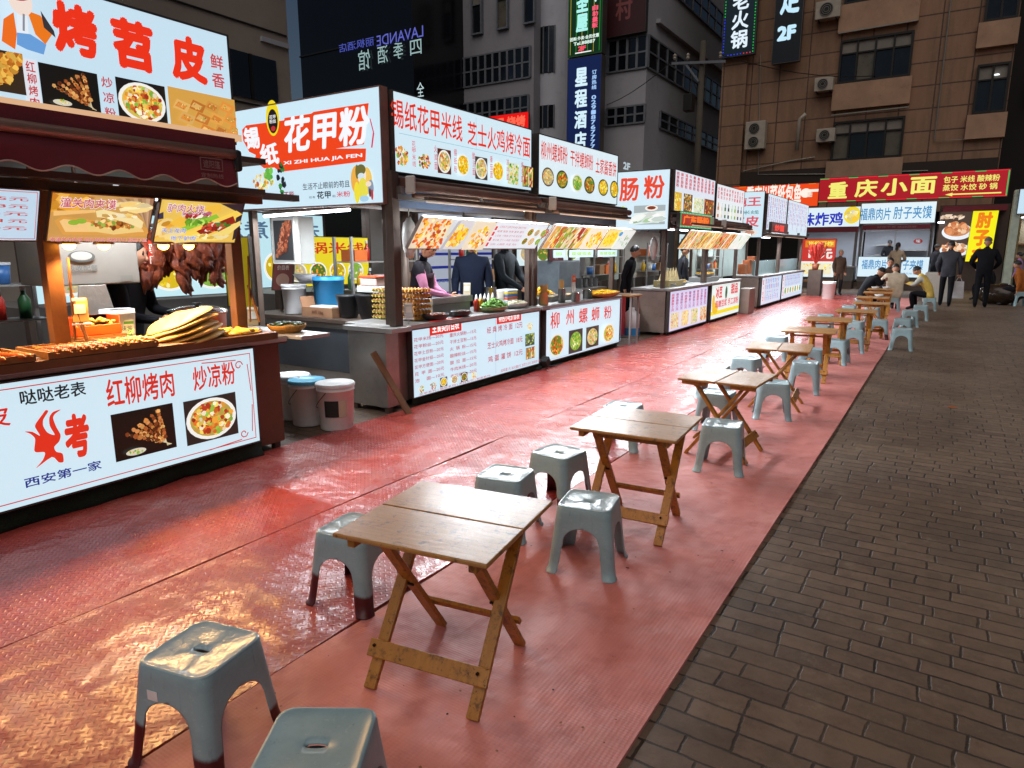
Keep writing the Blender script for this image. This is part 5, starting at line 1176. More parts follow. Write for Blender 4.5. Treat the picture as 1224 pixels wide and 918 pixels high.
stool(925, 458, 14, "stool seen from behind at the right of the third table", "p")
stool(858, 470, 0, "stool half hidden under the third table", "w2")
stool(963, 434, 6, "stool at the right of the fourth table", "w")
stool(929, 403, 2, "stool behind the left of the fifth table", "w2")
stool(1001, 407, -5, "stool at the right of the fifth table", "w")
stool(1020, 396, 9, "stool at the right of the sixth table", "p")
stool(1079, 393, 3, "front stool of the pair standing alone on the bricks right of the mat edge", "w")
stool(1080, 381, -4, "rear stool of the pair on the bricks, partly covered by the front one", "p")
stool(1088, 371, 8, "dull stool behind the pair on the bricks", "w2")
stool(1101, 365, 0, "stool on the bricks right of the far tables, before the man in yellow vest", "w")
stool(1022, 385, -8, "stool between the sixth and seventh tables", "w3")
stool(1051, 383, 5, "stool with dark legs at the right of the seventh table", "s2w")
stool(1043, 368, 0, "stool under the far side of the eighth table", "w")
stool(987, 377, 6, "stool behind the left side of the seventh table", "p")
stool(982, 389, 0, "stool between the fifth and sixth tables on the walkway side", "w")
stool(1015, 366, 3, "pale stool left of the far tables below the man in black", "w2")
stool(972, 418, 0, "stool under the right edge of the fifth table", "p")
SEATS = [stool(1030, 357, 0, "stool carrying the seated man in black", "w"), stool(1068, 357, 0, "stool carrying the seated person in a cream coat", "p"), stool(1112, 356, 0, "stool carrying the man in the white vest", "w2")]
# the white sticker on the nearest stool's apron
z0 = protos["ws"]
st = MB(); a = .150 - .030 * .262 / SH - .0022 + .0012; st.box(-.065, -a - .0006, .245, -.03, -a + .0008, .278, 0)
o = st.build("sticker", mat("paper_sticker", "e0dcdc", .6)); o.parent = z0
o.rotation_euler = (R(-4.9) * 0, 0, 0)

# ================================================================== folding tables
wood_top = NG("worn_table_top"); g = wood_top; tc = g.n.new("ShaderNodeTexCoord").outputs["Object"]
mp = g.n.new("ShaderNodeMapping"); mp.inputs["Scale"].default_value = (3, 26, 8); g.l.new(tc, mp.inputs[0])
gr = g.noise(mp.outputs[0], 2.5, 8, .65)
c = g.mix(gr, "95602a", "c98f44"); c = g.mix(g.ramp(g.noise(tc, 4, 6, .7), (.45, 0.), (.75, .35)), c, "94806a")
c = g.mix(g.ramp(g.noise(tc, 24, 7, .75), (.54, 0.), (.66, .8)), c, "3a2413"); c = g.mix(g.ramp(g.noise(tc, 70, 5, .7), (.6, 0.), (.68, .8)), c, "2a190d")
c = g.mix(g.ramp(g.noise(tc, 9, 6, .8), (.55, 0.), (.8, .25)), c, "b8aa96")  # pale wash: part wear, part reflected sheen put into the colour
g.l.new(c, g.b.inputs["Base Color"]); g.put(g.b.inputs["Roughness"], g.math('ADD', g.math('MULTIPLY', g.noise(tc, 8, 6, .7), .4), .16)); g.b.inputs["Specular IOR Level"].default_value = .6; g.b.inputs["Coat Weight"].default_value = .12; g.b.inputs["Coat Roughness"].default_value = .3
g.l.new(g.bump(g.math('ADD', gr, g.math('MULTIPLY', g.noise(tc, 5, 3, .5), 1.5)), .14, .006), g.b.inputs["Normal"])
g = NG("varnished_pine_legs"); tc = g.n.new("ShaderNodeTexCoord").outputs["Object"]
mp = g.n.new("ShaderNodeMapping"); mp.inputs["Scale"].default_value = (22, 4, 5); g.l.new(tc, mp.inputs[0])
c = g.mix(g.noise(mp.outputs[0], 2, 7, .65), "8a5418", "c08430"); c = g.mix(g.ramp(g.noise(tc, 20, 6, .7), (.53, 0.), (.66, .8)), c, "4a2a10"); c = g.mix(g.ramp(g.noise(tc, 45, 5, .75), (.58, 0.), (.68, .85)), c, "1c0f06")
g.l.new(c, g.b.inputs["Base Color"]); g.b.inputs["Roughness"].default_value = .38; g.l.new(g.bump(g.noise(mp.outputs[0], 3, 6, .6), .15, .004), g.b.inputs["Normal"])
LEG = MATS["varnished_pine_legs"]; screw = mat("rusty_screw", "22140c", .5, .6)
TH, TW = .6, .58
def make_table():
    t = thing("folding_table", (0, 0, 0), "x", "table", "folding wooden tables in a row")
    h = TW / 2
    b = MB(); b.box(-h, -h, TH - .017, h, -.0015, TH); b.box(-h, .0015, TH - .017, h, h, TH)
    b.build("tabletop", MATS["worn_table_top"], t, bevel=.006)
    for sx in (-.245, .215):
        for ya, yb in ((-h + .02, -h + .2), (h - .2, h - .02)): MB().box(sx, ya, TH - .05, sx + .03, yb, TH - .018).build("support_batten", LEG, t, bevel=.003)
    zt = TH - .02
    for sx in (-1, 1):
        # frame 1: feet at the near edge, tops at the far one; frame 2 crosses inside it
        MB().beam((sx * .205, -.235, 0), (sx * .205, .19, zt), .022, .046, up=(1, 0, 0)).build("leg", LEG, t, bevel=.004)
        MB().beam((sx * .178, .235, 0), (sx * .178, -.19, zt), .022, .046, up=(1, 0, 0)).build("leg", LEG, t, bevel=.004)
        MB().tube([(sx * .16, 0, .298), (sx * .225, 0, .298)], .006, 8).build("pivot_bolt", screw, t)
    d1 = Vector((0, .425, zt)).normalized()
    def onleg(y0, y1, z): return y0 + (y1 - y0) * z / zt
    z = .125; y = onleg(-.235, .19, z)
    rot = Matrix.Rotation(-math.atan2(.425, zt), 3, 'X')
    o = MB().obox((0, y - .035, z + .0), (.48, .016, .062), rot).build("wide_crossbar", LEG, t, bevel=.004)
    s = MB()
    for x in (-.215, -.195, -.02, .06, .2, .218): s.tube([Vector((x, y - .045, z + (.015 if x in (-.215, .2) else -.012))), Vector((x, y - .039, z + (.015 if x in (-.215, .2) else -.012)))], .006, 8)
    s.build("screw", screw, o)
    z = .15; y = onleg(.235, -.19, z)
    MB().obox((0, y + .034, z), (.42, .018, .036), rot.inverted()).build("crossbar", LEG, t, bevel=.003)
    MB().beam((-.2, .175, zt - .035), (.2, .175, zt - .035), .03, .02).build("top_crossbar", LEG, t, bevel=.003); MB().beam((-.17, -.175, zt - .035), (.17, -.175, zt - .035), .03, .02).build("top_crossbar", LEG, t, bevel=.003)
    return t
tab0 = None
TABLES = [(-1.41, 1.78, 9), (-1.355, 3.41, 4), (-1.31, 5.06, -2), (-1.31, 6.94, 6), (-1.30, 8.60, 4), (-1.30, 10.1, 5), (-1.13, 11.75, 2), (-1.08, 13.6, 3), (-1.2, 15.25, 2), (-1.25, 17.1, 3), (-1.3, 18.5, 2)]
ords = ["nearest worn folding table with a wide scratched top in the foreground", "second folding table from the front, clear top and lit left edge", "third folding table from the front, its crossed legs seen side on", "fourth folding table from the front, pale reflections on its top", "fifth folding table from the front, between two stools", "sixth folding table from the front", "seventh folding table from the front with a pale shiny top", "eighth folding table, just before the far group", "ninth folding table, third from the seated diners", "tenth folding table, in front of the seated diners", "last folding table of the row, where three people eat"]
for (x, y, rz), lab in zip(TABLES, ords):
    o = make_table() if tab0 is None else copy_tree(tab0)
    tab0 = tab0 or o
    put(o, (x, y, .0135), R(rz), lab)
# tables 3 and 4 stand turned a quarter, their crossed legs facing the viewer
for o in [k for k in COL.objects if k.name.startswith("folding_table")]:
    if "third" in o["label"] or "fourth" in o["label"]: o.rotation_euler.z += R(90)
# ================================================================== things on and around the stalls
plastic_w = mat("white_plastic", "dedcda", .42, 0, .08, 6, dirt=.25)
plastic_w2 = mat("clean_white_plastic", "d0ced0", .4, 0, .06, 5)
plastic_b = mat("blue_plastic", "2a86c0", .4, 0, .1, 5)
cyan_lid = mat("cyan_plastic", "5aaed0", .4, 0, .1, 5)
black_pot = mat("black_plastic_pot", "16171a", .4, 0, .2, 5)
card = mat("brown_cardboard", "8a6448", .85, 0, .12, 5)
wicker = mat("woven_wicker", "b8843e", .7, 0, .35, 30, .9, 90)
ink = mat("black_print", "1a1a1a", .6)
def bucket(x, y, z, r, h, label, lid=None, grp=None, handle=True, m=None, sticker=False):
    t = thing("bucket", (x, y, z), label, "bucket", grp)
    b = MB().lathe([(0, z + .003), (r * .84, z + .003), (r * .86, z + .01), (r * .965, z + h * .86), (r * 1.0, z + h * .865), (r * 1.0, z + h * .9), (r * .97, z + h * .905), (r * .985, z + h * .99), (r * .95, z + h), (r * .93, z + h * .97)], (x, y, 0), 32)
    b.build("body", m or plastic_w, t, smooth=True)
    if lid: MB().lathe([(r * 1.03, z + h * .955), (r * 1.04, z + h * 1.0), (r * .99, z + h * 1.03), (r * .93, z + h * 1.03), (r * .9, z + h * 1.01), (0, z + h * 1.012)], (x, y, 0), 32).build("lid", lid, t, smooth=True)
    else: MB().lathe([(0, z + h * .8), (r * .93, z + h * .8)], (x, y, 0), 24).build("contents", mat("bucket_shade", "8a8880", .8), t)
    if handle:
        a0 = R(200); d = Vector((math.cos(a0), math.sin(a0), 0)); s_ = Vector((-d.y, d.x, 0))
        pts = [Vector((x, y, z + h * .86)) + s_ * r * 1.02 * math.cos(q) + d * r * (1.02 * math.sin(q) * .98 + .03) - Vector((0, 0, h * .42 * math.sin(q))) for q in [math.pi * k / 12 for k in range(13)]]
        MB().tube(pts, .003, 6).build("handle", mat("handle_wire", "4a4a4c", .4, .8), t)
    if sticker:
        c_ = R(-50); vs = []; fs = []
        for i in range(9):
            a = c_ + R(9 * i - 30); rr = r * .945
            vs += [(x + rr * math.cos(a), y + rr * math.sin(a), z + h * .32), (x + rr * 1.02 * math.cos(a), y + rr * 1.02 * math.sin(a), z + h * .68)]
        for i in range(8): fs.append((2 * i, 2 * i + 2, 2 * i + 3, 2 * i + 1))
        mb = MB(); mb.add(vs, fs[:5], 0); mb.add(vs, fs[5:], 1); mb.build("label", [ink, mat("tan_label", "b8ac94", .6)], t)
    return t
def pt(px, py, z=0): return gz(px, py, z)
G_B = "lidded buckets on the ground between the stalls"
bucket(-4.40, 3.99, .003, .165, .40, "white lidded bucket with black label, nearest the walkway between the stalls", plastic_w, G_B, sticker=True)
bucket(-4.72, 3.95, .003, .16, .40, "white bucket with blue lid in the middle of the three ground buckets", cyan_lid, G_B)
bucket(-5.02, 4.03, .003, .165, .40, "leftmost plain white bucket of the three on the ground, half behind the grill stall", plastic_w, G_B)
t = tag(MB().beam((-4.45, 4.52, .84 * .72), (-4.18, 4.70, .0), .065, .025, up=(1, 0, 0)).build("wooden_plank", mat("raw_plank", "6a4a30", .8, 0, .3, 4, .3, 20, dirt=.3), bevel=.003), "rough wooden plank leaning against the clam noodle stall", "plank")
# --- on stall 1's counter
CZ = .902
bucket(-4.95, 2.5, CZ, .115, .23, "white bucket with green label standing on the grill stall counter", None, None, sticker=False)
bb = Panel((-4.87, 2.42, CZ + .06), (.35, 1, 0), (0, 0, 1), .13, .1); bb.rect("bucket_print", 0, .0, .13, .1, "c8c8c4"); bb.rect("bucket_print", 0, .07, .13, .09, "4a8a3a"); bb.text("调味酱", (.01, .02, .12, .06), "4a5a4a", .01, "bucket_print")
o = bb.art["bucket_print"].build("bucket_print", PRINT, COL.objects[[k.name for k in COL.objects if k.get("label", "").startswith("white bucket with green label")][0]], fix=False)
# skewers on trays
tray_m = mat("wooden_tray", "8a5c2c", .6, 0, .3, 6, dirt=.3)
def tray(x0, y0, x1, y1, z, label, m=tray_m, name="tray"):
    t = thing(name, ((x0 + x1) / 2, (y0 + y1) / 2, z), label, "tray")
    MB().box(x0, y0, z + .002, x1, y1, z + .012).build("base", m, t)
    b = MB(); b.box(x0, y0, z + .012, x0 + .015, y1, z + .04); b.box(x1 - .015, y0, z + .012, x1, y1, z + .04); b.box(x0 + .015, y0, z + .012, x1 - .015, y0 + .015, z + .04); b.box(x0 + .015, y1 - .015, z + .012, x1 - .015, y1, z + .04)
    b.build("rim", m, t); return t
tray(-4.5, .8, -4.1, 1.62, .955, "long shallow wooden tray of sausages at the left end of the grill counter")
tray(-4.5, 1.68, -4.1, 2.3, .955, "wooden tray of meat skewers in the middle of the grill counter")
meat1 = mat("grilled_meat", "a85822", .4, 0, .5, 50, .6, 90); meat2 = mat("spiced_chicken", "d08c3c", .4, 0, .45, 50, .6, 90); saus = mat("orange_sausage", "d8682a", .3, 0, .25, 40); stick = mat("bamboo_stick", "c09a58", .6)
def skewer(kind):
    t = thing("skewer", (0, 0, 0), "x", "skewer")
    MB().tube([(-.16, 0, .012), (.2, 0, .016)], .0028, 6).build("stick", stick, t)
    r = random.Random(kind); b = MB()
    if kind == 2:
        b.tube([(-.02 + .014 * k, 0, .016) for k in range(15)], [.006] + [.013 + (.003 if k % 2 else 0) for k in range(13)] + [.006], 10)
    else:
        for k in range(7): b.ell((-.0 + .027 * k, r.uniform(-.004, .004), .016), (.015, .016 + r.uniform(0, .006), .013 + r.uniform(0, .004)), Matrix.Rotation(r.uniform(-.5, .5), 3, 'X'), 8, 6)
    b.build("sausage" if kind == 2 else "meat", (meat1, meat2, saus)[kind], t, smooth=True); return t
pr = {}
def sk(kind, x, y, z, rz, label, grp):
    o = copy_tree(pr[kind]) if kind in pr else pr.setdefault(kind, skewer(kind)); put(o, (x, y, z), R(rz), label, grp)
for k in range(13): sk(2, -4.27 + .01 * (k % 3), .86 + .06 * k, .972 + .004 * (k % 2), 8 + rng.uniform(-6, 6), "ribbed orange sausage on a stick lying in the left tray", "sausages in the left tray")
for k in range(12): sk(0, -4.27, 1.72 + .024 * k, .97 + .012 * (k % 2), 6 + rng.uniform(-8, 8), "dark red meat skewer in the left half of the middle tray", "meat skewers in the middle tray")
for k in range(10): sk(1, -4.28, 2.02 + .026 * k, .97 + .014 * (k % 2), 12 + rng.uniform(-14, 14), "golden chicken skewer in the right half of the middle tray", "chicken skewers in the middle tray")
for k in range(7): sk(0, -4.68, 2.16 + .03 * k, .905 + .01 * (k % 2), 20 + rng.uniform(-10, 10), "meat skewer lying behind the middle tray near the white bucket", "skewers behind the middle tray")
# orange crate of chopped food, payment stand
t = thing("plastic_crate", (-4.7, 2.12, CZ), "orange plastic crate of chopped yellow food beside the left wooden post", "crate")
b = MB(); x0, y0, x1, y1, z, h = -4.78, 2.06, -4.6, 2.34, CZ + .1, .12
b.box(x0, y0, z, x1, y1, z + .008); b.box(x0, y0, z + .008, x0 + .008, y1, z + h); b.box(x1 - .008, y0, z + .008, x1, y1, z + h * .55); b.box(x0 + .008, y0, z + .008, x1 - .008, y0 + .008, z + h); b.box(x0 + .008, y1 - .008, z + .008, x1 - .008, y1, z + h)
b.build("crate_walls", mat("orange_plastic", "d0521a", .4), t, bevel=.004)
b = MB(); r = random.Random(4)
for k in range(70): b.ell((r.uniform(x0 + .02, x1 - .02), r.uniform(y0 + .02, y1 - .02), z + .03 + r.uniform(0, .07)), (.014, .02, .01), Matrix.Rotation(r.uniform(0, 3), 3, 'Z'), 6, 4)
tag(b.build("chopped_food", mat("chopped_yellow", "c8a84a", .5, 0, .3, 30), t, smooth=True), kind="stuff")
MB().box(-4.8, 2.04, CZ + .002, -4.58, 2.36, CZ + .098).build("stand_block", tray_m, t)
def paystand(x, y, z, label, rz=50, col="d8a860"):
    t = thing("payment_stand", (x, y, z), label, "payment stand")
    M = Matrix.Rotation(R(rz), 3, 'Z'); c_ = Vector((x, y, z)); tl = M @ Matrix.Rotation(R(-14), 3, 'X')
    o = MB().obox(c_ + Vector((0, 0, .13)), (.085, .008, .15), tl).build("card", mat("stand_" + col, col, .4, 0, .05, 4), t, bevel=.004)
    f = MB(); f.obox(c_ + M @ Vector((0, -.006, .138)), (.06, .003, .06), tl); f.obox(c_ + M @ Vector((0, -.022, .195)), (.07, .003, .018), tl); f.build("printed_patch", mat("stand_patch", "e8e2d4", .5), o)
    g_ = MB(); g_.obox(c_ + Vector((0, 0, .045)), (.1, .05, .01), M); g_.tube([c_ + Vector((0, 0, .005)), c_ + Vector((0, 0, .05))], .012, 8); g_.build("foot", plastic_w2, t)
    return t
paystand(-4.45, 2.03, .955 + .1, "yellow lit payment stand beside the left wooden post of the grill stall", 62, "c89850")
# white cloth, flat breads, basket, pot, greens
t = tag(MB().prism([(-5.1, 2.34, 1.30), (-5.1, 2.52, 1.30), (-5.1, 2.56, 1.12), (-5.1, 2.5, .98), (-5.1, 2.42, .95), (-5.1, 2.35, .99), (-5.1, 2.31, 1.14)], (-.015, 0, 0)).build("hanging_cloth", mat("grey_white_cloth", "a09890", .9, 0, .15, 8, .3, 30), bevel=.004), "long pale cloth hanging below the white cupboard in the grill stall", "cloth")
bread = NG("toasted_bread"); g = bread; tc = g.n.new("ShaderNodeTexCoord").outputs["Object"]
c = g.mix(g.ramp(g.noise(tc, 9, 6, .65), (.35, 0.), (.7, 1.)), "c08a3c", "e0b86a"); c = g.mix(g.ramp(g.noise(tc, 22, 6, .7), (.6, 0.), (.75, .7)), c, "7a4a1c"); g.l.new(c, g.b.inputs["Base Color"]); g.b.inputs["Roughness"].default_value = .55; g.l.new(g.bump(g.noise(tc, 30, 5, .6), .3, .01), g.b.inputs["Normal"])
for k in range(5):
    zz = .925 + .034 * k; yb, xb_ = 2.58 + .008 * k, -4.28 - .02 * k
    rot = Matrix.Rotation(R((3, -4, 5, -2, 7)[k]), 3, 'Z') @ Matrix.Rotation(R(7 + 1.5 * k + (0, 2, -1, 1, 3)[k]), 3, 'X') @ Matrix.Rotation(R(-4), 3, 'Y')
    def warp(v, k=k): return Vector((v.x * (1 + .05 * math.sin(5 * v.y + k)), v.y * (1 + .04 * math.sin(4 * v.x + 2 * k)), v.z * (1 + .3 * math.sin(6 * v.x + 5 * v.y + k)) + .35 * math.sin(v.y * 2.2 + .2 * k) + .2 * math.cos(v.x * 3 + k)))
    o = MB().ell((xb_, yb, zz + .02), (.19, .29 - .012 * k, .026), rot, 28, 10, fn=warp).build("flatbread", MATS["toasted_bread"], smooth=True)
    tag(o, ("bottom thick flatbread of the pile on the grill counter", "second flatbread from the bottom of the counter pile", "middle flatbread of the counter pile", "second flatbread from the top of the counter pile", "top rounded flatbread of the counter pile")[k], "flatbread", "large flatbreads piled on the grill counter")
def basket(x, y, z, rx, ry, label, fillm, n, seed, fr=.04, m=wicker, hump=.03):
    t = thing("basket", (x, y, z), label, "basket")
    MB().lathe([(0, z + .003), (.72, z + .003), (.92, z + .03), (1.0, z + .055), (1.0, z + .062), (.94, z + .06), (.86, z + .035), (0, z + .02)], (x, y, 0), 40, sx=rx, sy=ry).build("basket_rim", m, t, smooth=True)
    b = MB(); r = random.Random(seed)
    for k in range(n):
        a, q = r.uniform(0, 6.28), math.sqrt(r.random()) * .82
        b.ell((x + rx * q * math.cos(a), y + ry * q * math.sin(a), z + .045 + hump * (1 - q) + r.uniform(0, .012)), (fr * r.uniform(.6, 1.2), fr * r.uniform(.6, 1.2), fr * .4), Matrix.Rotation(r.uniform(0, 3), 3, 'Z') @ Matrix.Rotation(r.uniform(-.6, .6), 3, 'X'), 8, 5)
    tag(b.build("contents", fillm, t, smooth=True), kind="stuff"); return t
yel = mat("yellow_pancake", "d8a020", .45, 0, .2, 14, .3, 40); grn = mat("green_leaves", "5a8a2a", .6, 0, .45, 30); dkgrn = mat("dark_green_peppers", "1f3d16", .4, 0, .4, 40); rice = mat("pale_noodles", "d8cfa8", .5, 0, .2, 30); yfood = mat("bright_yellow_chips", "e0a812", .4, 0, .25, 40)
basket(-4.32, 2.97, .905, .19, .22, "round wicker basket of yellow pancakes beside the flatbreads", yel, 30, 5, .05, hump=.01)
basket(-4.4, 3.52, .902, .15, .15, "small wicker basket of green peppers at the end of the grill counter", dkgrn, 50, 6, .022)
paystand(-4.6, 3.36, .9, "small tilted payment card stand between the two wicker baskets", 40, "b89868")
t = thing("stew_pot", (-4.85, 3.05, CZ), "wide orange stew pot with a shiny steel lid behind the flatbreads", "pot")
MB().lathe([(0, CZ + .003), (.18, CZ + .003), (.2, CZ + .02), (.205, CZ + .16), (.215, CZ + .165), (.215, CZ + .175), (.19, CZ + .175)], (-4.85, 3.05, 0), 32).build("body", mat("orange_enamel", "c0541c", .35, .2), t, smooth=True)
MB().lathe([(.22, CZ + .176), (.215, CZ + .19), (.12, CZ + .215), (0, CZ + .222)], (-4.85, 3.05, 0), 32).build("lid", mat("shiny_steel", "a8a8a8", .2, 1, .1, 6), t, smooth=True)
MB().lathe([(.0, CZ + .25), (.03, CZ + .247), (.03, CZ + .235), (.012, CZ + .22)], (-4.85, 3.05, 0), 16).build("knob", rubber, t, smooth=True)
b = MB(); r = random.Random(8)
for k in range(60): b.ell((-4.62 + r.gauss(0, .05), 2.36 + r.gauss(0, .05), .93 + abs(r.gauss(0, .03))), (.03, .012, .004), Matrix.Rotation(r.uniform(0, 3), 3, 'Z') @ Matrix.Rotation(r.uniform(-.8, .8), 3, 'Y'), 6, 4)
tag(b.build("herb_pile", grn), "pile of chopped green herbs between the bucket and the flatbreads", "herbs", kind="stuff")
# cured meat hanging at the back of stall 1
cured = NG("cured_meat"); g = cured; tc = g.n.new("ShaderNodeTexCoord").outputs["Object"]
c = g.mix(g.ramp(g.noise(tc, 14, 7, .7), (.35, 0.), (.7, 1.)), "4a170b", "9a4520"); c = g.mix(g.ramp(g.noise(tc, 40, 5, .7), (.6, 0.), (.75, .6)), c, "b87840"); g.l.new(c, g.b.inputs["Base Color"]); g.b.inputs["Roughness"].default_value = .4; g.l.new(g.bump(g.noise(tc, 30, 6, .7), .7, .02), g.b.inputs["Normal"])
t = thing("hanging_rail", (-5.4, 3.0, 1.72), "dark rail carrying the row of cured meat at the back of the grill stall", "rail"); MB().tube([(-5.45, 2.55, 1.74), (-5.45, 3.75, 1.74)], .015, 8).build("rail", dkmetal, t)
MB().box(-5.46, 2.55, 1.75, -5.44, 2.57, 2.16).build("hanger", dkmetal, t); MB().box(-5.46, 3.73, 1.75, -5.44, 3.75, 2.16).build("hanger", dkmetal, t)
r = random.Random(21)
for k in range(22):
    y = 2.6 + .052 * k; row = k % 2; L = .16 + .2 * abs(math.sin(k * .55 + .4)) + r.uniform(0, .08); x = -5.45 + .07 * row; b = MB(); ph = r.uniform(0, 6)
    tilt = Matrix.Rotation(r.uniform(-.35, .35), 3, 'X') @ Matrix.Rotation(r.uniform(-.2, .2), 3, 'Y')
    for q, (dz, sz) in enumerate(((.3, .75), (.62, 1.0), (.9, .6))):
        b.ell((x + r.uniform(-.02, .02), y + r.uniform(-.025, .025), 1.7 - L * dz), (.028 * sz + .012, .06 * sz + .012, L * .34), tilt @ Matrix.Rotation(r.uniform(-.3, .3), 3, 'X'), 16, 14, fn=lambda v, q=q: v * (1 + .13 * math.sin(v.y * 7 + v.z * 6 + ph + q) + .1 * math.sin(v.x * 9 + v.z * 13) + .06 * math.sin(v.z * 23 + ph)))
    b.tube([(x, y, 1.69), (-5.45, y, 1.735)], .004, 5)
    o = b.build("cured_meat", MATS["cured_meat"], smooth=True); tag(o, "dark red cured meat slab hanging in the row inside the grill stall", "cured meat", "cured meat hanging in the grill stall")
p = xpanel(-5.36, 2.98, 3.1, 1.4, 1.62); p.column("驴肉", (.025, .03, .095, .2), "f0d0c0", .02); S = thing("hanging_tag", (-5.37, 3.04, 1.4), "small red printed tag hanging in front of the cured meat", "tag"); p.finish(S, "tag_card", "b8301c", .004, 0, mt=PRINT)
p = ypanel(4.1, -5.98, -5.6, 1.0, 1.66); S = thing("yellow_board", (-5.5, 4.1, 1), "plain yellow board standing behind the right post of the grill stall", "board"); p.chunks("chili_print", .15, .58, .10, .05, ["d82018", "e83a20"], 12, rng, .05); p.finish(S, "board_face", "e2c81a", .03, .01, mt=DIMLIT)
MB().box(-5.97, 4.12, 0, -5.93, 4.16, .99).build("leg", dkmetal, S); MB().box(-5.65, 4.12, 0, -5.61, 4.16, .99).build("leg", dkmetal, S)
# --- stall 2 side bench
BZ = .792
bucket(-6.55, 5.38, BZ, .145, .34, "tall clean white bucket on the dark side bench of the clam stall", plastic_w2, None, m=plastic_w2, handle=False)
bucket(-6.22, 5.62, BZ + .1, .19, .34, "large blue bucket on the side bench behind the cardboard box", None, None, m=plastic_b)
b = tag(MB().box(-6.4, 5.45, BZ + .002, -6.05, 5.74, BZ + .098).build("wooden_block", tray_m), "low wooden block under the large blue bucket", "block")
t = thing("cardboard_box", (-6.0, 5.3, BZ), "open brown cardboard box with printed side on the side bench", "box")
MB().box(-6.22, 5.2, BZ + .002, -5.72, 5.42, BZ + .11).build("box_body", card, t)
MB().obox((-6.24, 5.31, BZ + .16), (.008, .2, .13), Matrix.Rotation(R(-14), 3, 'Y')).build("flap", card, t)
p = ypanel(5.198, -6.1, -5.75, BZ + .02, BZ + .1); p.text("米线 20kg", (.05, .015, .24, .065), "5a3020", .02, "box_print"); p.art["box_print"].build("box_print", PRINT, t, fix=False)
MB().box(-6.1, 5.22, BZ + .111, -5.76, 5.4, BZ + .125).build("paper", plastic_w2, t)
def pot(x, y, z, r, h, label, m=black_pot, lid=False, grp=None, nm="pot"):
    t = thing(nm, (x, y, z), label, "pot", grp)
    MB().lathe([(0, z + .003), (r * .62, z + .003), (r * .74, z + h * .2), (r * .97, z + h * .9), (r * 1.04, z + h), (r * .99, z + h), (r * .9, z + h * .85), (r * .5, z + h * .3), (0, z + h * .28)], (x, y, 0), 32).build("body", m, t, smooth=True)
    return t
pot(-5.62, 5.36, BZ, .14, .26, "left black ribbed pot on the side bench"); pot(-5.3, 5.38, BZ, .17, .28, "larger black pot right of the first, below the stacked boxes")
t = thing("food_container", (-5.35, 5.5, 1.08), "clear plastic food container with orange lid on top of the black pots", "container")
MB().box(-5.55, 5.42, 1.078, -5.22, 5.6, 1.15).build("lower_container", mat("clear_plastic", "b8bcbc", .15, 0, .05), t, bevel=.01); MB().box(-5.5, 5.43, 1.152, -5.25, 5.59, 1.24).build("container", mat("pink_plastic", "c8a8a0", .25), t, bevel=.01); MB().box(-5.51, 5.42, 1.241, -5.24, 5.6, 1.262).build("lid", mat("orange_lid", "d0502a", .4), t, bevel=.005)
bowl = lambda x, y, z, r, lab: tag(MB().lathe([(0, z), (r * .5, z), (r, z + r * .62), (r * .96, z + r * .62), (r * .45, z + r * .1), (0, z + r * .1)], (x, y, 0), 28).build("bowl", plastic_w2, smooth=True), lab, "bowl")
bowl(-6.62, 5.62, 1.16, .15, "upturned white bowl on the shelf above the tall white bucket")
t = thing("shelf_rack", (-6.6, 5.7, .8), "thin wire shelf carrying the white bowl behind the tall bucket", "shelf"); b = MB()
b.box(-6.85, 5.55, 1.14, -6.3, 5.74, 1.155)
for x in (-6.84, -6.32):
    for y in (5.56, 5.72): b.box(x, y, BZ + .002, x + .015, y + .015, 1.139)
b.build("rack_frame", steel, t)
t = thing("folding_sign", (-6.9, 5.4, BZ), "small folding sign with reddish menu card left of the tall white bucket", "sign"); p = Panel((-7.0, 5.42, BZ + .27), (1, .2, 0), (.0, .15, 1), .3, .34); p.text("价目表", (.06, .24, .24, .3), "e8d8d0", .02); p.ell("food_picture0", .15, .12, .1, .08, "c8a090"); p.finish(t, "card_face", "8a4a44", .012, .01, mt=PRINT)
MB().box(-6.98, 5.5, BZ + .002, -6.95, 5.53, BZ + .268).build("leg", dkmetal, t); MB().box(-6.75, 5.55, BZ + .002, -6.72, 5.58, BZ + .268).build("leg", dkmetal, t)
# grey column and dark pipes behind
b = tag(MB().box(-6.75, 6.9, 0, -6.4, 7.25, 2.6).build("grey_column", mat("grey_column_paint", "8d8783", .7, 0, .08, 2, dirt=.2)), "plain grey column behind the side bench of the clam stall", "column")
for x, y, lab in ((-6.3, 6.9, "dark upright pipe just right of the grey column"), (-6.05, 6.8, "second dark upright pipe right of the grey column")): tag(MB().tube([(x, y, 0), (x, y, 2.1)], .06, 12).build("upright_pipe", dkmetal, smooth=True), lab, "pipe", "dark pipes beside the grey column")
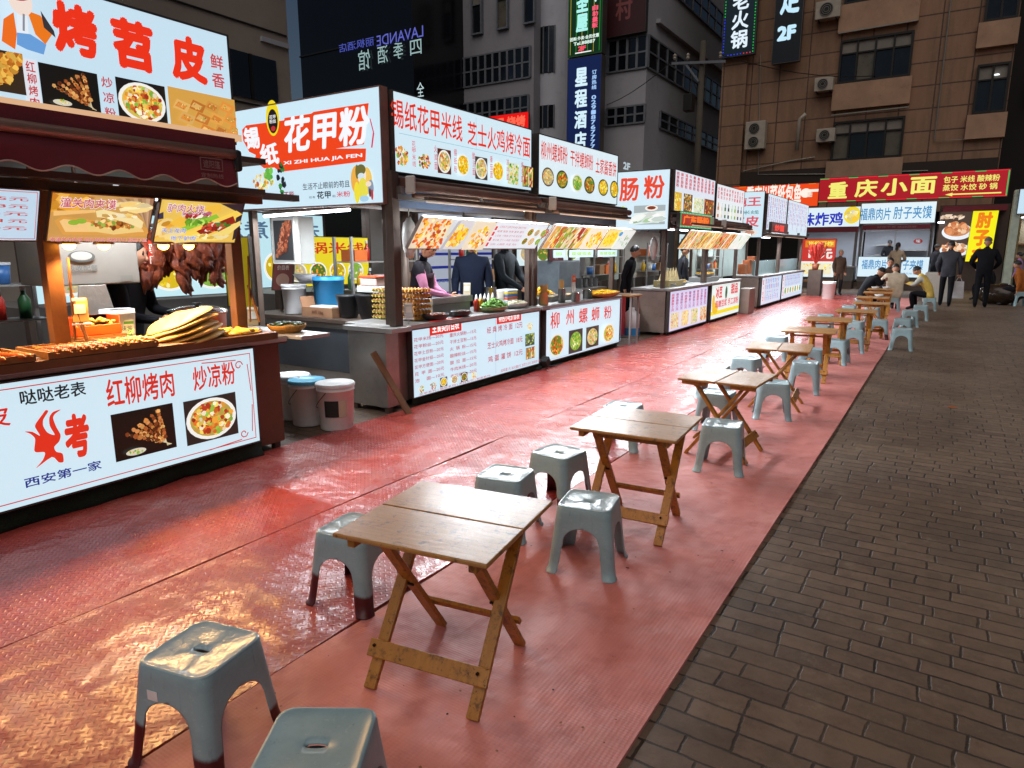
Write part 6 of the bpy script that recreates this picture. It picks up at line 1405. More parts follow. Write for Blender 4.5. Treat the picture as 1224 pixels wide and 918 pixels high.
# egg trays
egg = mat("brown_eggs", "c08848", .45, 0, .15, 20); etray = mat("moulded_tray_yellow", "b8b050", .8, 0, .15, 20); etray2 = mat("moulded_tray_orange", "d89a30", .8, 0, .15, 20)
def eggtray(x, y, z, m, label, grp):
    t = thing("egg_tray", (x, y, z), label, "egg tray", grp)
    b = MB(); n = 6; vs = []; fs = []; K = 25
    for i in range(K):
        for j in range(K): vs.append((x - .14 + .28 * i / (K - 1), y - .14 + .28 * j / (K - 1), z + .02 + .019 * math.cos(i * math.pi / 2) * math.cos(j * math.pi / 2) + (.006 if i in (0, K - 1) or j in (0, K - 1) else 0)))
    for i in range(K - 1):
        for j in range(K - 1): fs.append((i * K + j, (i + 1) * K + j, (i + 1) * K + j + 1, i * K + j + 1))
    b.add(vs, fs).build("tray_pulp", m, t, smooth=True)
    e = MB()
    for i in range(6):
        for j in range(6):
            if i in (0, 5) or j in (0, 5): e.ell((x - .117 + .0467 * i, y - .117 + .0467 * j, z + .028), (.017, .017, .02), nu=8, nv=6)
    tag(e.build("eggs", egg, t, smooth=True), kind="stuff")
names = ["lowest", "second", "third", "fourth", "fifth", "topmost"]
for k in range(6):
    eggtray(-4.92, 5.28, BZ + .037 + .056 * k, etray, f"{names[k]} greenish egg tray of the stack left of the stall's corner post", "egg trays left of the corner post")
    eggtray(-4.62, 5.3, .832 + .056 * k, etray2, f"{names[k]} orange egg tray of the stack right of the stall's corner post", "egg trays right of the corner post")
tag(MB().box(-5.1, 5.1, BZ + .002, -4.85 + .1, 5.44, BZ + .034).build("wooden_board", tray_m), "flat board under the greenish egg trays", "board")
# stall 2 and 3 counter goods
DZ = .832
paystand(-4.42, 5.0, DZ, "white payment stand at the near corner of the clam noodle stall counter", 55, "c8c8c4")
t = thing("griddle", (-4.75, 5.95, DZ), "steel griddle box with raised back on the clam stall counter before the woman", "griddle")
MB().box(-4.98, 5.62, DZ + .002, -4.62, 6.3, DZ + .13).build("body", steel, t, bevel=.006); b = MB(); b.box(-5.0, 5.6, DZ + .131, -4.6, 5.63, DZ + .2); b.box(-4.63, 5.63, DZ + .131, -4.6, 6.32, DZ + .2); b.box(-5.0, 6.3, DZ + .131, -4.63, 6.32, DZ + .2); b.build("splash_guard", steel, t)
MB().box(-4.97, 5.66, DZ + .131, -4.64, 6.28, DZ + .136).build("hot_plate", dkmetal, t)
for x, y, rx, ry, lab, mm in ((-4.42, 5.42, .12, .17, "shallow dark tray of red shreds near the corner of the clam stall counter", mat("red_shreds", "a8421c", .5, 0, .4, 40)), (-4.42, 5.85, .1, .14, "second shallow tray of dark pickles on the clam stall counter", mat("dark_pickle", "4a2a14", .5, 0, .4, 40))):
    basket(x, y, DZ, rx, ry, lab, mm, 40, 9, .02, m=mat("black_tray", "1e1a18", .4), hump=.005)
basket(-4.45, 6.55, DZ, .13, .24, "wide bowl heaped with shredded green lettuce on the clam stall counter", grn, 110, 12, .03, m=mat("green_glass_bowl", "7a8a5a", .3), hump=.1)
basket(-4.5, 7.1, DZ, .12, .2, "white bowl of pale noodles right of the lettuce", rice, 70, 13, .025, m=plastic_w, hump=.04)
basket(-4.75, 6.9, DZ, .13, .22, "basin of pale yellow fillings behind the noodles", yel, 50, 14, .03, m=plastic_w, hump=.05)
basket(-4.95, 8.5, DZ + .02, .15, .3, "wicker basket heaped with bright yellow chips on the snail stall counter", yfood, 90, 15, .03, hump=.1)
basket(-4.45, 9.55, DZ, .17, .5, "long wicker tray of yellow noodles at the far end of the snail stall counter", yfood, 120, 16, .035, hump=.05)
def jar(x, y, z, r, h, label, sticks=0, m=None, grp=None):
    t = thing("steel_pot" if not sticks else "chopstick_jar", (x, y, z), label, "jar" if sticks else "steel pot", grp)
    MB().lathe([(0, z + .003), (r, z + .003), (r, z + h), (r * 1.06, z + h), (r * .95, z + h), (r * .93, z + h * .3), (0, z + h * .3)], (x, y, 0), 24).build("body", m or MATS["shiny_steel"], t, smooth=True)
    if sticks:
        b = MB(); r_ = random.Random(int(y * 100))
        for k in range(sticks):
            a, q = r_.uniform(0, 6.28), r * .8 * math.sqrt(r_.random()); b.tube([(x + q * math.cos(a) * .6, y + q * math.sin(a) * .6, z + h * .32), (x + q * math.cos(a) * 1.15, y + q * math.sin(a) * 1.15, z + h * 1.5 + r_.uniform(-.02, .03))], .0035, 5)
        tag(b.build("chopsticks", stick, t), kind="stuff")
clearp = mat("amber_clear_jar", "c8b070", .2, 0, .1, 5)
jar(-4.40, 7.62, DZ, .06, .17, "amber jar of wooden chopsticks where the two noodle stalls meet", 40, clearp)
jar(-4.42, 8.15, DZ, .05, .19, "tall steel jar of chopsticks on the snail stall counter", 30)
jar(-4.36, 8.45, DZ, .065, .12, "short steel pot at the front edge of the snail stall counter")
jar(-4.45, 9.0, DZ, .07, .13, "steel pot beside the red card on the snail stall counter")
jar(-4.85, 7.05, DZ + .05, .075, .2, "large steel pot behind the plastic bags on the clam stall counter")
for k in range(4): jar(-5.3, 10.35 + .2 * k, .9, .08, .16, ("nearest", "second", "third", "farthest")[k] + " steel pot of the four in a row beyond the snail stall", grp="four steel pots in a row")
tag(MB().box(-5.6, 10.2, .0, -5.15, 11.2, .895).build("steel_cabinet", steel, bevel=.005), "steel cabinet carrying four pots between the snail and rice roll stalls", "cabinet")
tag(MB().box(-6.3, 10.5, .5, -5.75, 11.3, 1.35).build("chest_fridge", mat("grey_blue_fridge", "8a949c", .4, .2), bevel=.02), "large pale grey metal box behind the four steel pots", "fridge")
t = thing("spice_bottles", (-4.8, 7.4, DZ), "stack of coloured folded bags beside the steel pot on the clam counter", "bags"); b = MB()
cl = ["4a78b0", "d8d8d8", "c85a30", "3a6aa8", "d0b040", "c0c8d0"]
for k in range(6): MB().box(-4.88, 7.22, DZ + .02 + .032 * k, -4.7, 7.46, DZ + .05 + .032 * k).build("folded_bag", mat("bag_" + cl[k], cl[k], .4), t, bevel=.008)
MB().box(-4.9, 7.2, DZ + .002, -4.68, 7.48, DZ + .018).build("tray_base", tray_m, t)
paystand(-4.6, 6.9, DZ + .02, "tilted white payment stand before the man in the puffer jacket", 30, "d0ccc4"); paystand(-4.85, 6.55, DZ + .12, "payment stand hanging by the clam stall's inner post", 30, "c8b898")
t = thing("card_holder", (-4.7, 8.95, DZ), "orange and white card holder beside the post of the snail stall", "sign"); p = xpanel(-4.66, 8.9, 9.02, DZ + .1, DZ + .34); p.rect("card_print", 0, .14, .12, .24, "e0683a"); p.text("扫码", (.02, .17, .1, .21), "ffffff", .02, "card_print"); p.finish(t, "card_face", "e0d4c8", .01, 0, mt=PRINT)
MB().tube([(-4.67, 8.96, DZ), (-4.67, 8.96, DZ + .1)], .012, 8).build("stem", plastic_w, t)
# tall stool-like steel stand past stall 3 and red fridge
t = thing("steel_stand", (-4.45, 10.3, 0), "tall steel stand with round wooden top at the end of the snail stall", "stand"); MB().lathe([(0, .8), (.28, .8), (.3, .815), (.28, .83), (0, .83)], (-4.42, 10.3, 0), 28).build("top", tray_m, t, smooth=True); b = MB()
for x in (-4.6, -4.24):
    for y in (10.15, 10.45): b.box(x - .014, y - .014, .004, x + .014, y + .014, .798)
b.box(-4.6, 10.14, .1, -4.24, 10.16, .12); b.box(-4.6, 10.44, .1, -4.24, 10.46, .12); b.build("frame", steel, t)
t = thing("drinks_cooler", (-4.9, 10.9, 0), "red drinks cooler with white lower panel in the gap after the snail stall", "cooler"); MB().box(-5.1, 10.6, .05, -4.75, 11.15, .78).build("body", mat("red_cooler", "b8202a", .35), t, bevel=.01); p = ypanel(10.59, -5.06, -4.79, .1, .7); p.rect("panel_print", 0, .05, .27, .3, "d8d0d0"); p.text("冰峰", (.04, .4, .22, .5), "f0e0e0", .03, "panel_print"); p.art["panel_print"].build("panel_print", PRINT, t, fix=False)
t = thing("water_jug", (-4.75, 11.35, 0), "blue topped white water jug beside the rice roll stall's cabinet", "jug"); MB().lathe([(0, .004), (.15, .004), (.15, .4), (.05, .48), (.05, .52), (0, .52)], (-4.72, 11.35, 0), 20).build("body", plastic_w2, t, smooth=True); MB().lathe([(.152, .03), (.152, .16), (.15, .16), (.15, .03)], (-4.72, 11.35, 0), 20).build("band", plastic_b, t)
# stalls 4-7 goods
EZ = .862
for k, (y, lab, mm) in enumerate(((12.3, "tray of pale rice rolls under the lit boards of the rice roll stall", rice), (12.95, "tray of yellow dumplings beside the rice rolls", yel))): basket(-4.45, y, EZ, .18, .28, lab, mm, 40, 30 + k, .05, m=steel, hump=.04)
tp = [(-4.35, 12.1 + .15 * k) for k in range(6)]
for k, (x, y) in enumerate(tp): tag(MB().lathe([(.07, EZ + .002 + .12), (0, EZ + .23 + .12)], (x - .12, y + .05, 0), 6, sx=1, sy=1.2).build("paper_cone", mat("cream_paper", "e8d4a0", .7), smooth=False), "cream folded paper cone standing in the row on the rice roll stall", "paper cone", "paper cones on the rice roll stall")
tag(MB().box(-4.6, 12.05, EZ + .002, -4.3, 13.0, EZ + .118).build("glass_case", mat("pale_case", "a89868", .2, 0, .1), bevel=.008), "low pale display case under the paper cones", "display case")
basket(-4.5, 14.9, EZ + .1, .15, .5, "long tray of yellow buns on the drinks stall counter", yel, 60, 33, .05, m=steel, hump=.03)
tag(MB().box(-4.7, 14.4, EZ + .002, -4.32, 15.4, EZ + .098).build("steel_steamer", steel, bevel=.006), "steel box under the yellow buns on the drinks stall", "steamer")
for k in range(3): tag(MB().box(-4.9, 19.2 + .5 * k, .873, -4.7, 19.5 + .5 * k, 1.15 + .1 * k).build("spice_rack", mat("reddish_boxes", "a85a30", .6, 0, .3, 12), bevel=.006), ("nearest", "middle", "farthest")[k] + " reddish stacked box on the far wonton stall", "box", "boxes on the far stall")
b = MB(); r = random.Random(5)
for k in range(60): a = r.uniform(0, 6.28); q = r.uniform(.05, .32); b.tube([(-3.75, 24.7, 1.05), (-3.75 + q * .5 * math.cos(a), 24.7 + q * .5 * math.sin(a), 1.3), (-3.75 + q * math.cos(a), 24.7 + q * math.sin(a), 1.45 + r.uniform(0, .35))], [.01, .012, .02], 5)
t = thing("red_plant", (-3.75, 24.7, 0), "bushy red decoration in a pot at the end of the stall row", "plant"); b.build("foliage", mat("red_twigs", "b02a20", .6, 0, .3, 20), t); MB().lathe([(0, .88), (.09, .88), (.12, 1.08), (.1, 1.08), (0, 1.0)], (-3.75, 24.7, 0), 16).build("pot", mat("terracotta", "8a4a30", .7), t, smooth=True); MB().box(-3.95, 24.65, 0, -3.55, 25.1, .878).build("stand", dkmetal, t)
# bins, bench and clutter at the lane's end
bucket(-3.1, 23.4, .003, .2, .55, "tall white bin on the ground left of the seated man in black", None, None, m=plastic_w, handle=False)
t = thing("bench", (-4.3, 26, 0), "low dark bench at the end of the red matting", "bench"); MB().box(-5.2, 26, .42, -3.2, 26.4, .48).build("seat", tray_m, t); b = MB()
for x in (-5.1, -3.35): b.box(x, 26.05, 0, x + .08, 26.35, .418)
b.build("leg", dkmetal, t)
tag(MB().box(-4.2, 16.75, .004, -3.95, 17.3, .62).build("steel_bin", steel_warm, bevel=.02), "narrow metal bin at the end of the drinks stall", "bin")
b = MB(); r = random.Random(9)
b.ell((1.35, 23.6, .3), (.55, .35, .3), fn=lambda v: v * (1 + .08 * math.sin(v.x * 9 + v.z * 7)), nu=20, nv=12)
tag(b.build("rubbish_bag", mat("glossy_black_bag", "2a1c12", .22, 0, .4, 5, .6, 14), smooth=True), "large glossy dark bag lying on the ground at the right edge", "bag")
tag(MB().box(-.55, 23.5, .004, .15, 24.1, .88).build("white_cart", mat("cart_white", "a8a298", .6, 0, .1, 3, dirt=.3), bevel=.03), "pale cart or box behind the walking man with the bag", "cart")
t = thing("cable_box", (-4.3, 7.47, .0), "black cable box on the ground between the clam and snail stalls", "box"); MB().obox((-4.28, 7.47, .12), (.1, .1, .1), Matrix.Rotation(R(35), 3, 'X')).build("box_body", rubber, t, bevel=.008); MB().tube([(-4.3, 7.5, .07), (-4.3, 7.7, .02), (-4.32, 8.0, .012)], .012, 6).build("cable", rubber, t)

# shelves of bottles and boxes behind the vendors
def shelf(x, y0, y1, where, seed, zs=(1.05, 1.4)):
    r = random.Random(seed); t = thing("storage_shelf", (x, (y0 + y1) / 2, 0), "metal storage shelf with goods at the back of the " + where, "shelf")
    for y in (y0, y1):
        for dx in (0, .3): MB().box(x - dx - .015, y - .015, 0, x - dx + .015, y + .015, zs[-1] + .3).build("upright", steel, t)
    for z in zs: MB().box(x - .31, y0 + .016, z - .015, x + .01, y1 - .016, z).build("shelf_board", steel, t)
    k = 0; goods = [("red sauce bottle", "b82a20"), ("green vinegar bottle", "2a5a34"), ("yellow oil bottle", "d8a828"), ("dark soy bottle", "2a1c18"), ("white seasoning tub", "cfcac0"), ("blue food tub", "3a6aa8"), ("brown carton", "8a6444"), ("orange carton", "c86428")]
    for z in zs:
        y = y0 + .08
        while y < y1 - .1 and k < len(goods):
            nm, c = goods[(k + seed) % len(goods)]; q = r.uniform(.035, .05); m = mat("goods_" + c, c, .35, 0, .1, 8); lab = nm + (" on the upper" if z == zs[-1] else " on the lower") + " board of the shelf in the " + where
            if "bottle" in nm:
                t = thing("bottle", (x - .12, y, z), lab, "bottle", "goods on the rear shelves"); MB().lathe([(0, z + .002), (q, z + .002), (q, z + .15), (q * .4, z + .2), (q * .4, z + .24), (0, z + .24)], (x - .12, y, 0), 16).build("body", m, t, smooth=True); MB().lathe([(q * .45, z + .225), (q * .45, z + .262), (0, z + .262)], (x - .12, y, 0), 12).build("cap", plastic_w2, t); y += .17
            elif "tub" in nm:
                t = thing("tub", (x - .13, y + .03, z), lab, "tub", "goods on the rear shelves"); MB().lathe([(0, z + .002), (.075, z + .002), (.085, z + .15), (0, z + .15)], (x - .13, y + .03, 0), 20).build("body", m, t, smooth=True); MB().lathe([(.09, z + .15), (.09, z + .17), (0, z + .172)], (x - .13, y + .03, 0), 20).build("lid", plastic_w2, t); y += .25
            else:
                tag(MB().box(x - .27, y, z + .002, x - .03, y + .22, z + r.uniform(.14, .2)).build("carton", m, bevel=.004), lab, "carton", "goods on the rear shelves"); y += .3
            k += 1
shelf(-6.2, 6.0, 7.2, "clam noodle stall", 1); shelf(-6.25, 8.4, 9.7, "snail noodle stall", 3); shelf(-5.9, 12.2, 13.6, "rice roll stall", 5); shelf(-5.9, 15.0, 16.3, "drinks stall", 2); shelf(-5.7, 19.0, 20.6, "far wonton stall", 4, (1.0, 1.35)); shelf(-6.15, 1.6, 2.6, "grill stall", 6, (1.0, 1.28))
for k, (x, y, z, c, lab) in enumerate(((-4.6, 5.25, 1.9, "c8c4c0", "bunch of white plastic bags hanging near the corner post of the clam stall"), (-4.75, 10.05, 1.85, "b83a30", "bunch of red plastic bags hanging at the end of the snail stall"), (-4.55, 11.85, 1.8, "d0ccc8", "bunch of white plastic bags hanging inside the rice roll stall"))):
    b = MB(); b.ell((x, y, z - .24), (.07, .08, .2), fn=lambda v: v * (1 + .14 * math.sin(v.x * 11 + v.z * 6) * math.cos(v.y * 8)), nu=16, nv=12); b.tube([(x, y, z - .08), (x, y, z + .14)], .006, 5)
    tag(b.build("plastic_bags", mat("bags_" + c, c, .4, 0, .15, 14, .5, 30), smooth=True), lab, "bags")

# small ware on the two noodle counters
for k, c in enumerate(("c83a24", "e0a020", "3a2018", "d8d4cc", "6a8a2a")):
    t = thing("sauce_bottle", (-4.62, 6.42 + .085 * k, DZ), ("red", "mustard yellow", "dark brown", "white", "olive green")[k] + " squeeze bottle in the row right of the griddle", "bottle", "squeeze bottles beside the griddle")
    MB().lathe([(0, DZ + .003), (.032, DZ + .003), (.034, DZ + .12), (.02, DZ + .145), (0, DZ + .146)], (-4.62, 6.42 + .085 * k, 0), 14).build("body", mat("squeeze_" + c, c, .35, 0, .08, 8), t, smooth=True); MB().lathe([(.02, DZ + .146), (.005, DZ + .2), (0, DZ + .2)], (-4.62, 6.42 + .085 * k, 0), 10).build("nozzle", plastic_w2, t, smooth=True)
for k, (c, nm) in enumerate((("8a2a18", "chilli"), ("5f8a2c", "spring onion"), ("d8c060", "pickled bamboo"), ("4a2c18", "black fungus"), ("d09030", "fried bean curd"), ("c8b890", "peanut"))):
    y = 7.85 + .21 * k; t = thing("ingredient_pan", (-4.68, y, DZ), "square steel pan of " + nm + " in the row on the snail stall counter", "pan", "ingredient pans on the snail stall")
    b = MB()
    for a in ((-.1, -.095, -.1 + .006, .095), (.094, -.095, .1, .095), (-.094, -.095, .094, -.089), (-.094, .089, .094, .095)): b.box(-4.68 + a[0], y + a[1], DZ + .002, -4.68 + a[2], y + a[3], DZ + .075)
    b.build("pan_wall", steel, t); r = random.Random(k); b = MB().box(-4.773, y - .088, DZ + .002, -4.587, y + .088, DZ + .045)
    for q in range(60): b.ell((-4.68 + r.uniform(-.08, .08), y + r.uniform(-.075, .075), DZ + .05 + r.uniform(0, .02)), (.018, .011, .008), Matrix.Rotation(r.uniform(0, 3), 3, 'Z') @ Matrix.Rotation(r.uniform(-.6, .6), 3, 'X'), 6, 4)
    tag(b.build("filling", mat("filling_" + c, c, .5, 0, .35, 40), t, smooth=True), kind="stuff")
# ================================================================== people
def cloth(name, c, var=.2): return mat("cloth_" + name, c, .9, 0, var, 9, .35, 22, spec=.15)
skin = mat("skin", "b98468", .55, 0, .08, 12); hairm = mat("black_hair", "120e0c", .5, 0, .3, 60, .5, 150); eye_m = mat("dark_eyes", "100c0a", .3); lip = mat("lips", "8a4a42", .5)
def seg_d(p, a, b):
    ab = b - a; t = max(0, min(1, (p - a).dot(ab) / max(1e-9, ab.length_squared))); return (p - a - ab * t).length
def person(label, x, y, z, face, ht=1.7, top=None, pants=None, shoes=None, pose=None, lean=0, sit=None, coat=0, hair="short", cap=None, head=(0, 0), apron=None, vest=None, sleeve=None, group=None, woman=False, long=False):
    """face: heading of the walk in degrees (0 looks along +Y). One skinned body, head and hands joined; hair, cap and apron are its children"""
    top = top or cloth("black", "15151a"); pants = pants or cloth("dark_trousers", "16161a"); shoes = shoes or mat("shoes", "121212", .6); sleeve = sleeve or top
    k = ht / 1.75; V = Vector; sw = .165 if woman else .185
    J = dict(pel=V((0, 0, .95)), spi=V((0, -.01, 1.12)), che=V((0, 0, 1.33)), nek=V((0, -.005, 1.47)), hed=V((0, .012, 1.56)))
    for s, n in ((-1, "L"), (1, "R")):
        J["sh" + n] = V((s * sw, -.005, 1.41)); J["el" + n] = V((s * (sw + .055), -.03, 1.14)); J["wr" + n] = V((s * (sw + .05), .06, .92)); J["ha" + n] = V((s * (sw + .045), .08, .85))
        J["hi" + n] = V((s * .09, 0, .9)); J["kn" + n] = V((s * .1, .02, .5)); J["an" + n] = V((s * .1, -.02, .085)); J["to" + n] = V((s * .115, .14, .035))
    up = [q for q in J if q[:2] in ("sp", "ch", "ne", "he", "sh", "el", "wr", "ha")]
    if sit is not None:
        dz = sit / k + .10 - .95
        for q in J:
            if q not in ("knL", "knR", "anL", "anR", "toL", "toR"): J[q].z += dz
        for s, n in ((-1, "L"), (1, "R")):
            J["kn" + n] = V((s * .14, .42, max(.46, sit / k + .08))); J["an" + n] = V((s * .13, .36, .085)); J["to" + n] = V((s * .14, .52, .035))
    if lean:
        M = Matrix.Rotation(R(-lean), 3, 'X')
        for q in up: J[q] = J["pel"] + M @ (J[q] - J["pel"])
    for q, v in (pose or {}).items(): J[q] = V(v)
    for n in "LR":
        if "wr" + n in (pose or {}) and "ha" + n not in (pose or {}): J["ha" + n] = J["wr" + n] + (J["wr" + n] - J["el" + n]).normalized() * .08
    E = [("pel", "spi", top), ("spi", "che", top), ("che", "nek", top), ("nek", "hed", skin)]
    for n in "LR":
        E += [("che", "sh" + n, top), ("sh" + n, "el" + n, sleeve), ("el" + n, "wr" + n, sleeve), ("wr" + n, "ha" + n, skin), ("pel", "hi" + n, pants if not coat else top), ("hi" + n, "kn" + n, pants), ("kn" + n, "an" + n, pants), ("an" + n, "to" + n, shoes)]
    c = coat
    rad = dict(pel=(.165 + c * .05, .125 + c * .04), spi=(.15 + c * .06, .115 + c * .05), che=(.165 + c * .05, .125 + c * .04), nek=(.075, .07), hed=(.055, .055), sh=(.08 + c * .02,) * 2, el=(.055 + c * .02,) * 2, wr=(.036 + c * .008,) * 2, ha=(.028, .022), hi=(.1, .1), kn=(.072, .072), an=(.052, .052), to=(.042, .035))
    names = list(J); idx = {q: i for i, q in enumerate(names)}
    me = bpy.data.meshes.new("tmp"); me.from_pydata([J[q] for q in names], [(idx[a], idx[b]) for a, b, _ in E], [])
    o = bpy.data.objects.new("tmp", me); COL.objects.link(o)
    o.modifiers.new("skin", 'SKIN'); s_ = o.modifiers.new("sub", 'SUBSURF'); s_.levels = s_.render_levels = 1
    if not me.skin_vertices: me.skin_vertices.new() if hasattr(me.skin_vertices, "new") else None
    b_ = bmesh.new(); b_.from_mesh(me); lay = b_.verts.layers.skin.verify(); b_.verts.ensure_lookup_table()
    for q in names:
        sv = b_.verts[idx[q]][lay]; r_ = rad.get(q) or rad[q[:2]]; sv.radius = r_; sv.use_root = q == "pel"
    b_.to_mesh(me); b_.free()
    dg = bpy.context.evaluated_depsgraph_get(); dg.update(); ev = o.evaluated_get(dg).to_mesh()
    mats = []; mi = {}
    def slot(m_):
        if m_ not in mi: mi[m_] = len(mats); mats.append(m_)
        return mi[m_]
    B = MB(); vs = [v.co.copy() for v in ev.vertices]
    segs = [(J[a], J[b], m_, (rad.get(a) or rad[a[:2]])[0]) for a, b, m_ in E]
    fcs = [(list(p.vertices), p.center.copy()) for p in ev.polygons]
    o.evaluated_get(dg).to_mesh_clear(); bpy.data.objects.remove(o)
    o0 = len(B.v); B.v += [tuple(v) for v in vs]
    for f, cen in fcs:
        best = min(segs, key=lambda g_: seg_d(cen, g_[0], g_[1]) - g_[3] * .6)
        m_ = best[2]
        if vest and m_ is top and abs(cen.x) < sw + .02: m_ = vest
        if long and m_ is pants and cen.z > (.62 if sit is None else 9): m_ = top
        B.f.append(f); B.m.append(slot(m_)); B.c.append((1, 1, 1))
    # head: skull narrowing to the chin, brow, nose, ears
    hm = (Matrix.Rotation(R(-lean * .55), 3, 'X') if lean else Matrix.Identity(3)) @ Matrix.Rotation(R(head[1]), 3, 'Z') @ Matrix.Rotation(R(-head[0]), 3, 'X')
    hc = J["hed"] + hm @ V((0, .018, .085))
    def skull(v):
        q = V(v)
        if q.z < 0: q.x *= 1 + .28 * q.z; q.y *= 1 + .12 * q.z
        if q.y > .5 and abs(q.x) < .25 and -.35 < q.z < .1: q.y *= 1 + .16 * (1 - abs(q.x) / .25) * (1 - abs(q.z + .15) / .3)
        if q.y > .6 and .1 < q.z < .3 and .15 < abs(q.x) < .5: q.y *= .94
        return q
    B.ell(hc, (.076, .095, .118), hm, 20, 16, slot(skin), skull)
    for s in (-1, 1):
        B.ell(hc + hm @ V((s * .031, .084, .018)), (.013, .008, .007), hm, 8, 6, slot(eye_m)); B.ell(hc + hm @ V((s * .076, -.005, -.01)), (.012, .02, .03), hm, 8, 6, slot(skin))
        B.ell(hc + hm @ V((s * .031, .087, .036)), (.018, .006, .004), hm, 8, 4, slot(hairm))
    B.ell(hc + hm @ V((0, .094, -.02)), (.013, .018, .022), hm, 8, 6, slot(skin)); B.ell(hc + hm @ V((0, .084, -.055)), (.024, .01, .007), hm, 8, 6, slot(lip))
    # hands: palm, four bent fingers and a thumb rooted in it
    for s, n in ((-1, "L"), (1, "R")):
        w_, h_ = J["wr" + n], J["ha" + n]; d = (h_ - w_).normalized(); sd = d.cross(V((0, 1, .2))).normalized()
        if sd.length < .1: sd = V((1, 0, 0))
        nn = sd.cross(d); c0 = w_ + d * .055
        B.ell(c0, (.036, .048, .017), Matrix((sd, d, nn)).transposed(), 10, 8, slot(skin))
        for q, L in enumerate((.062, .072, .067, .052)):
            a = c0 + d * .03 + sd * (q - 1.5) * .018; B.tube([a, a + d * L * .55 + nn * .006, a + d * L * .85 + nn * .024, a + d * L * .95 + nn * .04], [.0135, .0088, .008, .006], 7, slot(skin))
        a = c0 - d * .01 - sd * .03 * s; B.tube([a, a - sd * .026 * s + d * .02 + nn * .012, a - sd * .03 * s + d * .048 + nn * .02], [.012, .011, .008], 7, slot(skin))
    # place
    T = Matrix.Translation((x, y, z)) @ Matrix.Rotation(R(-face), 4, 'Z') @ Matrix.Scale(k, 4)
    def fin(B_, name, ms, par=None, sm=True):
        B_.v = [tuple(T @ V(p)) for p in B_.v]; return B_.build(name, ms, par, smooth=sm)
    body = fin(B, "person", mats); tag(body, label, "person", group)
    hb = MB()
    def hairf(v): return V((v.x, v.y, v.z)) if True else v
    cc = hc + hm @ V((0, -.014, .016))
    if hair != "none":
        # shell over the crown and back, cut away in front of the face
        nu, nv = 20, 12; vs = []; fs = []
        for j in range(nv + 1):
            for i in range(nu):
                t = 2 * math.pi * i / nu; fr = max(0, math.sin(t)); lim = (1.05 + .9 * (1 - fr) ** .5 if hair != "short" else 1.0 + .75 * (1 - fr) ** .6); ph = lim * j / nv
                v = V((math.sin(ph) * math.cos(t) * .084, math.sin(ph) * math.sin(t) * .102, math.cos(ph) * .118)); vs.append(cc + hm @ v)
        for j in range(nv):
            for i in range(nu): fs.append((j * nu + i, (j + 1) * nu + i, (j + 1) * nu + (i + 1) % nu, j * nu + (i + 1) % nu))
        hb.add(vs, fs)
        if hair == "pony": hb.tube([cc + hm @ V((0, -.09, .03)), cc + hm @ V((0, -.14, 0)), cc + hm @ V((0, -.14, -.12)), cc + hm @ V((0, -.11, -.22))], [.02, .035, .03, .008], 10)
        if hair == "bun": hb.ell(cc + hm @ V((0, -.1, .03)), (.045, .04, .045), hm, 12, 8)
        h_ = fin(hb, "hair", hairm, body); sm_ = h_.modifiers.new("s", 'SOLIDIFY'); sm_.thickness = .006
    if cap:
        cb = MB(); nu = 20; vs = []; fs = []
        for j in range(7):
            for i in range(nu):
                t = 2 * math.pi * i / nu; ph = 1.45 * j / 6; vs.append(cc + hm @ V((math.sin(ph) * math.cos(t) * .09, math.sin(ph) * math.sin(t) * .108, math.cos(ph) * .115 + .008)))
        for j in range(6):
            for i in range(nu): fs.append((j * nu + i, (j + 1) * nu + i, (j + 1) * nu + (i + 1) % nu, j * nu + (i + 1) % nu))
        cb.add(vs, fs); cb.ell(cc + hm @ V((0, .12, .025)), (.07, .07, .008), hm, 14, 6) if "hair" not in cap.name else None; fin(cb, "cap" if "hair" not in cap.name else "hair", cap, body)
    if apron:
        ab = MB(); vs = []; fs = []; ax = (J["pel"] - J["che"]).normalized(); fw = V((0, 1, 0))
        for j in range(10):
            t = j / 9; cpt = J["che"].lerp(J["pel"], t * 1.5 if sit is None else t); w_ = .11 + .08 * min(1, t * 2)
            for i in range(9):
                s = i / 4 - 1; vs.append(cpt + V((s * w_, .158 + c * .04 - .075 * s * s + .006 * math.sin(i * 2 + j), 0)))
        for j in range(9):
            for i in range(8): fs.append((j * 9 + i, j * 9 + i + 1, j * 9 + i + 10, j * 9 + i + 9))
        a_ = ab.add(vs, fs); a_ = fin(ab, "apron", apron, body); sm_ = a_.modifiers.new("s", 'SOLIDIFY'); sm_.thickness = .006
    return body, T, J
blk = cloth("black", "15151a"); navy = cloth("navy", "141826"); dgrey = cloth("dark_grey", "3c3c42"); pink = cloth("pink", "b0708c"); puff = cloth("black_puffer", "141a2a"); beige = cloth("beige", "a08c74"); cream = cloth("cream", "b8a892"); brownc = cloth("brown", "4a3a30"); jeans = cloth("jeans", "3a4a66"); yvest = cloth("pale_yellow_vest", "d8b860"); whitec = cloth("white_shirt", "b8b8b0"); lav = cloth("lavender", "a078a8"); orange = cloth("orange_brown", "a05a28"); apr = cloth("plum_apron", "33222a")
P = person
P("person in dark clothes bending behind the grill stall counter, seen in profile", -5.55, 2.85, 0, 60, 1.62, top=blk, lean=12, hair="short", pose=dict(elL=(-.2, .15, 1.15), wrL=(-.12, .38, 1.12), elR=(.2, .15, 1.12), wrR=(.12, .36, 1.08)))
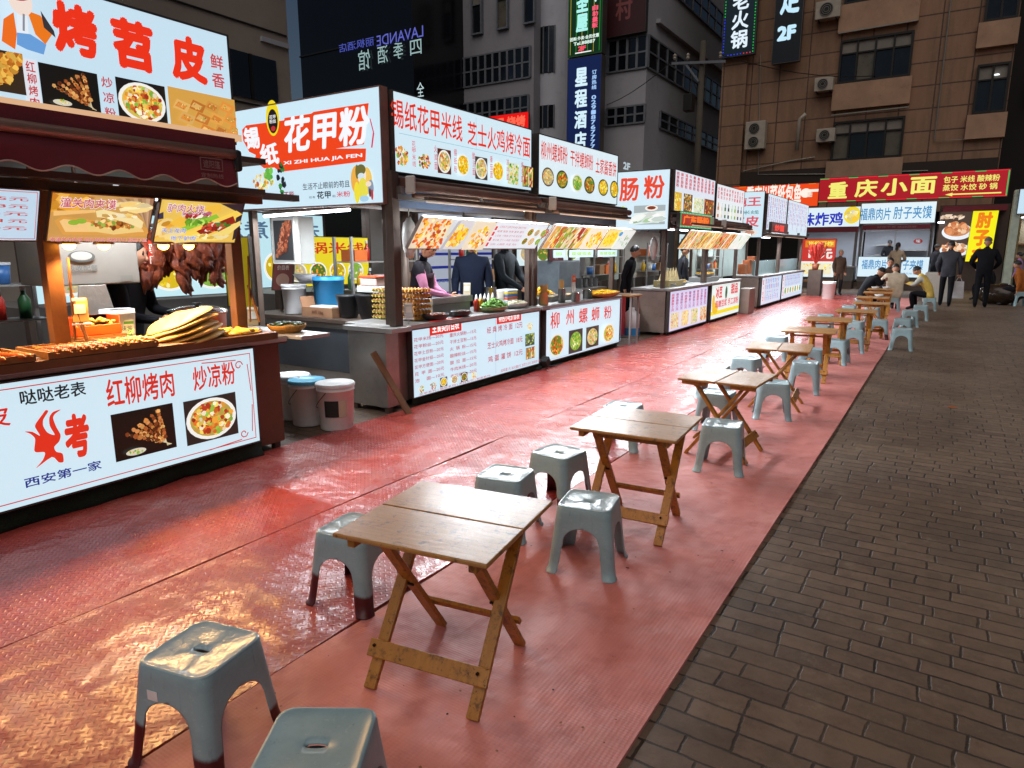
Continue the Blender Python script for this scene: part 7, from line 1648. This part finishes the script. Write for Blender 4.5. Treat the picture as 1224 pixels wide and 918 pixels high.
P("woman in pink shirt, dark vest and plum apron cooking behind the clam stall counter", -5.28, 6.15, 0, 65, 1.68, top=cloth("dark_vest", "1a161c"), sleeve=pink, hair="bun", apron=apr, woman=True, head=(22, -12), lean=8, pose=dict(elL=(-.27, .14, 1.14), wrL=(-.14, .36, 1.02), elR=(.27, .17, 1.12), wrR=(.14, .42, 1.06)))
P("man in a black puffer jacket standing with his back turned behind the clam stall counter", -5.5, 7.55, 0, 150, 1.72, top=puff, coat=.6, head=(10, 0))
P("man in a black polo shirt facing the walkway, right of the puffer jacket", -5.35, 8.15, 0, 85, 1.78, top=cloth("black_polo", "14181c"), head=(16, 0), pose=dict(elL=(-.26, .1, 1.15), wrL=(-.14, .32, 1.0), elR=(.26, .1, 1.15), wrR=(.14, .32, 1.0)))
P("person in dark jacket sitting beyond the snail stall, seen between two posts", -6.9, 11.6, 0, 140, 1.7, top=navy, sit=.42, lean=16)
P("man in black jacket standing further back between the posts of the snail stall", -8.4, 14.0, 0, 110, 1.7, top=blk)
P("small distant figure in dark clothes behind the snail stall's gap, right of the standing man", -9.0, 15.6, 0, 120, 1.65, top=dgrey)
P("person in a white top standing far behind the hanging strips of the snail stall", -6.6, 13.6, 0, 200, 1.66, top=whitec)
P("dark haired vendor bending inside the rice roll stall", -5.1, 11.9, 0, 80, 1.62, top=blk, lean=14, hair="short")
P("vendor in black behind the yellow buns of the drinks stall", -5.0, 14.9, 0, 90, 1.62, top=dgrey, cap=mat("white_cap", "c0c0c0", .7))
P("cook in black cap and coat working inside the white stall at the lane's end", -2.05, 31.0, .25, 175, 1.66, top=blk, cap=mat("black_cap", "101014", .8), lean=8, head=(15, 0), pose=dict(elL=(-.26, .12, 1.14), wrL=(-.1, .34, 1.06), elR=(.26, .12, 1.14), wrR=(.1, .34, 1.06)))
P("woman with ponytail in beige jacket and jeans ordering at the white lit stall", -1.62, 28.6, 0, 5, 1.78, top=beige, pants=jeans, hair="pony", woman=True, coat=.3, pose=dict(elL=(-.27, .06, 1.16), wrL=(-.12, .26, 1.1), elR=(.27, .06, 1.16), wrR=(.12, .26, 1.1)))
P("woman in a cap and long brown coat standing left of the white lit stall", -3.1, 25.4, 0, 150, 1.52, top=brownc, cap=mat("tan_cap", "8a7058", .8), coat=.5, woman=True, long=True)
def seat(px, py, rz): return 0
s1, s2, s3 = (o.location for o in SEATS)
P("man in a black jacket bent over his food at the left of the last table", s1.x, s1.y - .02, .0135, 60, 1.72, top=blk, sit=.33, lean=34, coat=.5, hair="short", head=(20, 0), pose=dict(elL=(-.24, .3, .68), wrL=(-.08, .48, .76), elR=(.24, .3, .68), wrR=(.06, .48, .78)))
P("person in a cream coat sitting with back to the viewer at the last table", s2.x, s2.y, .0135, -8, 1.74, top=cream, sit=.33, lean=20, coat=1.0, head=(24, 0), pose=dict(elL=(-.3, .2, .75), wrL=(-.14, .38, .78), elR=(.3, .2, .75), wrR=(.14, .38, .78)))
P("man in white shirt and pale yellow vest sitting at the right of the last table", s3.x, s3.y, .002, -78, 1.72, top=whitec, vest=yvest, sit=.33, lean=30, coat=.3, head=(18, 0), pose=dict(elL=(-.22, .34, .66), wrL=(-.1, .55, .7), elR=(.22, .34, .66), wrR=(.1, .55, .7)))
P("diner facing the viewer across the last table, half hidden by the cream coat", -1.3, 20.6, .0135, 175, 1.74, top=brownc, sit=.42, lean=12)
P("man in dark clothes and cap standing at the counter of the dark shop front", -.42, 29.6, 0, 60, 1.72, top=dgrey, cap=mat("grey_cap", "6a6a68", .8))
P("child or short person standing behind the man with the white bag", -.22, 27, 0, 120, 1.42, top=blk)
wk = dict(hiL=(-.09, 0, .9), knL=(-.1, .1, .5), anL=(-.1, .14, .085), toL=(-.11, .3, .04), knR=(.1, -.04, .5), anR=(.1, -.26, .13), toR=(.1, -.14, .04))
b1, T1, J1 = P("man in a dark grey jacket walking away with a white bag in his right hand", .02, 21.9, 0, 0, 1.76, top=dgrey, coat=.35, pose=dict(wk, elR=(.27, -.03, 1.14), wrR=(.27, .05, .9), elL=(-.27, -.02, 1.14), wrL=(-.22, .1, .95)))
b2, T2, J2 = P("taller man in a black jacket with short grey hair walking away on the bricks", .82, 21.9, 0, 3, 1.84, top=blk, coat=.7, hair="none", cap=mat("grey_hair_crop", "5a5550", .9, 0, .2, 60, .5, 120), pose=dict(knR=(.1, .08, .5), anR=(.1, .1, .085), toR=(.11, .26, .04), knL=(-.1, 0, .5), anL=(-.1, -.2, .12), toL=(-.1, -.07, .04), elR=(.3, .02, 1.16), wrR=(.2, .18, 1.02), elL=(-.3, .02, 1.16), wrL=(-.2, .18, 1.02)))
h = T1 @ J1["haR"]
t = thing("shopping_bag", (h.x, h.y, h.z - .62), "white carrier bag held by the man in the dark grey jacket", "bag")
b = MB(); zt = h.z - .13; vs = [(h.x - .13, h.y - .05, zt - .46), (h.x + .15, h.y - .05, zt - .46), (h.x + .15, h.y + .05, zt - .46), (h.x - .13, h.y + .05, zt - .46), (h.x - .11, h.y - .02, zt), (h.x + .12, h.y - .02, zt), (h.x + .12, h.y + .02, zt), (h.x - .11, h.y + .02, zt)]
b.add(vs, [(0, 3, 2, 1), (0, 1, 5, 4), (1, 2, 6, 5), (2, 3, 7, 6), (3, 0, 4, 7), (4, 5, 6, 7)]); b.build("bag_body", mat("white_bag", "b8b4b8", .5, 0, .1, 10, .3, 20), t, bevel=.01)
b = MB(); b.tube([(h.x - .07, h.y, zt), (h.x - .02, h.y, h.z - .02), (h.x + .02, h.y, h.z - .02), (h.x + .07, h.y, zt)], .006, 6); b.build("handle", plastic_w2, t)
P("person in black crouching at the right beside the glossy dark bag", 1.15, 25.2, 0, -60, 1.68, top=blk, sit=.40, lean=20)
P("person in a lavender hooded jacket near the right edge", 1.85, 26.4, 0, -70, 1.45, top=lav, woman=True, hair="bun")
P("person in orange brown coat sitting at the extreme right edge", 1.78, 23.4, 0, -75, 1.66, top=orange, sit=.4, lean=14, coat=.5)
for lab, nm, x, y, gz_ in (("low stool under the person crouching in black at the right", "plastic_stool", 1.15, 25.2, .0), ("low stool under the person in orange brown at the right edge", "plastic_stool", 1.78, 23.4, 0), ("stool under the diner who faces the viewer at the last table", "plastic_stool", -1.3, 20.6, .0135), ("stool under the person sitting beyond the snail stall", "plastic_stool", -6.9, 11.6, 0)):
    o = copy_tree(protos["w"]); put(o, (x, y, gz_ + .002), R(10), lab); o.scale = (1.1, 1.1, 1.14)
# bowls of food on the last tables
for k, (x, y, lab) in enumerate(((-1.42, 18.4, "white bowl on the last table before the man in black"), (-1.2, 18.55, "white bowl on the last table before the cream coat"), (-1.1, 15.3, "small white bowl left on the ninth table"))):
    bowl(x, y, .6115, .09, lab)
